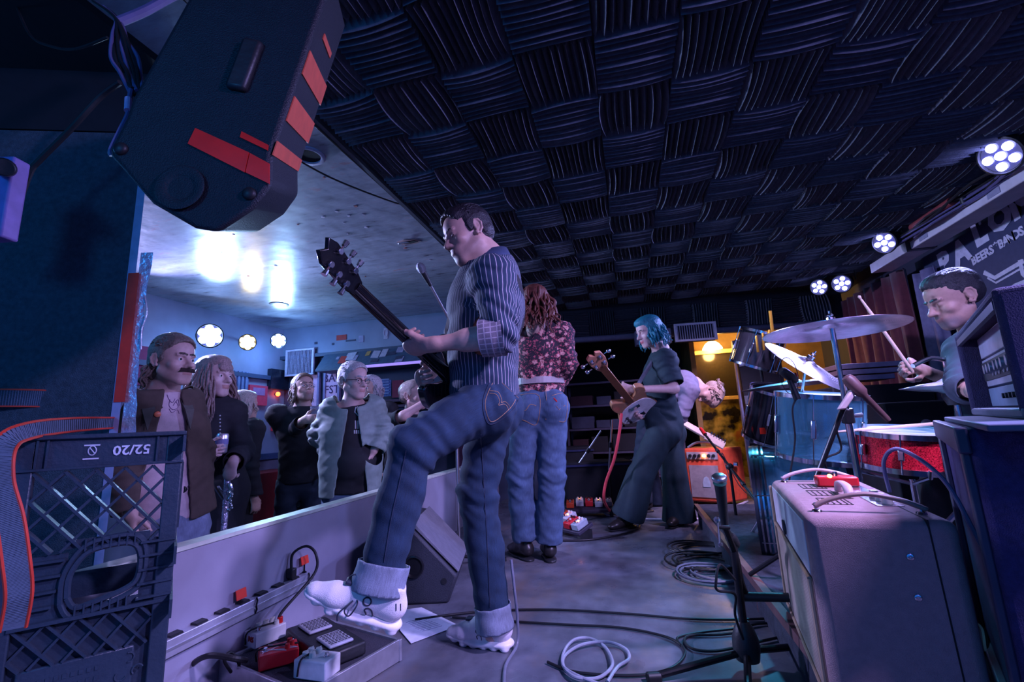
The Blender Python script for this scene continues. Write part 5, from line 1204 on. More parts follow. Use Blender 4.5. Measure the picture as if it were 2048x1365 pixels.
# handle opening: a ribbed surround
plate('handle_backing', .035, .198, .108, .302, .010, .016); plate('handle_backing', .238, .192, CW - .03, .302, .010, .016); plate('handle_backing', .1, .287, .245, .302, .010, .016); plate('handle_backing', .1, .178, .25, .192, .010, .016)
for k in range(5): plate('rib', .03, .205 + k * .024, .105 - .004 * k, .209 + k * .024, -.005, .02); plate('rib', .235 - .0 * k, .195 + k * .024, CW, .199 + k * .024, -.005, .02)
loop = [(.115, .27), (.115, .235), (.135, .205), (.165, .195), (.215, .195), (.235, .215), (.235, .255), (.215, .272), (.16, .285), (.13, .288)]
for off_, nm in ((0, 'handle_rim'), (.018, 'handle_rim')):
    pts = [cr(.175 + (u - .175) * (1 + off_ * 9), .24 + (v - .24) * (1 + off_ * 16), .004) for u, v in loop]; MB().tube(spline(pts + [pts[0]], 5), .0065, 6).build(nm, CR, g)
for k in range(7): u = .135 + k * .0145; plate('rib', u, .178, u + .003, .198, -.003, .014); plate('rib', u - .005, .284, u - .002, .304, -.003, .014)
plate('ledge', .03, .300, CW, .306, -.006, .02)
plate('emblem_panel', .05, .37, CW - .06, .455, .004, .012, bevel=.006)
for k in range(3): a = k * 2.094 + .4; c = cr(.235 + .017 * cos(a), .405 + .017 * sin(a), .003); MB().tube([c + (CX * cos(t) + V((0, 0, sin(t)))) * .010 for t in [a + i * .5 for i in range(8)]], .0022, 5).build('embossed_arrow', CR, g)
mb = MB()
for k in range(3):
    for j in range(9): mb.box(cr(.075 + j * .013, .392 + k * .016, .004), (.007, .003, .009), CX, CYd)
mb.build('embossed_writing', CR, g)['kind'] = 'stuff'
# sides and back of the crate
for side in (0, 1):
    u = 0 if side == 0 else CW
    for v in (.0, .2, .29, CH - .05): MB().box(cr(u, v + .02, CW / 2), (.006, CW, .04), CX, CYd).build('side_band', CR, g)
    for k in range(9): MB().box(cr(u, .12, .03 + k * .034), (.008, .004, .16), CX, CYd).build('side_bar', CR, g)
for v in (.0, .25): MB().box(cr(CW / 2, v + .03, CW), (CW, .006, .06), CX, CYd).build('back_band', CR, g)
MB().box(cr(CW / 2, CH - .01, CW / 2), (CW, CW, .006), CX, CYd).build('crate_floor', CR, g)
# ---- tall strapped speaker stack at far left, with taped edge
CP = mat('speaker_carpet', (.055, .085, .11), .95, 0, .25, 60, bump=.8, bs=350)
ct = D(243, 650, 1.60); fx = cv(-1, 0, -.12).normalized(); dx = V((-fx.y, fx.x, 0)) * -1
g = thing('speaker_stack', 'tall carpeted speaker cabinet with orange and silver tape down its edge', 'speaker', V((ct.x, ct.y, 0)))
cc = V((ct.x, ct.y, 0)); bk = (FH - RH * .875).normalized() * .5
cz0, cz1 = -.55, 1.98
MB().hexa([p + V((0, 0, q_)) for q_ in (cz0, cz1) for p in (cc + fx * 1.3, cc, cc + bk - RH * .06, cc + fx * 1.3 + bk)]).build('cabinet', CP, g)
MB().hexa([p + V((0, 0, q_)) for q_ in (cz0, cz1) for p in (cc - bk * .008, cc + RH * .030 - bk * .008, cc + RH * .024 + bk * .05, cc + bk * .05)]).build('edge_board', mat('edge_lilac', (.40, .38, .55), .5), g)
MB().hexa([p + V((0, 0, q_)) for q_ in (.96, 1.42) for p in (cc + RH * .003 - bk * .014, cc + RH * .042 - bk * .014, cc + RH * .042 + bk * .01, cc + RH * .003 + bk * .01)]).build('orange_tape', REDTAPE, g)
tp = MB(); rn = random.Random(2); zs = [.82 + .68 * i / 16 for i in range(17)]
vs = [];
for z in zs:
    r_ = .050 + rn.uniform(-.006, .01) * (1 if z > 1.1 else .4) + (.012 * (z < .95)); vs += [cc + RH * .040 + bk * .012 + V((0, 0, z)), cc + RH * (.026 + r_) + bk * (.02 + .01 * sin(z * 40)) + V((0, 0, z))]
tp.add(vs + [v + bk * .01 for v in vs], [(2 * i, 2 * i + 1, 2 * i + 3, 2 * i + 2) for i in range(16)] + [(34 + 2 * i, 34 + 2 * i + 2, 34 + 2 * i + 3, 34 + 2 * i + 1) for i in range(16)])
tp.build('silver_tape', mat('duct_tape', (.62, .62, .70), .3, .5, bump=.6, bs=60), g, smooth=40)
MB().tube(spline([cc + RH * .07 + bk * .02 + V((0, 0, 1.34)), cc + RH * .085 + V((0, 0, 1.27)), cc + RH * .073 + V((0, 0, 1.21)), cc + RH * .078 + V((0, 0, 1.14))], 4), .0025, 4).build('tape_shred', mat('duct_tape'), g)
# webbing straps with orange edges
WEB = mat('webbing', (.035, .06, .09), .8, bump=.8, bs=200); WEO = mat('webbing_edge', (.75, .06, .03), .6)
def webbing(lab, pix, wdt, parent=None):
    g = thing('ratchet_strap', lab, 'strap', pix[0])
    pts = spline(pix, 8); up_ = [V((0, 0, 1))] * len(pts); n = len(pts); vs = []
    for i, p in enumerate(pts):
        t = (pts[min(i + 1, n - 1)] - pts[max(i - 1, 0)]).normalized(); nrm = (CAM - p).normalized(); s_ = t.cross(nrm).normalized(); vs.append((p, s_, nrm))
    b = MB(); b.add([p + s_ * k * wdt / 2 + nr * j for p, s_, nr in vs for k, j in ((-1, 0), (1, 0), (1, .003), (-1, .003))], [(4 * i + k, 4 * i + (k + 1) % 4, 4 * i + 4 + (k + 1) % 4, 4 * i + 4 + k) for i in range(n - 1) for k in range(4)]); b.build('webbing', WEB, g)
    for k in (-1, 1): MB().tube([p + s_ * k * wdt / 2 + nr * .002 for p, s_, nr in vs], .0032, 6).build('edge_cord', WEO, g)
    mb = MB()
    for i in range(0, n - 1, 1):
        for j in range(3):
            p = vs[i][0].lerp(vs[i + 1][0], j / 3); mb.tube([p - vs[i][1] * wdt * .45 + vs[i][2] * .003, p + vs[i][1] * wdt * .45 + vs[i][2] * .003], .0012, 4)
    mb.build('weave_ribs', mat('weave_light', (.12, .17, .24), .8), g)['kind'] = 'stuff'
    return g
webbing('orange-edged ratchet strap drawn level round the speaker stack above the crate', [D(-60, 796, 1.46), D(60, 797, 1.52), D(150, 800, 1.56), D(216, 806, 1.585), D(236, 810, 1.585), D(244, 812, 1.66)], .055)
webbing('slack orange-edged strap hanging down in front of the milk crate at far left', [D(234, 846, 1.58), D(150, 850, 1.2), D(60, 862, .97), D(10, 890, .88), D(0, 960, .85), D(20, 1040, .84), D(32, 1120, .84), D(38, 1190, .85), D(26, 1260, .86)], .034)
# ---- hanging PA loudspeaker, top left
PAM = mat('pa_black', (.009, .011, .017), .5, bump=.35, bs=350)
dn = .95; q_ = [(1150, -160), (1900, -160), (1545, 880), (1545, 1050), (1440, 1190), (1235, 1325), (1100, 1300), (860, 1160), (700, 975), (622, 890), (618, 845), (712, 665), (745, 560)]
_a, _b, _c = D(535, -56, 1.06), D(218, 310, .95), D(543, 369, .95); _n = (_b - _a).cross(_c - _a).normalized()
def onpl(x, y): r = ray(x / 2.844, y / 2.844); return CAM + r * ((_a - CAM).dot(_n) / r.dot(_n))
poly = [onpl(x, y) for x, y in q_]
ev = RTV * -.07 + UPV * .064 + FW * .27
g = thing('pa_loudspeaker', 'black loudspeaker hung from the ceiling with orange and red tape on it', 'speaker', poly[4])
n = len(poly); b = MB(); b.add(poly + [p + ev for p in poly], [tuple(range(n)), tuple(range(2 * n - 1, n - 1, -1))] + [(i, n + i, n + (i + 1) % n, (i + 1) % n) for i in range(n)]); pa = b.build('cabinet', PAM, g, bevel=.012, seg=3)
pn = (poly[2] - poly[0]).cross(poly[6] - poly[0]).normalized()
if pn.dot(CAM - poly[3]) < 0: pn = -pn
T = bvh(pa)
def patch(n_, pix, m, par, lift=.003, th=.002):
    q = project(T, pix, lift); k = len(q); nn = len(pix)
    if k < nn: return
    nr = sum(((q[(i + 1) % k] - q[i]).cross(q[(i + 2) % k] - q[(i + 1) % k]) for i in range(k)), V((0, 0, 0))).normalized()
    if nr.dot(CAM - q[0]) < 0: q = q[::-1]; nr = -nr
    return MB().add([p - nr * th for p in q] + q, [tuple(range(k - 1, -1, -1)), tuple(range(k, 2 * k))] + [(i, (i + 1) % k, k + (i + 1) % k, k + i) for i in range(k)]).build(n_, m, par)
OT = mat('orange_gaffer', (.62, .10, .05), .55); RT2 = mat('red_gaffer', (.75, .012, .008), .3)
def sc2(l): return [(x / 2.844, y / 2.844) for x, y in l]
patch('red_tape', sc2([(1115, 733), (1420, 872), (1395, 985), (1072, 822)]), RT2, g); patch('red_tape', sc2([(1425, 875), (1535, 935), (1535, 1050), (1400, 985)]), RT2, g)
patch('red_tape', sc2([(1378, 752), (1530, 830), (1525, 860), (1368, 785)]), RT2, g)
fe = [poly[1] , poly[2]]
def sidequad(n_, t0, t1, a0, a1, m):
    e0, e1 = poly[1].lerp(poly[2], t0), poly[1].lerp(poly[2], t1); s0 = ev * a0; s1 = ev * a1; nr = (e1 - e0).cross(ev).normalized()
    if nr.dot(CAM - e0) < 0: nr = -nr
    q = [e0 + s0, e0 + s1, e1 + s1, e1 + s0]; MB().add([p + nr * .0005 for p in q] + [p + nr * .003 for p in q], [(3, 2, 1, 0), (4, 5, 6, 7), (0, 1, 5, 4), (1, 2, 6, 5), (2, 3, 7, 6), (3, 0, 4, 7)]).build(n_, m, g)
for t0, t1, a0, a1 in ((.27, .305, .3, .75), (.44, .57, .05, .98), (.69, .82, .05, .98), (.93, 1.0, .0, .95)): sidequad('orange_tape', t0, t1, a0, a1, OT)
patch('orange_tape', sc2([(715, 1005), (830, 1120), (770, 1095), (700, 1045)]), REDTAPE, g)
for cx, cy, r in ((1035, 1075, .042), ):
    c = project(T, [(cx / 2.844, cy / 2.844)], .0)[0] + pn * .004; MB().lathe([(.048, .0), (.050, .004), (.046, .006), (.030, .002), (.016, -.004), (.014, -.012), (.0001, -.012)], c, pn, 28).build('pole_socket', PAM, g, smooth=50)
for cx, cy in ((690, 850), (1420, 1105)):
    q = project(T, [(cx / 2.844, cy / 2.844)], 0)
    if q: MB().lathe([(.014, 0), (.014, .004), (.010, .008), (.0001, .009)], q[0], pn, 18).build('rubber_foot', RUBBER, g, smooth=50)
q = project(T, [(1400 / 2.844, 380 / 2.844)], 0)
if q: MB().box(q[0] + pn * .004, (.13, .045, .02), (poly[2] - poly[1]), (poly[2] - poly[1]).cross(pn)).build('handle_recess', BLACKP, g, bevel=.008)
# cables looping at its upper left corner
g = thing('cable_bundle', 'bundle of dark cables looping above the hanging loudspeaker', 'cable', D(240, 100, 1.1))
rn = random.Random(8)
for k in range(7):
    o = rn.uniform(-8, 8); MB().tube(spline([D(200 + o * 2, 10 + o, 1.25), D(235 + o, 40 + o, 1.2), D(225 + 5 * k, 75 + o, 1.15), D(222 + 9 * k, 115, 1.12), D(240 + 7 * k, 150 + o, 1.08), D(262 + 4 * k, 185 - o, 1.04)], 6), .0045, 7).build('cable', RUBBER if k % 3 else mat('cable_blue', (.10, .09, .2), .5), g)
MB().tube(spline([D(235, 45, 1.2), D(290, 22, 1.25), D(350, -10, 1.3), D(420, -40, 1.35)], 6), .012, 8).build('cable', mat('cable_blue'), g)
MB().tube(spline([D(262, 180, 1.04), D(258, 205, 1.02), D(256, 228, 1.0), D(240, 262, .98), D(222, 300, .965), D(224, 312, .965)], 6), .005, 8).build('cable', mat('cable_blue'), g)
MB().cyl(D(257, 198, 1.02), D(256, 222, 1.0), .007, .007, 12).build('connector', mat('label_pink', (.5, .38, .6), .5), g)
o = MB().tube(spline([D(30, 5, 1.5), D(60, 70, 1.45), D(100, 92, 1.4), D(150, 98, 1.35), D(215, 75, 1.3)], 6), .004, 6).build('hanging_wire', RUBBER, None); tag(o, 'thin wire sagging across the dark corner above the speaker stack', 'cable')
o = MB().tube(spline([D(240, 165, 1.5), D(200, 195, 1.52), D(140, 260, 1.5), D(80, 320, 1.48), D(60, 345, 1.47), D(30, 420, 1.44), D(-20, 500, 1.42)], 8), .009, 8).build('power_cable', RUBBER, None); tag(o, 'thick black cable running down across the carpeted speaker stack', 'cable')
g = thing('wall_fixture', 'violet box with a round boss at the left edge of the picture', 'fixture', D(10, 400, 1.35))
MB().box(D(0, 400, 1.38), (.10, .05, .26), RH, FH).build('housing', mat('violet_plastic', (.35, .22, .55), .5), g, bevel=.006); MB().cyl(D(8, 335, 1.36), D(8, 335, 1.30), .028, .024, 18).build('boss', BLACKP, g, bevel=.003)
# dark block added to fill the black corner above the speaker stack
struct('trim_3', MB().hexa([p + V((0, 0, q_)) for q_ in (1.985, CEILZ) for p in (cc + fx * 1.6, cc + RH * .02, cc + bk, cc + fx * 1.6 + bk)]), mat('panel_dark', (.008, .010, .014), .9))
# ================================================================ right half: amplifiers, drum kit, stands
# carpeted riser under drums and amplifiers
RZ = .15
RIM = mat('riser_carpet', (.04, .045, .065), .95, 0, .35, 30, bump=.5, bs=250)
rs = struct('trim_riser', MB().bb((.46, -.4, 0), (2.72, 4.0, RZ)), RIM)
struct('trim_riser_edge', MB().bb((.44, -.4, RZ - .03), (.47, 4.0, RZ + .004)), mat('riser_edge', (.13, .06, .06), .6, 0, .3, 8), rs)
# ---- cream combo amplifier
C1 = V((.375, 1.235, 0)); C3 = V((.485, 1.915, 0)); X = (C3 - C1).normalized(); Y = V((X.y, -X.x, 0)); AL_ = (C3 - C1).length; AD = .275; z0, z1 = .16, .585
def am(x, y, z): return C1 + X * x + Y * y + V((0, 0, z))
g = thing('combo_amplifier', 'cream-covered amplifier with gold grille cloth, lying on its side in the right foreground', 'amplifier', am(AL_ / 2, AD / 2, z0))
TW = mat('amp_tolex', (.44, .27, .29), .7, 0, .08, 60, bump=.6, bs=700)
MB().hexa([am(0, 0, z0), am(AL_, 0, z0), am(AL_, AD, z0), am(0, AD, z0), am(0, 0, z1), am(AL_, 0, z1), am(AL_, AD, z1), am(0, AD, z1)]).build('cabinet', TW, g, bevel=.022, seg=4)
gc = mat('grille_cloth', (.40, .30, .24), .8); M_ = gc; nt = gc.node_tree; wv = node(gc, 'ShaderNodeTexWave'); wv.inputs['Scale'].default_value = 30; wv.bands_direction = 'Y'; tcn = node(gc, 'ShaderNodeTexCoord'); nt.links.new(tcn.outputs['Object'], wv.inputs['Vector']); rp = ramp(gc, [(.4, (.10, .06, .05)), (.6, (.60, .48, .40))]); nt.links.new(wv.outputs['Fac'], rp.inputs[0]); nt.links.new(rp.outputs[0], nt.nodes['Mix'].inputs[6])
MB().hexa([am(.05, -.004, z0 + .03), am(AL_ - .03, -.004, z0 + .03), am(AL_ - .03, .01, z0 + .03), am(.05, .01, z0 + .03), am(.05, -.004, z1 - .15), am(AL_ - .03, -.004, z1 - .15), am(AL_ - .03, .01, z1 - .15), am(.05, .01, z1 - .15)]).build('grille', gc, g)
for a_, b_ in ((am(.04, -.006, z1 - .145), am(AL_ - .02, -.006, z1 - .145)), (am(.04, -.006, z0 + .025), am(AL_ - .02, -.006, z0 + .025)), (am(AL_ - .022, -.006, z0 + .02), am(AL_ - .022, -.006, z1 - .02)), (am(.04, -.006, z0 + .02), am(.04, -.006, z1 - .145))):
    MB().tube([a_, b_], .005, 8).build('piping', mat('gold_piping', (.45, .30, .20), .5), g)
MB().tube([am(AL_ - .010, -.003, z0 + .02), am(AL_ - .010, -.003, z1 - .02)], .003, 6).build('piping', mat('gold_piping'), g)
MB().hexa([am(.05, -.002, z1 - .14), am(AL_ - .03, -.002, z1 - .14), am(AL_ - .03, .01, z1 - .14), am(.05, .01, z1 - .14), am(.05, -.002, z1 - .02), am(AL_ - .03, -.002, z1 - .02), am(AL_ - .03, .01, z1 - .02), am(.05, .01, z1 - .02)]).build('fascia', mat('amp_fascia', (.62, .58, .64), .6), g, bevel=.002)
MB().lathe([(.022, 0), (.022, .004), (.001, .006)], am(.42, -.004, z1 - .11), -Y, 20).build('logo_badge', mat('badge_dark', (.05, .05, .07), .3, .5), g, smooth=50)
for sc_ in ((.0, .0),):
    MB().hexa([am(0 - .0008, AD - .045, z0), am(AL_, AD - .045, z0), am(AL_, AD - .042, z0), am(0 - .0008, AD - .042, z0), am(-.0008, AD - .055, z1 + .0008), am(AL_, AD - .055, z1 + .0008), am(AL_, AD - .052, z1 + .0008), am(-.0008, AD - .052, z1 + .0008)]).build('panel_joint', mat('joint_black', (.01, .01, .012), .8), g)
for zz in (z1 - .075, z1 - .155, ): MB().lathe([(.0065, 0), (.0065, .002), (.004, .003), (.0001, .002)], am(-.001, AD - .095, zz), -X, 14).build('screw', CHROME, g, smooth=50)
for k, x in enumerate((.07, AL_ - .07)):
    h_ = MB().tube(spline([am(x, .03, z1 + .012), am(x, .07, z1 + .030), am(x, .135, z1 + .042), am(x, .20, z1 + .030), am(x, .245, z1 + .010)], 6), .009, 10, flat=((0, 0, 1), .6)).build('handle', mat('handle_leather', (.30, .19, .17), .4) if k == 0 else mat('handle_cream', (.62, .45, .48), .5), g, smooth=True)
    for y in (.035, .235): MB().lathe([(.012, 0), (.010, .006), (.005, .008), (.005, .022), (.0001, .023)], am(x, y, z1 - .002), (0, 0, 1), 12).build('handle_mount', CHROME, h_, smooth=50)
vt = mat('vent_dark', (.06, .04, .05), .8)
for k in range(3):
    x = .22 + k * .145
    for e_ in ((-.05, -.033, .05, -.031), (-.05, .031, .05, .033), (-.05, -.033, -.048, .033), (.048, -.033, .05, .033)):
        MB().hexa([am(x + e_[0], .10 + e_[1], z1), am(x + e_[2], .10 + e_[1], z1), am(x + e_[2], .10 + e_[3], z1), am(x + e_[0], .10 + e_[3], z1), am(x + e_[0], .10 + e_[1], z1 + .0015), am(x + e_[2], .10 + e_[1], z1 + .0015), am(x + e_[2], .10 + e_[3], z1 + .0015), am(x + e_[0], .10 + e_[3], z1 + .0015)]).build('vent_outline', vt, g)
    mb = MB()
    for i in range(5):
        for j in range(4): mb.box(am(x - .034 + i * .017, .08 + j * .014, z1 + .0008), (.010, .003, .0016), X, Y)
    mb.build('vent_slots', vt, g)['kind'] = 'stuff'
MB().box(am(AL_ * .52, .205, z1 + .0005), (.40, .055, .003), X, Y).build('control_plate', mat('plate_chrome', (.55, .55, .62), .2, .9), g)
for k in range(3): MB().cyl(am(.18 + k * .05, .205, z1 + .002), am(.18 + k * .05, .205, z1 + .022), .012, .010, 14).build('knob', mat('knob_ivory2', (.75, .70, .66), .4), g, bevel=.001)
MB().tube(spline([am(.40, .15, z1 + .004), am(.38, .15, z1 + .03), am(.30, .15, z1 + .03), am(.28, .15, z1 + .004)], 5), .012, 8, flat=((0, 0, 1), .4)).build('handle', mat('handle_cream'), g, smooth=True)
# red pedal and cable on top
g = thing('effects_pedal', 'small red pedal with a glowing lamp on top of the cream amplifier', 'pedal', am(.52, .17, z1 + .001))
MB().box(am(.52, .17, z1 + .017), (.06, .11, .030), X, Y).build('case', mat('pedal_red'), g, bevel=.005); MB().ball(am(.495, .15, z1 + .034), .007, 10).build('indicator_light', mat('amber_led', (1, .3, .05), .3, emit=(1, .25, .05), es=15), g)
MB().cyl(am(.52, .17, z1 + .03), am(.52, .17, z1 + .045), .007, .006, 10).build('footswitch', CHROME, g)
o = MB().tube(spline([am(.26, .235, z1 + .02), am(.26, .235, z1 + .10), am(.24, .27, z1 + .13), am(.20, .33, z1 + .06), am(.16, .36, z1 - .08), am(.10, .40, z1 - .3)], 8), .005, 8).build('instrument_cable', mat('cable_violet', (.18, .16, .30), .4), None); tag(o, 'grey cable arching out of the top of the cream amplifier', 'cable')
# flight case carrying the amplifier
# ---- tall dark cabinet with amplifier head, right edge
fd = ray(1800, 840); e1 = V((fd.x, fd.y, 0)).normalized(); e2 = V((e1.y, -e1.x, 0))
nc = D(1931, 857, .90); zc_ = nc.z; nc = V((nc.x, nc.y, 0))
VEL = mat('cab_velvet', (.05, .035, .13), .9, 0, .2, 80, bump=.6, bs=500)
g = thing('speaker_cabinet', 'tall dark violet speaker cabinet at the right edge carrying an amplifier head', 'speaker', nc)
LC = .72
def cb(x, y, z): return nc + e1 * x + e2 * y + V((0, 0, z))
MB().hexa([cb(0, .0, RZ), cb(LC, .0, RZ), cb(LC, .5, RZ), cb(0, .5, RZ), cb(0, 0, zc_), cb(LC, 0, zc_), cb(LC, .5, zc_), cb(0, .5, zc_)]).build('cabinet', VEL, g, bevel=.012)
for a_, b_ in (((-.005, zc_ - .05), (LC + .005, zc_ + .002)), ((-.005, RZ), (LC + .005, RZ + .04))): MB().hexa([cb(a_[0], -.018, a_[1]), cb(b_[0], -.018, a_[1]), cb(b_[0], .002, a_[1]), cb(a_[0], .002, a_[1]), cb(a_[0], -.018, b_[1]), cb(b_[0], -.018, b_[1]), cb(b_[0], .002, b_[1]), cb(a_[0], .002, b_[1])]).build('frame_rail', mat('cab_trim', (.035, .035, .075), .5), g, bevel=.004)
for x in (.01, LC - .04): MB().hexa([cb(x, -.014, RZ), cb(x + .04, -.014, RZ), cb(x + .04, .001, RZ), cb(x, .001, RZ), cb(x, -.014, zc_ - .04), cb(x + .04, -.014, zc_ - .04), cb(x + .04, .001, zc_ - .04), cb(x, .001, zc_ - .04)]).build('frame_stile', mat('cab_trim'), g, bevel=.004)
MB().box(cb(.25, .2, zc_ + .006), (.9, .38, .012), e1, e2).build('top_board', mat('cab_top', (.08, .10, .16), .5), g, bevel=.003)
nh = D(2050, 850, .87); fd = D(1945, 835, 1.47) - nh; fd.z = 0; HL_ = fd.length; e1 = fd.normalized(); e2 = V((e1.y, -e1.x, 0)); nh = V((nh.x, nh.y, zc_ + .013)); HH = .262
def hb_(x, y, z): return nh + e1 * x + e2 * y + V((0, 0, z))
g = thing('amplifier_head', 'dark amplifier head with recessed knob panel on top of the tall violet cabinet', 'amplifier', nh)
SHL = mat('head_tolex', (.04, .035, .10), .85, bump=.7, bs=450); FR = mat('head_front', (.02, .035, .07), .6)
def hx(n_, x0, x1, y0, y1, z0, z1, m, **k): return MB().hexa([hb_(x0, y0, z0), hb_(x1, y0, z0), hb_(x1, y1, z0), hb_(x0, y1, z0), hb_(x0, y0, z1), hb_(x1, y0, z1), hb_(x1, y1, z1), hb_(x0, y1, z1)]).build(n_, m, g, **k)
hx('end_panel', 0, .03, 0, .26, 0, HH, SHL, bevel=.012); hx('end_panel', HL_ - .03, HL_, 0, .26, 0, HH, SHL, bevel=.01); hx('top_panel', 0, HL_, 0, .26, HH - .022, HH, SHL, bevel=.008); hx('bottom_panel', 0, HL_, 0, .26, 0, .022, mat('cab_top'), bevel=.006)
hx('rear_panel', .03, HL_ - .03, .2, .21, .02, HH - .02, FR)
for z0_, z1_, yy_, m_ in ((.172, .238, .045, mat('panel_silver', (.42, .42, .55), .35, .2)), (.085, .170, .045, mat('panel_silver')), (.025, .083, .045, mat('panel_blue', (.18, .25, .38), .4))): hx('front_panel', .05, HL_ - .05, yy_, yy_ + .06, z0_, z1_ - .004, m_, bevel=.002)
hx('knob_plate', .05, HL_ - .07, .040, .046, .102, .156, BLACKP)
for k in range(9):
    x = .10 + k * .05 + (k // 3) * .02; MB().lathe([(.020, 0), (.020, .002), (.013, .003), (.0125, .018), (.0001, .019)], hb_(x, .040, .129), -e2, 18).build('knob', mat('knob_edge', (.35, .36, .42), .3, .5), g, smooth=40)
for k in range(8): MB().lathe([(.007, 0), (.007, .012), (.0001, .013)], hb_(.12 + k * .045, .045, .052), -e2, 12).build('small_knob', BLACKP, g, smooth=40)
hx('trim_rail', .03, HL_ - .03, .0, .01, HH - .04, HH - .022, mat('cab_trim')); 
# ---- front microphone stand (short, with boom clamp) at centre right
base = Zp(1497, 1330, .02); base.z = 0
g = thing('microphone_stand', 'short black tripod microphone stand in front of the cream amplifier', 'microphone stand', base)
pt = D(1388, 955, 1.13)
pA = D(1492, 1282, depth(base + V((0, 0, .08)))); pB = D(1452, 1120, depth(base) - .08)
MB().lathe([(.020, .03), (.036, .035), (.042, .07), (.040, .10), (.030, .13), (.018, .15)], base, (0, 0, 1), 20).build('hub', BLACKP, g, smooth=50)
topz = V((base.x, base.y, .40)); MB().cyl(base + V((0, 0, .12)), topz, .013, .012, 16).build('lower_tube', BLACKM, g)
up2 = D(1450, 1055, depth(topz) - .05); MB().cyl(topz, up2, .0105, .010, 14).build('upper_tube', BLACKM, g)
MB().lathe([(.014, -.03), (.019, -.02), (.019, .03), (.013, .04)], topz, (up2 - topz), 16).build('clutch', BLACKP, g, smooth=50)
ga = up2; gb_ = D(1438, 952, depth(up2) - .04); MB().cyl(ga, ga.lerp(gb_, .2), .011, .013, 14).build('microphone_clip', BLACKP, g); mic_body(g, ga.lerp(gb_, .1), gb_ - ga, (gb_ - ga).length * .98, grille=False)
MB().lathe([(.0215, 0), (.0235, .004), (.0235, .012), (.019, .016), (.0001, .0165)], gb_ - (gb_ - ga).normalized() * .016, (gb_ - ga), 18).build('microphone_grille', STEEL, g, smooth=50)
ca = D(1462, 1192, depth(topz) - .0); MB().cyl(D(1482, 1194, depth(topz)), D(1588, 1196, depth(topz) - .05), .015, .014, 14).build('counterweight', BLACKP, g, bevel=.003)
MB().tube(spline([up2, D(1470, 1110, depth(topz)), D(1480, 1160, depth(topz)), D(1492, 1192, depth(topz))], 6), .012, 10).build('boom_arm', BLACKM, g)
MB().cyl(D(1436, 1042, 1.4), D(1440, 1088, 1.4), .004, .004, 8).ball(D(1434, 1040, 1.4), .010, 10).ball(D(1441, 1090, 1.4), .008, 10).build('wing_bolt', CHROME, g); MB().cyl(D(1437, 1055, 1.4), D(1458, 1056, 1.41), .006, .006, 8).build('bolt_arm', BLACKM, g)
for q in ((1300, 1356), (1640, 1290), (1500, 1480)):
    e_ = Zp(q[0], q[1], .015); l_ = MB().tube([base + V((0, 0, .06)), e_], .011, 12).build('leg', BLACKM, g); dd = (e_ - base).normalized(); MB().cyl(e_ - dd * .035, e_ + dd * .01, .016, .016, 12).build('rubber_foot', RUBBER, l_, bevel=.003)
o = MB().tube(spline([D(1470, 1160, 1.43), D(1440, 1130, 1.40), D(1432, 1165, 1.38), D(1436, 1182, 1.39), D(1470, 1190, 1.45), D(1470, 1230, 1.47), D(1486, 1280, 1.47)], 6), .004, 8).build('microphone_cable', RUBBER, None); tag(o, 'black cable clipped to the short microphone stand', 'cable')
# ---- thin boom stand with red tip aimed at the orange amplifier
base = Zp(1468, 1075, 0.0); g = thing('microphone_stand', 'thin black boom stand with a red-tipped arm before the orange amplifier', 'microphone stand', base)
pa_, pb_ = D(1409, 868, 3.55), D(1510, 1000, 2.9); MB().cyl(pa_, pb_, .009, .009, 12).build('boom_arm', BLACKM, g); dv = (pa_ - pb_).normalized(); MB().cyl(pa_ - dv * .01, pa_ + dv * .07, .016, .012, 12).build('red_cap', REDP, g)
mid = pb_.lerp(pa_, .45); MB().cyl(V((mid.x, mid.y, .02)), mid, .010, .009, 12).build('pole', BLACKM, g); MB().ball(mid, .025, 12).build('clutch', BLACKP, g, smooth=50)
for k in range(3): a = k * 2.09; MB().tube([V((mid.x, mid.y, .05)), V((mid.x + cos(a) * .25, mid.y + sin(a) * .25, .01))], .008, 8).build('leg', BLACKM, g)
for k in range(3): p = pb_.lerp(pa_, .2 + .25 * k); MB().cyl(p - dv * .012, p + dv * .012, .014, .014, 10).build('cable_clip', BLACKP, g)
MB().tube(spline([pb_, pb_.lerp(pa_, .3) - V((0, 0, .05)), pb_.lerp(pa_, .6) + V((0, 0, .03)), mid - V((0, 0, .15)), V((mid.x, mid.y, .1))], 6), .003, 6).build('cable', RUBBER, g)
# ---- orange amplifier
OA = V((.60, 5.25, 0)); g = thing('combo_amplifier', 'orange combo amplifier with grey grille cloth on the floor at the back of the stage', 'amplifier', V((.85, 5.2, 0)))
OR = mat('orange_vinyl', (.92, .12, .05), .5, bump=.3, bs=300)
pF0 = Zp(1379, 1003, .03); pF1 = Zp(1453, 1008, .03); pS1 = Zp(1491, 998, .03)
for p in (pF0, pF1, pS1): p.z = 0
dX = (pF1 - pF0); wA = dX.length; dX.normalize(); dY = V((-dX.y, dX.x, 0)); dA = .30; zA = D(1453, 898, depth(pF1)).z
def oa(x, y, z): return pF0 + dX * x + dY * y + V((0, 0, z))
MB().hexa([oa(0, 0, .03), oa(wA, 0, .03), oa(wA + .12, dA, .03), oa(0, dA, .03), oa(0, 0, zA), oa(wA, 0, zA), oa(wA + .12, dA, zA), oa(0, dA, zA)]).build('cabinet', OR, g, bevel=.02, seg=3)
MB().box(oa(wA / 2, -.002, zA * .42), (wA - .07, .012, zA * .56), dX, dY).build('grille', mat('grille_taupe', (.42, .36, .36), .8, bump=.4, bs=400), g)
MB().box(oa(wA / 2, -.002, zA * .87), (wA - .05, .014, zA * .13), dX, dY).build('control_panel', mat('panel_cream', (.5, .45, .45), .4), g)
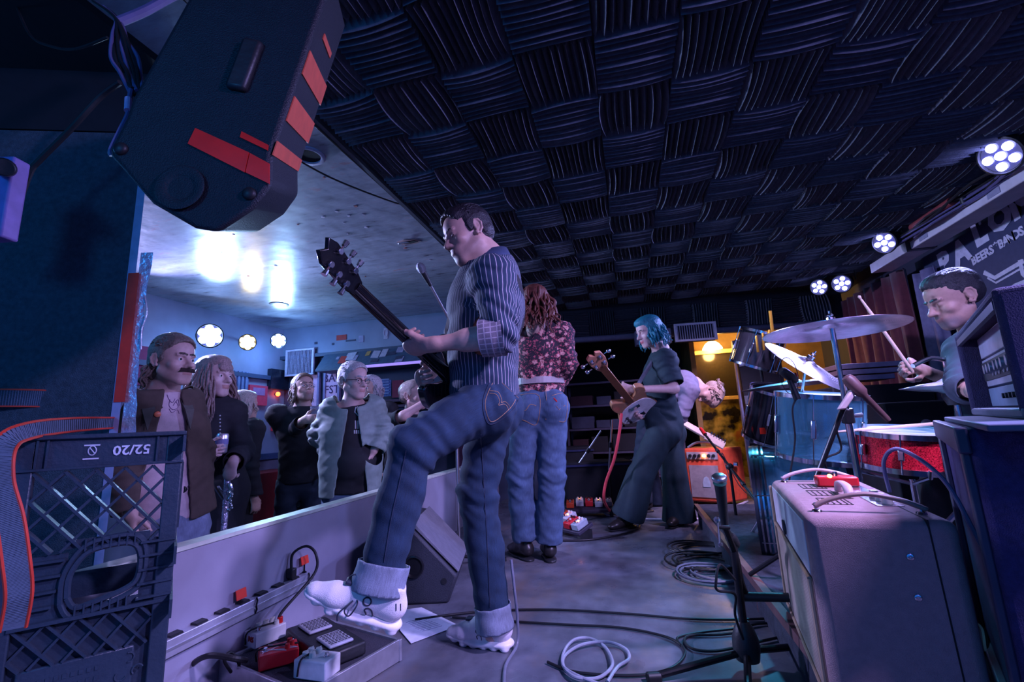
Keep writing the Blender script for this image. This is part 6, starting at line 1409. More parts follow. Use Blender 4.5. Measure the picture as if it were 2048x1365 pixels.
for k in range(6): MB().cyl(oa(.06 + k * (wA - .12) / 5, -.008, zA * .87), oa(.06 + k * (wA - .12) / 5, -.03, zA * .87), .016, .014, 12).build('knob', BLACKP if k != 3 else mat('amber_led'), g)
MB().prism([(-.035, -.04), (.035, -.04), (.035, 0), (.02, .045), (0, .055), (-.02, .045), (-.035, 0)], .004, oa(wA * .55, -.009, zA * .40), dX, (0, 0, 1)).build('crest', mat('crest', (.55, .65, .72), .4), g)
MB().tube(spline([oa(wA * .02, .1, zA), oa(wA * .3, .12, zA + .05), oa(wA * .8, .14, zA + .04), oa(wA, .15, zA)], 5), .012, 8).build('handle', mat('handle_pale', (.6, .6, .62), .5), g)
for k in range(4): MB().cyl(oa(.04 + (k % 2) * (wA - .08), .04 + (k // 2) * (dA - .08), 0), oa(.04 + (k % 2) * (wA - .08), .04 + (k // 2) * (dA - .08), .032), .015, .015, 10).build('rubber_foot', RUBBER, g)
MB().cyl(oa(wA + .07, .15, zA * .7), oa(wA + .10, .15, zA * .7), .025, .02, 12).build('side_handle', CHROME, g)
# ---- drum kit
AC = mat('acrylic_shell', (.25, .72, .95), .05, 0, 0, tr=.75, ior=1.2, alpha=.62); DH = mat('drum_head', (.72, .78, .9), .35, alpha=.75); SPK = mat('red_sparkle', (.55, .015, .03), .2, .3, .9, 220, coat=.5); BLS = mat('black_shell', (.012, .013, .018), .15, coat=.5)
def drum(label, c, axd, R_, H_, shell, name='drum', lugs=8, legs=0, hoopm=None, spur=False, group=None, head=True):
    axd = V(axd).normalized(); g = thing(name, label, 'drum', c, group); x = axd.orthogonal().normalized(); y = axd.cross(x); n = 40
    MB().lathe([(R_, -H_ / 2), (R_, H_ / 2), (R_ - .007, H_ / 2), (R_ - .007, -H_ / 2), (R_, -H_ / 2)], c, axd, n, False).build('shell', shell, g, smooth=50)
    for s_ in (-1, 1):
        if head: MB().lathe([(R_ + .004, s_ * H_ / 2 - .004 * s_), (R_ + .004, s_ * (H_ / 2 + .004)), (.0001, s_ * (H_ / 2 + .005))], c, axd, n, False).build('drum_head', DH, g, smooth=50)
        hw_ = .040 if spur else .022
        MB().lathe([(R_ + .006, s_ * (H_ / 2 - hw_ * .6)), (R_ + .014, s_ * (H_ / 2 - hw_ * .5)), (R_ + .014, s_ * (H_ / 2 + hw_ * .5)), (R_ + .006, s_ * (H_ / 2 + hw_ * .5)), (R_ + .006, s_ * (H_ / 2 - hw_ * .6))], c, axd, n, False).build('hoop', hoopm or CHROME, g, smooth=50)
    for k in range(lugs):
        a = 2 * pi * (k + .3) / lugs; o = (x * cos(a) + y * sin(a)); p = c + o * (R_ + .004)
        lg = MB().box(p + o * .008, (min(H_ * .35, .09), .022, .020), axd, axd.cross(o)).build('lug', CHROME, g, bevel=.005)
        MB().cyl(p + o * .013 - axd * (H_ / 2 + .01), p + o * .013 + axd * (H_ / 2 + .01), .003, .003, 6).build('tension_rod', CHROME, lg)
    return g, x, y
bc = D(1522, 1004, 2.42) + V((.19, -.048, 0)); bass, _, _ = drum('large clear blue acrylic bass drum facing the audience', bc, (-.95, .24, .0), .275, .40, AC, 'bass_drum', 8, hoopm=mat('hoop_dark', (.03, .035, .05), .25), spur=True)
for s_ in (-1, 1): MB().tube([bc + V((-.1, s_ * .26, -.05)), bc + V((-.22, s_ * .38, -.275))], .010, 10).build('spur', CHROME, bass)
for k in range(3): MB().lathe([(.277, -.205 + k * .02), (.292, -.203 + k * .02), (.292, -.195 + k * .02), (.277, -.193 + k * .02)], bc, (.95, -.24, 0), 40, False).build('hoop_band', CHROME, bass, smooth=50)
tomc = D(1640, 852, 2.25); tom, _, _ = drum('clear blue acrylic rack tom above the bass drum', tomc, (.10, -.12, 1), .185, .30, AC, 'rack_tom', 6)
MB().tube([bc + V((0, 0, .28)), bc + V((0, -.02, .36)), tomc + V((.02, .10, -.05))], .012, 10).build('tom_arm', CHROME, bass)
snc = D(1812, 897, 1.98); sn, _, _ = drum('red sparkle snare drum in front of the hidden drummer', snc, (.05, -.12, 1), .178, .14, SPK, 'snare_drum', 8)
sb = V((snc.x, snc.y, RZ)); g = thing('snare_stand', 'chrome stand holding the red sparkle snare drum', 'drum stand', sb)
MB().cyl(sb + V((0, 0, .05)), snc - V((0, 0, .13)), .013, .011, 12).build('pole', CHROME, g)
for k in range(3):
    a = k * 2.09 + .4; MB().tube([sb + V((0, 0, .2)), sb + V((cos(a) * .1, sin(a) * .1, .12)), sb + V((cos(a) * .22, sin(a) * .22, .012))], .008, 8).build('leg', CHROME, g)
    MB().tube([snc - V((0, 0, .15)), snc + V((cos(a) * .18, sin(a) * .18, -.105)), snc + V((cos(a) * .196, sin(a) * .196, -.075))], .008, 8).build('basket_arm', CHROME, g)
ftc = V((1.62, 2.35, RZ + .36)); ft, _, _ = drum('clear blue acrylic floor tom behind the snare drum', ftc, (0, 0, 1), .205, .38, AC, 'floor_tom', 8)
for k in range(3): a = k * 2.09 + .2; MB().cyl(ftc + V((cos(a) * .225, sin(a) * .225, -.36)), ftc + V((cos(a) * .225, sin(a) * .225, .05)), .007, .007, 8).build('leg', CHROME, ft)
CY = mat('cymbal_bronze', (.62, .50, .58), .28, 1, .15, 40); 
_n = CY.node_tree; _w = node(CY, 'ShaderNodeTexWave'); _w.wave_type = 'RINGS'; _w.rings_direction = 'Z'; _w.inputs['Scale'].default_value = 60; _tc = node(CY, 'ShaderNodeTexCoord'); _n.links.new(_tc.outputs['Object'], _w.inputs['Vector']); _b = node(CY, 'ShaderNodeBump'); _b.inputs['Strength'].default_value = .3; _b.inputs['Distance'].default_value = .003; _n.links.new(_w.outputs['Fac'], _b.inputs['Height']); _n.links.new(_b.outputs[0], _n.nodes['Principled BSDF'].inputs['Normal'])
def cymbal(label, c, nrm, R_, sbase=None, name='cymbal', two=False):
    g = thing(name, label, 'cymbal', c); nrm = V(nrm).normalized()
    def prof(s_=1, dz=0): return [(.006, dz + .030 * s_), (.020, dz + .029 * s_), (.040, dz + .020 * s_), (.052, dz + .012 * s_), (R_ * .6, dz + .005 * s_), (R_, dz - .010 * s_), (R_, dz - .0115 * s_), (R_ * .6, dz + .0035 * s_), (.052, dz + .010 * s_), (.040, dz + .018 * s_), (.006, dz + .028 * s_)]
    d_ = MB().lathe(prof(), c, nrm, 56, False).build('disc', CY, g, smooth=50)
    if two: o2 = MB().lathe(prof(-1, -.02), c, nrm, 56, False).build('lower_disc', CY, g, smooth=50)
    if True:
        MB().cyl(c + nrm * .02, c + nrm * .075, .004, .004, 8).cyl(c + nrm * .03, c + nrm * .045, .018, .018, 14).cyl(c + nrm * .055, c + nrm * .062, .014, .010, 8).build('felt_and_nut', CHROME, g)
    return g
def stand(label, base, top_, elbow=None, r=.012, tripod=.28):
    g = thing('cymbal_stand', label, 'drum stand', base); pts = [base + V((0, 0, .05)), elbow or top_] + ([top_] if elbow else [])
    MB().cyl(base + V((0, 0, .05)), pts[1].lerp(base, .35), r, r, 14).build('lower_tube', CHROME, g); MB().cyl(pts[1].lerp(base, .4), pts[1], r * .75, r * .7, 12).build('upper_tube', CHROME, g)
    p = pts[1].lerp(base, .36); dd = (pts[1] - base).normalized(); MB().cyl(p - dd * .03, p + dd * .03, r * 1.7, r * 1.7, 14).build('clamp', BLACKM, g, bevel=.003); MB().cyl(p, p + RH * .06, .006, .01, 8).build('wing_nut', CHROME, g)
    if elbow: MB().cyl(elbow, top_, r * .6, r * .55, 10).build('boom_arm', CHROME, g); MB().ball(elbow, r * 1.8, 12).build('tilter', CHROME, g, smooth=50)
    for k in range(3): a = k * 2.09 + .9; l_ = MB().tube([base + V((0, 0, .32)), base + V((cos(a) * tripod, sin(a) * tripod, .018))], r * .7, 8, flat=((cos(a + pi / 2), sin(a + pi / 2), 0), .6)).build('leg', CHROME, g); MB().ball(base + V((cos(a) * tripod, sin(a) * tripod, .015)), .016, 8).build('rubber_foot', RUBBER, l_)
    return g
c1 = D(1664, 657, 1.92); cymbal('large ride cymbal tilted flat above the drum kit, highest of the cymbals', c1, cv(.01, 1, .02), .262); c1b = D(1722, 985, 1.92); c1b = V((c1b.x, c1b.y, RZ)); stand('chrome stand under the highest cymbal', c1b, c1 - V((0, 0, .0)), None, .014)
c2 = D(1612, 728, 2.28); cymbal('brightly lit crash cymbal tilted steeply towards the camera', c2, cv(.42, .72, -.52), .205); c2b = V((c2.x + .05, c2.y + .35, RZ)); stand('chrome stand of the steeply tilted crash cymbal', c2b, c2, c2 + V((.03, .22, -.15)), .012)
c3 = D(1585, 768, 2.75); cymbal('thin cymbal seen edge-on behind the ringed microphone', c3, cv(-.05, 1, .02), .28); c3b = V((c3.x + .1, c3.y + .2, RZ)); stand('chrome stand of the edge-on cymbal', c3b, c3, c3 + V((.05, .1, -.2)), .012)
c4 = D(1905, 768, 1.95); cymbal('pair of hi-hat cymbals beside the amplifier head', c4, (0, 0, 1), .18, name='hi_hat', two=True); c4b = V((c4.x, c4.y, RZ)); g4 = stand('hi-hat stand beside the amplifier head', c4b, c4 + V((0, 0, .0)), None, .016); MB().lathe([(.03, -.09), (.045, -.05), (.04, -.03), (.01, -.025)], c4, (0, 0, 1), 18).build('lower_cup', BLACKP, g4, smooth=50)
MB().cyl(c4, c4 + V((0, 0, .12)), .005, .005, 8).build('rod', CHROME, g4); MB().cyl(c4 + V((0, 0, .05)), c4 + V((0, 0, .10)), .016, .016, 12).build('hi_hat_clutch', CHROME, g4, bevel=.003)
MB().tube(spline([c4 + V((0, 0, .10)), c4 + V((-.06, .0, .115)), c4 + V((-.14, -.02, .085))], 5), .010, 8).build('clamp_arm', CHROME, g4)
# second, darker kit parked behind
YEL = mat('brass_rod', (.75, .42, .06), .3, .9)
for lab, c, ad, R_, H_ in (('black floor tom with gold rods hung high at the back of the stage', D(1516, 700, 4.0), (.35, -.2, .9), .18, .30), ('black drum with silver lugs parked behind the acrylic tom', D(1550, 830, 3.45), (.2, -.3, .9), .19, .38)):
    dd, _, _ = drum(lab, c, ad, R_, H_, BLS, 'stored_drum', 6, head=False)
    b_ = V((c.x, c.y, RZ if c.y < 4 else 0)); st = thing('drum_stand', 'dark stand carrying the ' + lab.split(' with')[0], 'drum stand', b_); MB().cyl(b_, c, .014, .012, 12).build('pole', BLACKM, st)
    for k in range(3): a = k * 2.09; MB().tube([b_ + V((0, 0, .25)), b_ + V((cos(a) * .3, sin(a) * .3, .01))], .01, 8).build('leg', BLACKM, st)
    if c.z > .95:
        for k in range(3): p = D(1512 + k * 13, 672 - 6 * k, 3.78); MB().cyl(p, D(1516 + k * 12, 705 - 4 * k, 3.78), .008, .010, 10).build('gold_lug', YEL, dd, bevel=.002)

g = thing('hardware_pole', 'brass-coloured pole leaning behind the stored drums', 'pole', Zp(1500, 930, 0)); MB().cyl(D(1470, 700, 4.1), D(1500, 880, 4.1), .012, .012, 10).build('pole', mat('brass_dull', (.35, .16, .05), .4, .6), g)
MB().cyl(D(1540, 622, 3.8), D(1548, 690, 3.8), .012, .014, 10).build('gold_rod', YEL, g)
_s = [ch for ch in dd.children if ch.name.startswith('shell')][0]; _q = (project(bvh(_s), [(1530, 862)], .004) or [D(1532, 858, 3.2)])[0]
o = MB().box(_q, (.075, .004, .045), RH, FH).build('red_tag', REDTAPE, None); tag(o, 'red tape square stuck on the parked black drum', 'tape')
# drumstick

a_, b_ = D(1826, 745, 2.06), D(1742, 627, 2.12); g = thing('drumstick', 'wooden drumstick raised in the fist of the drummer', 'drumstick', a_); MB().lathe([(.005, 0), (.0072, .006), (.0072, .30), (.0045, .385), (.003, .390), (.0062, .397), (.006, .405), (.0001, .41)], a_, (b_ - a_), 12).build('stick', mat('hickory', (.72, .55, .42), .5), g, smooth=50)
g = thing('drumstick', 'wooden drumstick lying across the snare drum', 'drumstick', D(1850, 850, 1.9)); MB().lathe([(.005, 0), (.0072, .006), (.0072, .3), (.0045, .385), (.0001, .40)], D(1895, 846, 1.88), (D(1822, 852, 1.93) - D(1895, 846, 1.88)), 12).build('stick', mat('hickory'), g, smooth=50)
# overhead and tom microphones
base = V((c1b.x - .25, c1b.y + .15, RZ)); g = thing('microphone_stand', 'black boom stand with a brown-headed microphone over the drum kit', 'microphone stand', base)
ja = D(1700, 782, 1.75); jb = D(1612, 1010, 1.80); jbb = V((jb.x, jb.y, RZ)); MB().cyl(jb, ja, .010, .009, 12).build('boom_arm', BLACKM, g); MB().cyl(jbb, jb, .012, .011, 12).build('pole', BLACKM, g)
for k in range(3): a = k * 2.09 + .5; MB().tube([jbb + V((0, 0, .2)), jbb + V((cos(a) * .25, sin(a) * .25, .01))], .009, 8).build('leg', BLACKM, g)
mg = thing('microphone', 'black handheld-style microphone aimed down at the snare drum', 'microphone', D(1720, 765, 1.72)); ma, mb_ = D(1778, 842, 1.68), D(1690, 752, 1.74); dd = (mb_ - ma).normalized(); L_ = (mb_ - ma).length
MB().lathe([(.008, 0), (.010, .01), (.012, L_ * .55), (.022, L_ * .62), (.023, L_ * .9), (.018, L_ * .97), (.0001, L_)], ma, dd, 20).build('barrel', mat('mic_brown', (.10, .05, .05), .5), mg, smooth=40)
MB().box(D(1695, 800, 1.73), (.03, .02, .09), RH, FH, (D(1712, 775, 1.73) - D(1680, 825, 1.73))).build('mount', mat('mic_mount', (.45, .36, .36), .4), g, bevel=.006)
MB().tube(spline([D(1690, 800, 1.74), D(1672, 850, 1.76), D(1682, 900, 1.77), D(1650, 920, 1.78), D(1664, 960, 1.79), D(1685, 1000, 1.8), D(1690, 1040, 1.8)], 6), .004, 8).build('cable', RUBBER, g)
g = thing('microphone', 'small microphone inside a wire ring at the rim of the blue tom', 'microphone', D(1580, 755, 2.1)); ctr = D(1578, 752, 2.1)
MB().tube([ctr + RH * .052 * cos(t) * .8 + V((0, 0, .085 * sin(t))) for t in [i * pi / 12 for i in range(24)]], .0018, 6, closed=True).build('wire_ring', BLACKM, g); MB().lathe([(.012, -.05), (.02, -.04), (.022, .03), (.014, .045), (.0001, .046)], ctr, cv(.6, -.4, .2), 16).build('capsule', BLACKP, g, smooth=50)
MB().cyl(ctr + V((0, 0, -.02)), ctr + V((.02, 0, -.11)), .012, .016, 12).build('clamp', BLACKM, g); MB().lathe([(.010, -.004), (.014, 0), (.010, .004)], ctr + RH * .03, RH, 12).build('red_ring', REDTAPE, g)
MB().tube(spline([ctr + V((.02, 0, -.1)), D(1585, 820, 2.08), D(1590, 880, 2.06), D(1580, 950, 2.05), D(1572, 1010, 2.05)], 6), .004, 6).build('cable', RUBBER, g)

# ================================================================ behind and above: lights, banner, curtains, far room
# ---- LED par lamps
LENS = {}
def par(label, c, aim, R_, col, watt, strength, n=7, spot=70, group=None, yoke=True):
    aim = V(aim).normalized(); g = thing('stage_light', label, 'light', c, group)
    MB().lathe([(R_ * .55, -R_ * 1.5), (R_ * .8, -R_ * 1.4), (R_ * 1.05, -R_ * .3), (R_ * 1.1, 0), (R_ * 1.0, .004), (R_ * .95, -.01), (.0001, -.012)], c, aim, 28, False).build('housing', BLACKP, g, smooth=45)
    x = aim.orthogonal().normalized(); y = aim.cross(x); m = mat('led_lens' + '%.2f%.2f%.2f%d' % (*col, strength), col, .3, emit=col, es=strength)
    rr = R_ * (.24 if n == 6 else .34)
    for k in range(n):
        o = V((0, 0, 0)) if k == 0 else (x * cos(2 * pi * k / (n - 1)) + y * sin(2 * pi * k / (n - 1))) * R_ * .62
        if k == 0: MB().lathe([(R_ * .93, -.009), (.0001, -.008)], c, aim, 24, False).build('lens', mat('lens_face%.2f' % col[0], (.012, .012, .04), .2, emit=col, es=.16), g)
        MB().lathe([(rr, -.006), (rr, .002), (rr * .7, .006), (.0001, .008)], c + o, aim, 14, False).build('led', m, g, smooth=60)
    if not yoke: MB().cyl(c - aim * R_ * 1.4, c - aim * R_ + (c - CAM).normalized() * .42, .012, .012, 8).build('mount', BLACKM, g)
    if yoke:
        s_ = aim.cross(V((0, 0, 1))).normalized(); q = c - aim * R_ * .8
        MB().tube([q + s_ * R_ * 1.2, q + s_ * R_ * 1.2 + V((0, 0, R_ * 1.4)), q - s_ * R_ * 1.2 + V((0, 0, R_ * 1.4)), q - s_ * R_ * 1.2], .006, 6).build('bracket', BLACKM, g)
        MB().cyl(q + V((0, 0, R_ * 1.4)), V((q.x, q.y, CEILZ)), .008, .008, 8).build('hanger', BLACKM, g)
    l = lamp('SPOT', 'lamp', c + aim * .02, col, watt, c + aim, R_ * .7, spot, .7); l.parent = g; l.location = l.location - c
    return g
GR = 'LED stage lamps along the right wall'
for i, (lab, px, py, x_, R_, sp, aimv, wt) in enumerate((
        ('large round LED lamp shining at the top right corner', 2000, 313, 2.15, .098, 75, (-1, -.28, -.55), 95),
        ('second LED lamp from the right, above the end of the white beam', 1768, 486, 2.2, .085, 75, (-1, -.55, -.50), 80),
        ('LED lamp above the curtain, right one of the close pair', 1683, 568, 2.2, .085, 80, (-.75, -.75, -.35), 60),
        ('LED lamp above the curtain, left one of the close pair', 1638, 575, 2.05, .080, 80, (-.72, -.8, -.35), 60))):
    c = Xp(px, py, x_)
    if c.z > 2.14: c = Zp(px, py, 2.14)
    par(lab, c, aimv, R_, (.34, .36, 1.0), wt * 1.5, 22, 6, sp)
for lab, px, py, x_, R_, col, wt, st in (('big white lamp blazing above the long-haired woman', 420, 672, -4.1, .115, (.34, .52, 1.0), 200, 60), ('yellow lamp between the two white lamps at left', 495, 685, -4.1, .085, (1.0, .78, .30), 10, 22), ('small pale blue lamp, rightmost of the three at left', 557, 682, -4.1, .085, (.34, .6, 1.0), 90, 60)):
    c = Xp(px, py, x_); par(lab, c, (CAM + V((.3, 1.2, .2)) - c), R_, col, wt, st, 7, 95, yoke=False)
for p_ in ((-4.15, 3.75, 1.75), (-4.1, 4.7, 1.85)): lamp('POINT', 'lamp', V(p_), (.2, .42, 1.0), 9, None, .08)  # added spill, imitating the hazy glow round the left lamps
# ---- white beam along the right wall
BMW = mat('white_beam', (.62, .58, .62), .5, 0, .1, 10)
g = struct('trim_4', MB().bb((2.30, .6, 2.065), (2.47, 4.75, 2.15)), BMW, bevel=.006)
MB().bb((2.295, 4.12, 2.06), (2.475, 4.17, 2.155)).build('joint', BLACKM, g)
for k, y in enumerate((3.9, 3.2, 2.5)): MB().bb((2.296, y, 2.08), (2.31, y + .10, 2.12)).build('patch', mat('beam_grey', (.3, .3, .4), .5), g)  # darker grey patches on the beam face
o = MB().cyl(Xp(1826, 455, 2.24), Xp(1905, 402, 2.24), .03, .03, 14).build('pipe', mat('red_pipe', (.25, .05, .05), .5), None); tag(o, 'dull red pipe running along the ceiling above the white beam', 'pipe')
g = thing('ceiling_microphone', 'black tube hanging over the white beam near the right wall', 'microphone', Xp(1928, 400, 2.28)); c = Xp(1928, 395, 2.28); MB().cyl(c + V((-.02, 0, .13)), c + V((0, 0, -.06)), .018, .022, 14).build('tube', BLACKP, g, bevel=.003); MB().cyl(c + V((-.02, 0, .13)), V((c.x - .03, c.y, CEILZ)), .004, .004, 6).build('cord', RUBBER, g)
g = thing('tangled_cables', 'loose cables and cloth bunched along the right edge of the foam ceiling', 'cable', (2.3, 3.5, 2.15)); rn = random.Random(4)
for k in range(7): MB().tube(spline([(2.22 + rn.uniform(-.04, .1), 1.6 + i * .42, 2.15 + rn.uniform(-.05, .05)) for i in range(7)], 4), rn.uniform(.006, .02), 7).build('cable', RUBBER if k % 2 else mat('cable_blue'), g)
# ---- banner with lettering
BN = mat('banner_cloth', (.045, .055, .12), .7, 0, .1); WT = mat('banner_white', (.62, .60, .72), .7)
xb = 2.70
g = thing('banner', 'dark banner with curved pale lettering behind the drummer', 'banner', (xb, 3.2, 1.2))
MB().bb((xb, 1.2, .45), (xb + .012, 4.72, 2.15)).build('cloth', BN, g)
def onb(px, py): return Xp(px, py, xb - .003)
def glyph(chs, p0, p1, size, dz=0, nm='lettering'):
    n = len(chs)
    for i, ch in enumerate(chs):
        if ch == ' ': continue
        t = i / max(1, n - 1); c = p0.lerp(p1, t) + V((0, 0, dz * 4 * t * (1 - t)))
        sl = ((p1 - p0).z + dz * 4 * (1 - 2 * t)) / -((p1 - p0).y); 
        text(nm, ch, WT, c, V((0, -1, sl)).normalized(), V((0, sl, 1)).normalized(), size, g, .001, bold=size * .045)
pP, pA2, pL, pO = onb(1889, 528), onb(1922, 506), onb(1958, 468), onb(1999, 438)
for ch, p in (('P', pP), ('A', pA2), ('L', pL), ('O', pO), ('M', pO + (pO - pL) * .95), ('I', pO + (pO - pL) * 1.7)):
    text('lettering', ch, WT, p, V((0, -1, .10)), V((0, .10, 1)), .25, g, .001, bold=.015)
a_, b_ = onb(1948, 522), onb(2043, 463); glyph('BEERS*BANDS', a_, b_, .088, .0)
def zig(pix, r=.022): MB().tube([onb(*p) for p in pix], r, 4, flat=((1, 0, 0), .15)).build('line_drawing', WT, g)
zig([(1968, 545), (1990, 556), (2048, 522)]); zig([(1975, 556), (1992, 566), (2048, 534)], .010); zig([(2010, 590), (2030, 572), (2060, 560)]); zig([(2040, 520), (2046, 548), (2060, 560)])
# ---- curtains: one mesh per hanging width, folds run down
CU = mat('curtain_velvet', (.13, .02, .035), .85, 0, .15, sheen=.6)
def curtain(lab, y0, y1, z0, z1, x_, m, folds, name='curtain', amp=.045):
    nn = folds * 8; vs = []; 
    for j in range(9):
        z = z0 + (z1 - z0) * j / 8
        for i in range(nn + 1): a = 2 * pi * folds * i / nn; vs.append((x_ + amp * (sin(a) + .3 * sin(2.3 * a + z * 2)) * (1 - .3 * j / 8), y0 + (y1 - y0) * i / nn + .015 * sin(a * 1.5 + z * 3), z))
    b = MB(); b.add(vs, [(j * (nn + 1) + i, j * (nn + 1) + i + 1, (j + 1) * (nn + 1) + i + 1, (j + 1) * (nn + 1) + i) for j in range(8) for i in range(nn)]); o = b.build(name, m, None, smooth=True); so = o.modifiers.new('t', 'SOLIDIFY'); so.thickness = .006; tag(o, lab, 'curtain'); return o
curtain('dark red velvet curtain hanging beside the banner', 4.72, 6.0, .3, 2.08, 2.55, CU, 7)
o = curtain('pale grey curtain edge between red curtain and banner', 4.45, 4.72, .3, 2.0, 2.62, mat('grey_curtain', (.22, .2, .34), .8), 2)
for i, (y0, lab) in enumerate(((4.9, 'black loudspeaker box behind the drum kit against the curtain'),)):
    g = thing('loudspeaker', lab, 'speaker', (2.2, y0, 0)); MB().bb((1.95, y0, 0), (2.45, y0 + .6, 1.0)).build('cabinet', mat('speaker_dark', (.012, .014, .022), .8), g, bevel=.01)
g = thing('rack_case', 'dark equipment rack behind the cymbals with silver panels', 'rack', (1.95, 4.3, 0)); MB().bb((1.65, 4.3, 0), (2.35, 4.8, 1.02)).build('case', mat('speaker_dark'), g, bevel=.01)
for k in range(3): MB().bb((1.70, 4.285, 1.06 + k * .05), (2.1 + .05 * k, 4.6, 1.10 + k * .05)).build('panel', mat('rack_silver', (.4, .36, .5), .35, .6), g, bevel=.003)
g = thing('keyboard_case', 'long black case behind the snare drum', 'case', (1.5, 3.4, RZ)); MB().bb((1.55, 3.35, RZ), (2.45, 3.9, .86)).build('case', mat('speaker_dark'), g, bevel=.01)
for k in range(3): MB().lathe([(.03, 0), (.03, .008), (.02, .012), (.0001, .013)], (1.75 + .3 * k, 3.348, .72), (0, -1, 0), 14).build('latch', STEEL, g)
# ---- air vents on the beam
def vent(lab, c, w_, h_, X, n=14, horiz=False, d_=.10):
    Z_ = V((0, 0, 1)); Yn = X.cross(Z_); g = thing('air_vent', lab, 'vent', c); M1 = mat('vent_white', (.62, .60, .72), .5)
    for a, b, sz in ((0, h_ / 2 - .012, (w_, .024)), (0, -h_ / 2 + .012, (w_, .024)), (w_ / 2 - .014, 0, (.028, h_ - .048)), (-w_ / 2 + .014, 0, (.028, h_ - .048))): MB().box(c + X * a + Z_ * b, (sz[0], sz[1], .03), X, Z_).build('frame', M1, g, bevel=.003)
    MB().box(c - Yn * -d_ * .5 * -1, (w_ * .96, h_ * .96, d_), X, Z_).build('duct', mat('vent_dark2', (.03, .03, .05), .7), g)
    for k in range(n): MB().box(c + X * (-w_ / 2 + .035 + (w_ - .07) * k / (n - 1)) + Yn * .004, (.006, h_ - .05, .014), X, Z_).build('louvre', mat('vent_louvre', (.42, .42, .55), .5), g)
    return g
vent('white air vent under the foam soffit beside the teal-haired woman', Yp(1391, 664, 5.45), .46, .21, sx, 16)
g = thing('duct_box', 'plain pale box on the beam left of the white air vent', 'vent', Yp(1300, 680, 5.5)); MB().box(Yp(1305, 676, 5.55), (.40, .17, .17), sx, (0, 0, 1)).build('box', mat('duct_lilac', (.22, .22, .33), .5), g, bevel=.004)
# ---- back of the stage: lit passage, door and mirror
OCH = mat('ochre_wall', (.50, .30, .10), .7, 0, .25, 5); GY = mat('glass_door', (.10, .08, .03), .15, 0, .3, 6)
struct('wall_passage', MB().bb((.9, 7.2, 0), (2.72, 7.3, CEILZ)).bb((.86, 6.35, 0), (.92, 7.3, CEILZ)), OCH)
def yp(px, py, y=6.7): return Yp(px, py, y)
def panel_q(name, lab, cat, pix, y, th, m, kind=None, par=None, z0=None):
    p = [Yp(a, b, y) for a, b in pix]; 
    if z0 is not None: p = [V((q.x, q.y, max(q.z, z0))) for q in p]
    n = len(p); o = MB().add(p + [q + V((0, th, 0)) for q in p], [tuple(range(n)), tuple(range(2 * n - 1, n - 1, -1))] + [(i, n + i, n + (i + 1) % n, (i + 1) % n) for i in range(n)]).build(name, m, par)
    if par is None:
        if kind: o['kind'] = kind
        else: tag(o, lab, cat)
    return o
g = thing('passage_lamp', 'glowing warm lamp over the passage behind the stage', 'lamp', yp(1425, 690, 6.9)); c = yp(1424, 692, 6.9)
MB().lathe([(.05, .06), (.09, .03), (.13, -.03), (.135, -.05)], c, (0, 0, 1), 24, False).build('shade', mat('lamp_shade', (1, .8, .5), .5, emit=(1, .62, .22), es=9), g, smooth=60); MB().ball(c - V((0, 0, .02)), .05, 14).build('bulb', mat('bulb', (1, .8, .5), .5, emit=(1, .7, .32), es=30), g, smooth=60)
MB().cyl(c + V((0, 0, .05)), V((c.x, c.y, CEILZ)), .01, .01, 8).build('stem', BLACKM, g)
l = lamp('POINT', 'lamp', c - V((0, .15, .1)), (1, .55, .16), 20, None, .08)
l2 = lamp('POINT', 'lamp', V((1.7, 6.6, 1.9)), (1, .58, .2), 7, None, .1)
dz = 0
dr = thing('mirror_door', 'dark framed glass door with a blotchy yellow lower pane in the lit passage', 'door', yp(1425, 880, 7.0))
fr_ = mat('door_frame_gold', (.5, .33, .12), .5)
a_, b_ = yp(1382, 712, 7.0), yp(1482, 712, 7.0)
MB().bb((a_.x, 7.0, 0), (b_.x, 7.04, 1.07)).build('pane', GY, dr); MB().bb((a_.x, 7.0, 1.08), (b_.x, 7.04, a_.z)).build('pane', mat('pane_dark', (.02, .015, .01), .15), dr)
for x0, x1, z0_, z1_ in ((a_.x - .05, a_.x, 0, a_.z), (b_.x, b_.x + .05, 0, a_.z), (a_.x - .05, b_.x + .05, a_.z, a_.z + .06), (a_.x, b_.x, 1.05, 1.10)): MB().bb((x0, 6.97, z0_), (x1, 7.05, z1_)).build('frame', fr_, dr, bevel=.004)
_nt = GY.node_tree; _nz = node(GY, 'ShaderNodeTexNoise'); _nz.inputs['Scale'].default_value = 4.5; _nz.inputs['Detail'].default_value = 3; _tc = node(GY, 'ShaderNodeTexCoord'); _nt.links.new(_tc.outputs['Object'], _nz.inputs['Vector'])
_rp = ramp(GY, [(.42, (.015, .012, .01)), (.5, (.20, .15, .02)), (.58, (.42, .30, .05)), (.66, (.40, .14, .05))]); _nt.links.new(_nz.outputs['Fac'], _rp.inputs[0]); _nt.links.new(_rp.outputs[0], _nt.nodes['Mix'].inputs[6])  # dark and yellow blotches coloured into the lower pane
op = thing('open_door', 'dark door standing open with a pale vertical edge behind the orange amplifier', 'door', yp(1487, 880, 6.0)); e0 = Yp(1486, 850, 5.95)
MB().bb((e0.x, 5.92, 0), (e0.x + .035, 5.99, 1.72)).build('door_edge', mat('door_edge', (.30, .30, .45), .5), op); MB().bb((e0.x + .035, 5.93, 0), (e0.x + .5, 5.97, 1.72)).build('door_leaf', mat('door_leaf', (.025, .025, .035), .6), op)
for k in range(3): MB().bb((e0.x + .036, 5.91, .5 + k * .45), (e0.x + .09, 5.93, .6 + k * .45)).build('hinge', STEEL, op)
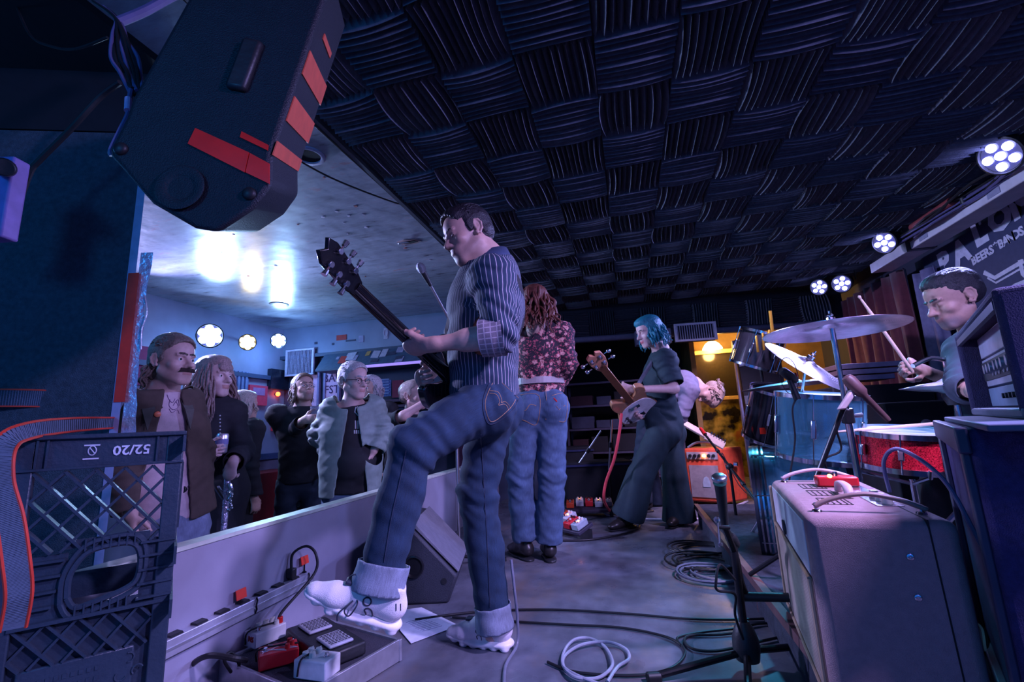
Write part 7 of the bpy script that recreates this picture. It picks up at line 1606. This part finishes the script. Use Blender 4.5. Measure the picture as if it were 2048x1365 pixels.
struct('trim_5', MB().box(SA + sx * 2.35 + V((0, .25, 1.93)), (.9, .3, .02), sx, (0, 1, 0)), mat('ochre_soffit', (.45, .28, .10), .6))
# dark shelving with boxes left of the passage
SH = mat('shelf_metal', (.10, .09, .14), .5, .3); g = thing('shelving', 'dark metal shelving unit at the back of the stage', 'shelving', (.1, 6.2, 0))
for x in (-.80, .62): 
    for y in (6.1, 6.5): MB().bb((x, y, 0), (x + .03, y + .03, 1.45)).build('upright', SH, g)
for z in (.12, .42, .72, 1.02, 1.32): MB().bb((-.80, 6.1, z), (.65, 6.53, z + .025)).build('shelf', SH, g)
rn = random.Random(11); cols = [(.02, .03, .07), (.05, .02, .03), (.03, .05, .09), (.015, .015, .02), (.06, .07, .12)]
cnt = 0; ni = 0; lz = None; ORD = ['first', 'second', 'third', 'fourth', 'fifth', 'sixth', 'seventh', 'eighth', 'ninth']
for z in (.145, .445, .745, 1.045):
    x = -.74
    while x < .5:
        w_ = rn.uniform(.12, .30); h_ = rn.uniform(.10, .24); d_ = rn.uniform(.2, .34)
        o = MB().bb((x, 6.14, z + .001), (x + w_, 6.14 + d_, z + h_)).build('storage_box', mat('box%d' % rn.randrange(5), cols[rn.randrange(5)], .7), None, bevel=.006); ni = ni + 1 if z == lz else 1; lz = z; tag(o, 'dark box on the %s shelf behind the stage, %s from the left' % ({.145: 'lowest', .445: 'second', .745: 'third', 1.045: 'fourth'}[z], ORD[ni - 1]), 'box', 'boxes on the back shelving'); x += w_ + rn.uniform(.01, .06); cnt += 1
for k, (px, py, w_, h_, dd, lab) in enumerate(((1205, 1000, .7, .42, 4.9, 'black equipment case behind the bass player cable'), (1150, 985, .5, .55, 5.2, 'black equipment trunk behind the small pedal board'))):
    p = Zp(px, py + 12, 0); g = thing('flight_case', lab, 'case', p); MB().box(p + FH * .25 + V((0, 0, h_ / 2)), (w_, .4, h_), RH, FH).build('case', mat('speaker_dark'), g, bevel=.012); MB().box(p + FH * .045 + V((0, 0, h_ * .93)), (w_ + .01, .02, .02), RH, FH).build('edge_rail', mat('case_rail', (.05, .06, .16), .4, .5), g)
def strut(lab, a, b, r=.012, m=STEEL): g = thing('folded_stand', lab, 'stand', V((a.x, a.y, 0))); MB().cyl(a, b, r, r * .8, 10).build('pole', m, g); MB().cyl(a.lerp(b, .45), a.lerp(b, .55), r * 1.8, r * 1.8, 10).build('clamp', BLACKM, g); MB().cyl(a, V((a.x, a.y, .01)), r, r, 8).build('foot', BLACKM, g)
strut('folded metal stand leaning among the cases at back, left one', D(1150, 940, 4.7), D(1202, 862, 4.7)); strut('folded metal stand upright beside the red cable', D(1218, 940, 4.6), D(1224, 840, 4.6))
# red instrument cable of the bass, white cables on the floor
def cable(lab, pts, r, m, name='instrument_cable', grp=None): o = MB().tube(spline(pts, 9), r, 8).build(name, m, None); tag(o, lab, 'cable', grp); return o
cable('pink-red cable hanging from the bass guitar to the floor', [D(1243, 828, 3.45), D(1238, 870, 3.48), D(1228, 920, 3.5), D(1212, 965, 3.55), D(1208, 1000, 3.6), Zp(1219, 1022, .06)], .011, mat('cable_red', (.75, .08, .10), .45))
WC = mat('cable_white', (.7, .66, .72), .5)
def fl(px, py, z=.008): return Zp(px, py, z)
cable('white cable curling behind the bass player towards the orange amplifier', [fl(1196, 1010, .10), fl(1215, 1030), fl(1260, 1038), fl(1320, 1040), fl(1385, 1040), fl(1420, 1032), fl(1400, 1020), fl(1420, 1014), fl(1470, 1012), fl(1495, 1003)], .011, WC)
DC = RUBBER; GC = mat('cable_grey', (.16, .17, .22), .4)
cable('long black cable crossing the stage floor, further of the two', [fl(830, 1240), fl(960, 1224), fl(1100, 1220), fl(1250, 1228), fl(1370, 1238), fl(1470, 1240), fl(1580, 1236)], .0048, DC)
cable('long black cable crossing the stage floor, nearer of the two', [fl(905, 1235), fl(1000, 1242), fl(1130, 1250), fl(1240, 1256), fl(1330, 1274), fl(1368, 1298), fl(1360, 1325), fl(1320, 1345), fl(1250, 1352), fl(1150, 1345), fl(1095, 1325)], .0048, DC)
cable('black cable looping under the short microphone stand', [fl(1362, 1292), fl(1356, 1276), fl(1400, 1266), fl(1470, 1258), fl(1520, 1248), fl(1570, 1250), fl(1590, 1266), fl(1520, 1284), fl(1440, 1302), fl(1390, 1300), fl(1370, 1285), fl(1380, 1272), fl(1440, 1270), fl(1500, 1262)], .0048, DC)
lp = [(1215, 1365), (1235, 1335), (1258, 1318), (1250, 1298), (1215, 1285), (1165, 1290), (1130, 1312), (1128, 1335), (1150, 1355), (1190, 1358), (1215, 1345), (1225, 1325), (1210, 1295), (1180, 1278), (1150, 1280), (1130, 1300), (1125, 1330), (1150, 1350), (1205, 1372)]
cable('pale grey cable coiled loosely on the floor at bottom centre', [fl(a, b, .010 + .004 * (k % 3)) for k, (a, b) in enumerate(lp)], .0055, mat('cable_pale', (.36, .38, .46), .4))
cable('grey cable running down beside the rear white shoe', [D(1022, 1120, 1.75), D(1030, 1190, 1.72), fl(1035, 1240, .10), fl(1034, 1290, .02), fl(1012, 1330), fl(1008, 1370)], .0055, GC)
for k, (cx, cy, rx) in enumerate(((1402, 1102, .17), (1412, 1128, .19), (1432, 1152, .16))):
    c = fl(cx, cy); rn = random.Random(k); g = thing('cable_coil', ('coil of black cable furthest up the stage', 'coil of black cable in the middle of the three coils', 'coil of black cable nearest the short microphone stand')[k], 'cable', c)
    for q in range(4): r_ = rx * (.75 + .12 * q); ox = rn.uniform(-.02, .02); MB().tube([c + V((r_ * cos(t) + ox, r_ * .85 * sin(t) + ox, .004 + .006 * q + .004 * sin(t * 2 + q))) for t in [i * pi / 16 for i in range(32)]], .006, 6, closed=True).build('loop', GC if k == 2 else DC, g)
cable('thin black cable curving across the floor near the bass player', [fl(1120, 1082), fl(1180, 1080), fl(1240, 1070), fl(1275, 1058), fl(1280, 1045)], .007, DC)
cable('thick black cable looping over the floor at the foot of the crate', [fl(372, 1365, .02), fl(385, 1330, .10), fl(420, 1312, .14), fl(470, 1318, .13), fl(492, 1322, .10)], .009, DC)
cable('thin black lead looping up beside the corner of the front pedal board', [fl(470, 1365, .02), fl(478, 1330, .08), fl(462, 1306, .13), fl(448, 1320, .12), fl(462, 1345, .06)], .005, DC)
# right foreground floor clutter behind the cream amplifier
cable('black cable looping behind the cream amplifier', [fl(1905, 1290, .16), fl(1940, 1250, .2), fl(1965, 1262, .2), fl(1975, 1310, .18), fl(1990, 1270, .18), fl(2010, 1255, .17)], .007, DC)
g = thing('tripod_stand', 'pale tripod stand leg with black foot between the cream amplifier and tall cabinet', 'drum stand', D(1908, 1200, 1.5)); a_, b_ = D(1935, 1080, 1.6), D(1908, 1205, 1.5); MB().cyl(a_, b_, .012, .013, 12).build('tube', CHROME, g); MB().cyl(b_, b_ + (b_ - a_).normalized() * .05, .018, .018, 12).build('rubber_foot', RUBBER, g)
g = thing('floor_block', 'small dark wooden block at the foot of the cream amplifier', 'block', fl(1545, 1222)); p = fl(1545, 1228, .0); MB().box(p + V((0, 0, .03)), (.10, .05, .06), RH, FH).build('block', mat('block_brown', (.10, .04, .04), .6), g, bevel=.004)
# ---- small pedal boards by the singer and bass player
def board(lab, c, X, w_, d_, tilt, n, seed):
    g = thing('pedalboard', lab, 'pedalboard', c); X = X.normalized(); Y = V((-X.y, X.x, 0)); Yt = (Y * cos(tilt) + V((0, 0, 1)) * sin(tilt)); N_ = X.cross(Yt)
    MB().box(c + V((0, 0, .07)), (w_, d_, .025), X, Yt).build('deck', mat('deck_dark', (.04, .035, .06), .6), g, bevel=.004)
    for s_ in (-1, 1): MB().box(c + X * s_ * w_ * .45 + V((0, 0, .03)), (.03, d_ * .8, .06), X, Y).build('foot', BLACKP, g)
    rn = random.Random(seed); cs = [(.7, .08, .03), (.6, .6, .65), (.6, .02, .03), (.35, .4, .45), (.1, .1, .12), (.55, .55, .65)]
    for k in range(n):
        p = c + X * (-w_ / 2 + (k + .5) * w_ / n) + Yt * rn.uniform(-.02, .04) + V((0, 0, .085)); pd_ = thing('effects_pedal', 'small effects pedal on the ' + lab, 'pedal', p, 'pedals on the ' + lab)
        pd_['label'] = 'small %s effects pedal, %s from the left on the %s' % (['orange', 'white', 'red', 'grey-blue', 'black', 'silver'][k % 6], ORD[k], lab.replace('pedal board ', 'board ').split(' beside')[0])
        MB().box(p + N_ * .025, (w_ / n * .8, .11, .045), X, Yt).build('case', mat('pd%d' % (k % 6), cs[k % 6], .35), pd_, bevel=.004)
        for q in (-1, 1): MB().cyl(p + N_ * .047 + X * q * .015 + Yt * .03, p + N_ * .062 + X * q * .015 + Yt * .03, .008, .007, 10).build('knob', WHITEP if k % 2 else BLACKP, pd_)
        MB().ball(p + N_ * .048, .007 if k % 2 else .010, 8).build('indicator_light', mat('red_led') if k % 2 == 0 else mat('amber_led'), pd_)
        MB().cyl(p + N_ * .047 - Yt * .03, p + N_ * .060 - Yt * .03, .009, .008, 10).build('footswitch', CHROME, pd_)
board('pedal board right of the floral singer', Zp(1180, 1032, 0), RH * 1 + FH * -.15, .42, .22, .15, 5, 1)
board('low pedal board beside the boots of the singer', Zp(1142, 1072, 0), RH * .55 - FH * .8, .34, .15, .35, 4, 2)
o = floor_sheet('small white card on the floor beside the low pedal board', [(1156, 1044), (1173, 1043), (1164, 1050)], PAP)
# ---- audience belongings
g = thing('drink_can', 'silver drink can in the hand of the long-haired woman', 'can', D(441, 882, 2.58)); c = D(441, 908, 2.675)
MB().lathe([(.022, 0), (.031, .006), (.033, .012), (.033, .105), (.028, .116), (.026, .116), (.025, .113), (.0001, .112)], c, cv(.05, 1, 0), 24).build('can_body', mat('can_silver', (.62, .58, .68), .28, .7), g, smooth=40)
MB().lathe([(.0335, .055), (.0335, .085)], c, cv(.05, 1, 0), 24, False).build('can_label', mat('can_label', (.2, .2, .4), .4), g)
g = thing('pint_glass', 'pint glass held by the man in the black shirt', 'glass', D(628, 845, 3.5)); c = D(630, 846, 3.64); gm = mat('clear_glass', (.75, .8, 1.), .05, 0, 0, tr=.8, alpha=.6); MB().lathe([(.028, 0), (.040, .13), (.038, .13), (.027, .005), (.0001, .005)], c, (0, 0, 1), 20).build('glass', gm, g, smooth=50); MB().lathe([(.0275, .008), (.033, .06), (.0001, .06)], c, (0, 0, 1), 18).build('drink', mat('drink', (.5, .3, .5), .2, alpha=.8), g, smooth=50)
g = thing('walking_stick', 'ornate chrome walking stick under the hand of the long-haired woman', 'stick', Zp(452, 1150, -.55)); a_ = D(452, 1000, 2.62); b_ = V((a_.x, a_.y, FA + .01))
MB().cyl(a_ + V((0, 0, .12)), b_, .017, .014, 14).build('shaft', mat('chrome_lilac', (.7, .65, .8), .2, .8, .4, 90, bump=.8, bs=80), g); MB().tube(spline([D(458, 968, 2.62), D(462, 985, 2.62), D(453, 1000, 2.62), D(440, 985, 2.62), D(432, 972, 2.62)], 5), .015, 10).build('fork', CHROME, g)
rn = random.Random(1)
for k in range(9): MB().ball(D(460 + rn.uniform(-3, 5), 985 + k * 4.5, 2.60), .010, 8).build('bead', CHROME, g, smooth=50)
g = thing('tube_handle', 'black horizontal tube reaching from the crate to the chrome walking stick', 'tube', D(400, 975, 2.3)); MB().cyl(D(364, 980, 2.2), D(436, 965, 2.58), .018, .022, 14).build('tube', BLACKP, g, bevel=.003)
# ---- far wall of the audience room
yf = 5.25
def fp(px, py): return Yp(px, py, yf)
def wallbox(x0, x1, z0, z1, t=.04, y=yf): return MB().bb((x0, y - t, z0), (x1, y, z1))
zt_, zb_ = fp(600, 712).z, fp(600, 745).z
struct('trim_6', wallbox(-4.5, -.95, 1.88, CEILZ, .05), mat('band_pale', (.26, .32, .42), .5, 0, .1, 4))
struct('trim_7', wallbox(-4.5, -.95, 1.84, 1.885, .10), mat('band_ledge', (.05, .08, .13), .5))
bh = struct('trim_8', MB().prism([(0, 0), (0, .24), (-.12, .24), (-.30, .02), (-.30, 0)], 2.7, (-3.75, 5.2, 1.60), (0, 1, 0), (0, 0, 1)), mat('bulkhead_teal', (.06, .11, .17), .5))
MB().bb((Yp(728, 738, 4.88).x, 4.87, 1.595), (-1.0, 4.9, 1.625)).build('edge', mat('tube_violet', (.55, .4, .9), .5, emit=(.42, .28, 1.0), es=.45), bh)
stc = [(.5, .5, .6), (.5, .06, .05), (.05, .06, .1), (.35, .35, .5), (.45, .3, .1)]
for k, (px, py, w_, h_, c_) in enumerate(((685, 720, .10, .13, 1), (697, 712, .13, .14, 0), (706, 716, .09, .10, 3), (731, 706, .06, .08, 4), (748, 708, .10, .13, 0), (764, 705, .08, .14, 0), (780, 706, .12, .06, 2), (795, 698, .09, .10, 3), (800, 716, .10, .06, 2), (802, 720, .10, .09, 3), (672, 716, .04, .05, 3), (840, 705, .09, .09, 0), (752, 722, .10, .05, 2))):
    a = atan2(.12, .22) ; p = Yp(px, py, 4.98); sl_ = V((0, -.22 * .6, -.22)).normalized()
    t_ = (p.z - 1.62) / .22; yy_ = 4.90 + .18 * t_
    st_ = MB().box(V((p.x, yy_ - .006, p.z)), (w_, h_, .004), (1, 0, rn.uniform(-.1, .1)), V((0, .18, .22))).build('sticker', mat('stk%d' % c_, stc[c_], .5), bh)
for k, (px, py, w_, h_, c_) in enumerate(((688, 677, .15, .07, 1), (706, 683, .14, .02, 2), (727, 680, .07, .09, 3), (776, 669, .06, .14, 0), (671, 690, .03, .03, 2), (637, 688, .04, .03, 2))): p = fp(px, py); MB().box(V((p.x, yf - .056, p.z)), (w_, .006, h_)).build('sticker', mat('stk%d' % c_, stc[c_], .5), bpy.data.objects['trim_6'])
text('printed_zero', '0', mat('stk0'), fp(776, 669) + V((0, -.065, 0)), (1, 0, 0), (0, 0, 1), .16, bpy.data.objects['trim_6'])
vent('square air vent high on the far wall left of the bulkhead', V((fp(610, 724).x, yf - .10, fp(610, 724).z - .02)), .44, .36, V((1, 0, 0)), 18)
# posters and windows of the far wall
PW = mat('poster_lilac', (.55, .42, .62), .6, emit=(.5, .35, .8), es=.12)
def poster(lab, px0, py0, px1, py1, m, y=yf, t=.02, par=None, frame=None, name='poster', cat='poster'):
    a, b = Yp(px0, py0, y), Yp(px1, py1, y); g = thing(name, lab, cat, V((a.x, y - t, b.z)))
    MB().bb((a.x, y - t, b.z), (b.x, y - .002, a.z)).build('sheet', m, g)
    if frame:
        for x0, x1, z0, z1 in ((a.x - .03, a.x, b.z, a.z), (b.x, b.x + .03, b.z, a.z), (a.x - .03, b.x + .03, a.z, a.z + .03), (a.x - .03, b.x + .03, b.z - .03, b.z)): MB().bb((x0, y - t - .02, z0), (x1, y, z1)).build('frame', frame, g)
    return g, a, b
FRM = mat('frame_lilac', (.35, .3, .5), .5)
g, a, b = poster('tall lilac lit window behind the man with the pint glass', 602, 748, 636, 830, PW, frame=FRM, name='window_pane', cat='window')
g, a, b = poster('lit poster with dark lettering and a red block, left of the green jacket', 655, 745, 676, 862, PW, frame=FRM)
xm = (a.x + b.x) / 2; text('lettering', 'BAR', mat('ink2', (.06, .03, .12), .7), (xm, yf - .026, a.z - .09), (1, 0, 0), (0, 0, 1), .15, g); text('lettering', 'FST', mat('ink2'), (xm, yf - .026, a.z - .24), (1, 0, 0), (0, 0, 1), .15, g); MB().bb((a.x + .02, yf - .03, a.z - .48), (b.x - .02, yf - .02, a.z - .33)).build('red_block', mat('red_block', (.55, .06, .10), .6), g)
g, a, b = poster('blue printed notice above the bar shelf', 762, 762, 783, 793, mat('notice_blue', (.10, .18, .42), .6, var=.6, scale=60), y=5.15); 
for k in range(6): MB().bb((a.x + .02, 5.12, b.z + .03 + k * .035), (b.x - .02, 5.13, b.z + .045 + k * .035)).build('print_line', mat('line_pale', (.25, .38, .62), .6), g)
g, a, b = poster('dark red notice beside the blue one above the bar shelf', 786, 762, 808, 795, mat('notice_red', (.22, .02, .06), .6), y=5.15)
g, a, b = poster('faint blue notice right of the dark red one', 812, 765, 830, 796, mat('notice_navy', (.05, .09, .22), .6), y=5.15)
g = thing('bar_shelf', 'violet-tinted wooden bar shelf across the far wall', 'shelf', (-2.9, 5.0, .9)); SHM = mat('bar_wood', (.10, .04, .09), .5)
for py in (801, 812, 852, 893): z = Yp(780, py, 5.1).z; MB().bb((-3.55, 4.98, z - .03), (-1.9, 5.24, z)).build('shelf', SHM, g)
for x in (-3.55, -2.75, -1.93): MB().bb((x, 4.99, -.55), (x + .04, 5.24, 1.2)).build('upright', SHM, g)
g, a, b = poster('framed sign with pale script lettering under the bar shelf', 776, 822, 806, 845, mat('sign_dark', (.04, .05, .14), .5), y=5.05, frame=mat('sign_frame', (.03, .03, .08), .4), name='sign', cat='sign'); text('lettering', 'Balance', mat('sign_ink', (.45, .38, .62), .6), (a.lerp(b, .5)).xz.to_3d() if False else V(((a.x + b.x) / 2, 5.02, (a.z + b.z) / 2)), (1, 0, 0), (0, 0, 1), .085, g)
for k, px in enumerate((744, 752, 762, 773, 818)):
    p = Yp(px, 896 if k else 880, 5.0); g = thing('bottle', 'small violet bottle on the bar shelf, %s from the left' % ORD[k], 'bottle', V((p.x, 5.08, p.z)), 'bottles on the bar shelf'); zz = Yp(780, 893, 5.1).z + .001; MB().lathe([(.03, 0), (.033, .01), (.033, .13), (.013, .19), (.013, .24), (.0001, .241)], V((p.x, 5.08, zz)), (0, 0, 1), 14).build('glass', mat('bottle_violet', (.35, .25, .5), .15), g, smooth=50)
# left wall: windows, blinds, red counter, screen, booth
xl = -4.49
def lp_(px, py): return Xp(px, py, xl)
def leftbox(name, lab, cat, px0, py0, px1, py1, m, t=.03, **k):
    a, b = lp_(px0, py0), lp_(px1, py1); g = thing(name, lab, cat, V((xl, a.y, b.z))); MB().bb((xl, a.y, b.z), (xl + t, b.y, a.z)).build('panel', m, g); return g, a, b
g, a, b = leftbox('window_blind', 'pale blue slatted window strip beside the long-haired woman', 'window', 464, 742, 490, 812, mat('blind_blue', (.14, .22, .42), .6))
for k in range(4): MB().bb((xl + .03, a.y + (b.y - a.y) * k / 4, b.z), (xl + .045, a.y + (b.y - a.y) * (k + .45) / 4, a.z)).build('slat', mat('blind_pale', (.22, .3, .5), .5), g)
g, a, b = leftbox('wall_screen', 'dark wall screen with a thin bright edge, left of the vent', 'screen', 536, 738, 578, 782, mat('screen_dark', (.01, .015, .03), .2), .06)
MB().bb((xl + .0, b.y, b.z), (xl + .07, b.y + .02, a.z)).build('bezel', mat('bezel', (.2, .25, .45), .3), g)
g, a, b = leftbox('red_sign', 'blurred red and lilac sign behind the blonde person', 'sign', 496, 770, 530, 812, mat('sign_red', (.45, .05, .12), .5, emit=(.6, .05, .12), es=.10)); MB().bb((xl + .03, a.y + .05, (a.z + b.z) / 2), (xl + .036, b.y - .05, a.z - .03)).build('lilac_patch', mat('lilac_patch', (.5, .25, .5), .6), g)
g, a, b = leftbox('red_notice', 'small red notice beside the man in the black shirt', 'sign', 544, 812, 560, 862, mat('notice_red2', (.5, .04, .06), .5, emit=(.6, .03, .05), es=.08))
struct('trim_9', MB().bb((-4.5, 3.2, .55), (-4.40, 5.2, .62)), mat('rail_blue', (.06, .10, .22), .4)); 
o = MB().bb((-4.49, 3.6, -.55), (-4.1, 5.1, .42)).build('counter', mat('counter_red', (.20, .02, .025), .6), None, bevel=.01); tag(o, 'low dark red counter along the left wall behind the audience', 'counter')
g = thing('indicator_lamp', 'small glowing orange-red lamp on the wall left of the black-shirted man', 'lamp', lp_(552, 789)); MB().ball(lp_(552, 789) + V((.03, 0, 0)), .03, 12).build('bulb', mat('orange_glow', (1, .1, .03), .4, emit=(1, .08, .02), es=7), g, smooth=60); MB().cyl(lp_(552, 789), lp_(552, 789) + V((.03, 0, 0)), .02, .02, 10).build('base', BLACKP, g)
g, a, b = leftbox('banner_red', 'dark red hanging behind the moustached man beside the speaker stack', 'banner', 262, 690, 330, 775, mat('hanging_red', (.20, .02, .09), .7))
struct('trim_10', MB().bb((-4.5, .5, 1.55), (-4.44, 5.24, 1.60)), mat('rail_teal', (.05, .08, .15), .5))
# ceiling fittings over the audience
def ceil_pt(px, py, z=CEILZ): return Zp(px, py, z)
g = thing('ceiling_speaker_ring', 'round recessed ring in the smooth ceiling beside the hanging loudspeaker', 'ceiling fitting', ceil_pt(617, 311)); c = ceil_pt(617, 311); MB().lathe([(.060, .0), (.085, -.0), (.085, -.006), (.078, -.010), (.062, -.008), (.060, 0)], c, (0, 0, 1), 36, False).build('ring', mat('ring_lilac', (.42, .40, .55), .4), g, smooth=40); MB().lathe([(.060, -.002), (.0001, -.002)], c, (0, 0, 1), 24, False).build('hole', mat('hole_black', (.01, .01, .015), .9), g)
for k, (px, py, r, lab) in enumerate(((558, 609, .10, 'small round dark vent in the ceiling above the pale blue lamp'), (690, 585, .0, ''), (440, 634, .06, 'tiny round ceiling fitting above the big white lamp'))):
    if r: c = ceil_pt(px, py); g = thing('ceiling_disc', lab, 'ceiling fitting', c); MB().lathe([(r, 0), (r, -.006), (r * .8, -.012), (.0001, -.010)], c, (0, 0, 1), 24, False).build('disc', mat('disc_grey', (.10, .12, .18), .4), g, smooth=40)
g = thing('ceiling_hole', 'torn hole in the ceiling with a white wire hanging out', 'hole', ceil_pt(815, 484)); c = ceil_pt(818, 484, CEILZ - .002)
MB().prism([(-.09, -.03), (-.02, -.05), (.07, -.03), (.10, .02), (.03, .05), (-.07, .03)], .003, c - V((0, 0, .002)), (1, 0, 0), (0, 1, 0)).build('torn_edge', mat('torn_plaster', (.30, .20, .20), .8), g); MB().prism([(-.05, -.02), (.05, -.02), (.07, .01), (.0, .03), (-.05, .015)], .003, c - V((0, 0, .005)), (1, 0, 0), (0, 1, 0)).build('dark_gap', mat('hole_black'), g); MB().tube([c, c + V((-.06, -.06, -.03)), ], .006, 6).build('wire', WHITEP, g)
rn = random.Random(9)
for k in range(22):
    c = ceil_pt(rn.uniform(420, 860), rn.uniform(420, 560)) if k > 4 else [ceil_pt(x, y) for x, y in ((648, 355), (592, 330), (548, 412), (710, 412), (860, 520))][k]
    if c.x > -1.35 or c.x < -4.3: continue
    s_ = rn.uniform(.006, .016); a = rn.uniform(0, 6.28); o = MB().prism([(s_ * rn.uniform(.6, 1.4) * cos(t), s_ * rn.uniform(.4, 1.2) * sin(t)) for t in (0, 1, 2, 3.1, 4.2, 5.2)], -.003, c - V((0, 0, .0005)), (cos(a), sin(a), 0), (-sin(a), cos(a), 0)).build('paint_chip', mat('chip_pale', (.5, .45, .52), .7) if k % 3 else mat('chip_rust', (.32, .08, .07), .7), ceil_)
o = MB().tube(spline([ceil_pt(575, 308, CEILZ - .01), ceil_pt(650, 350, CEILZ - .03), ceil_pt(720, 380, CEILZ - .03), ceil_pt(785, 404, CEILZ - .02), ceil_pt(800, 408, CEILZ - .01)], 6), .005, 7).build('ceiling_cable', RUBBER, None); tag(o, 'thin black cable strung across the smooth ceiling to the foam edge', 'cable')
o = MB().tube(spline([(-1.29, y, CEILZ - .03 + .008 * sin(y * 3)) for y in (0, .8, 1.6, 2.4, 3.2, 4.0)], 6), .006, 7).build('edge_cable', RUBBER, None); tag(o, 'cable pinned along the edge of the foam ceiling', 'cable')
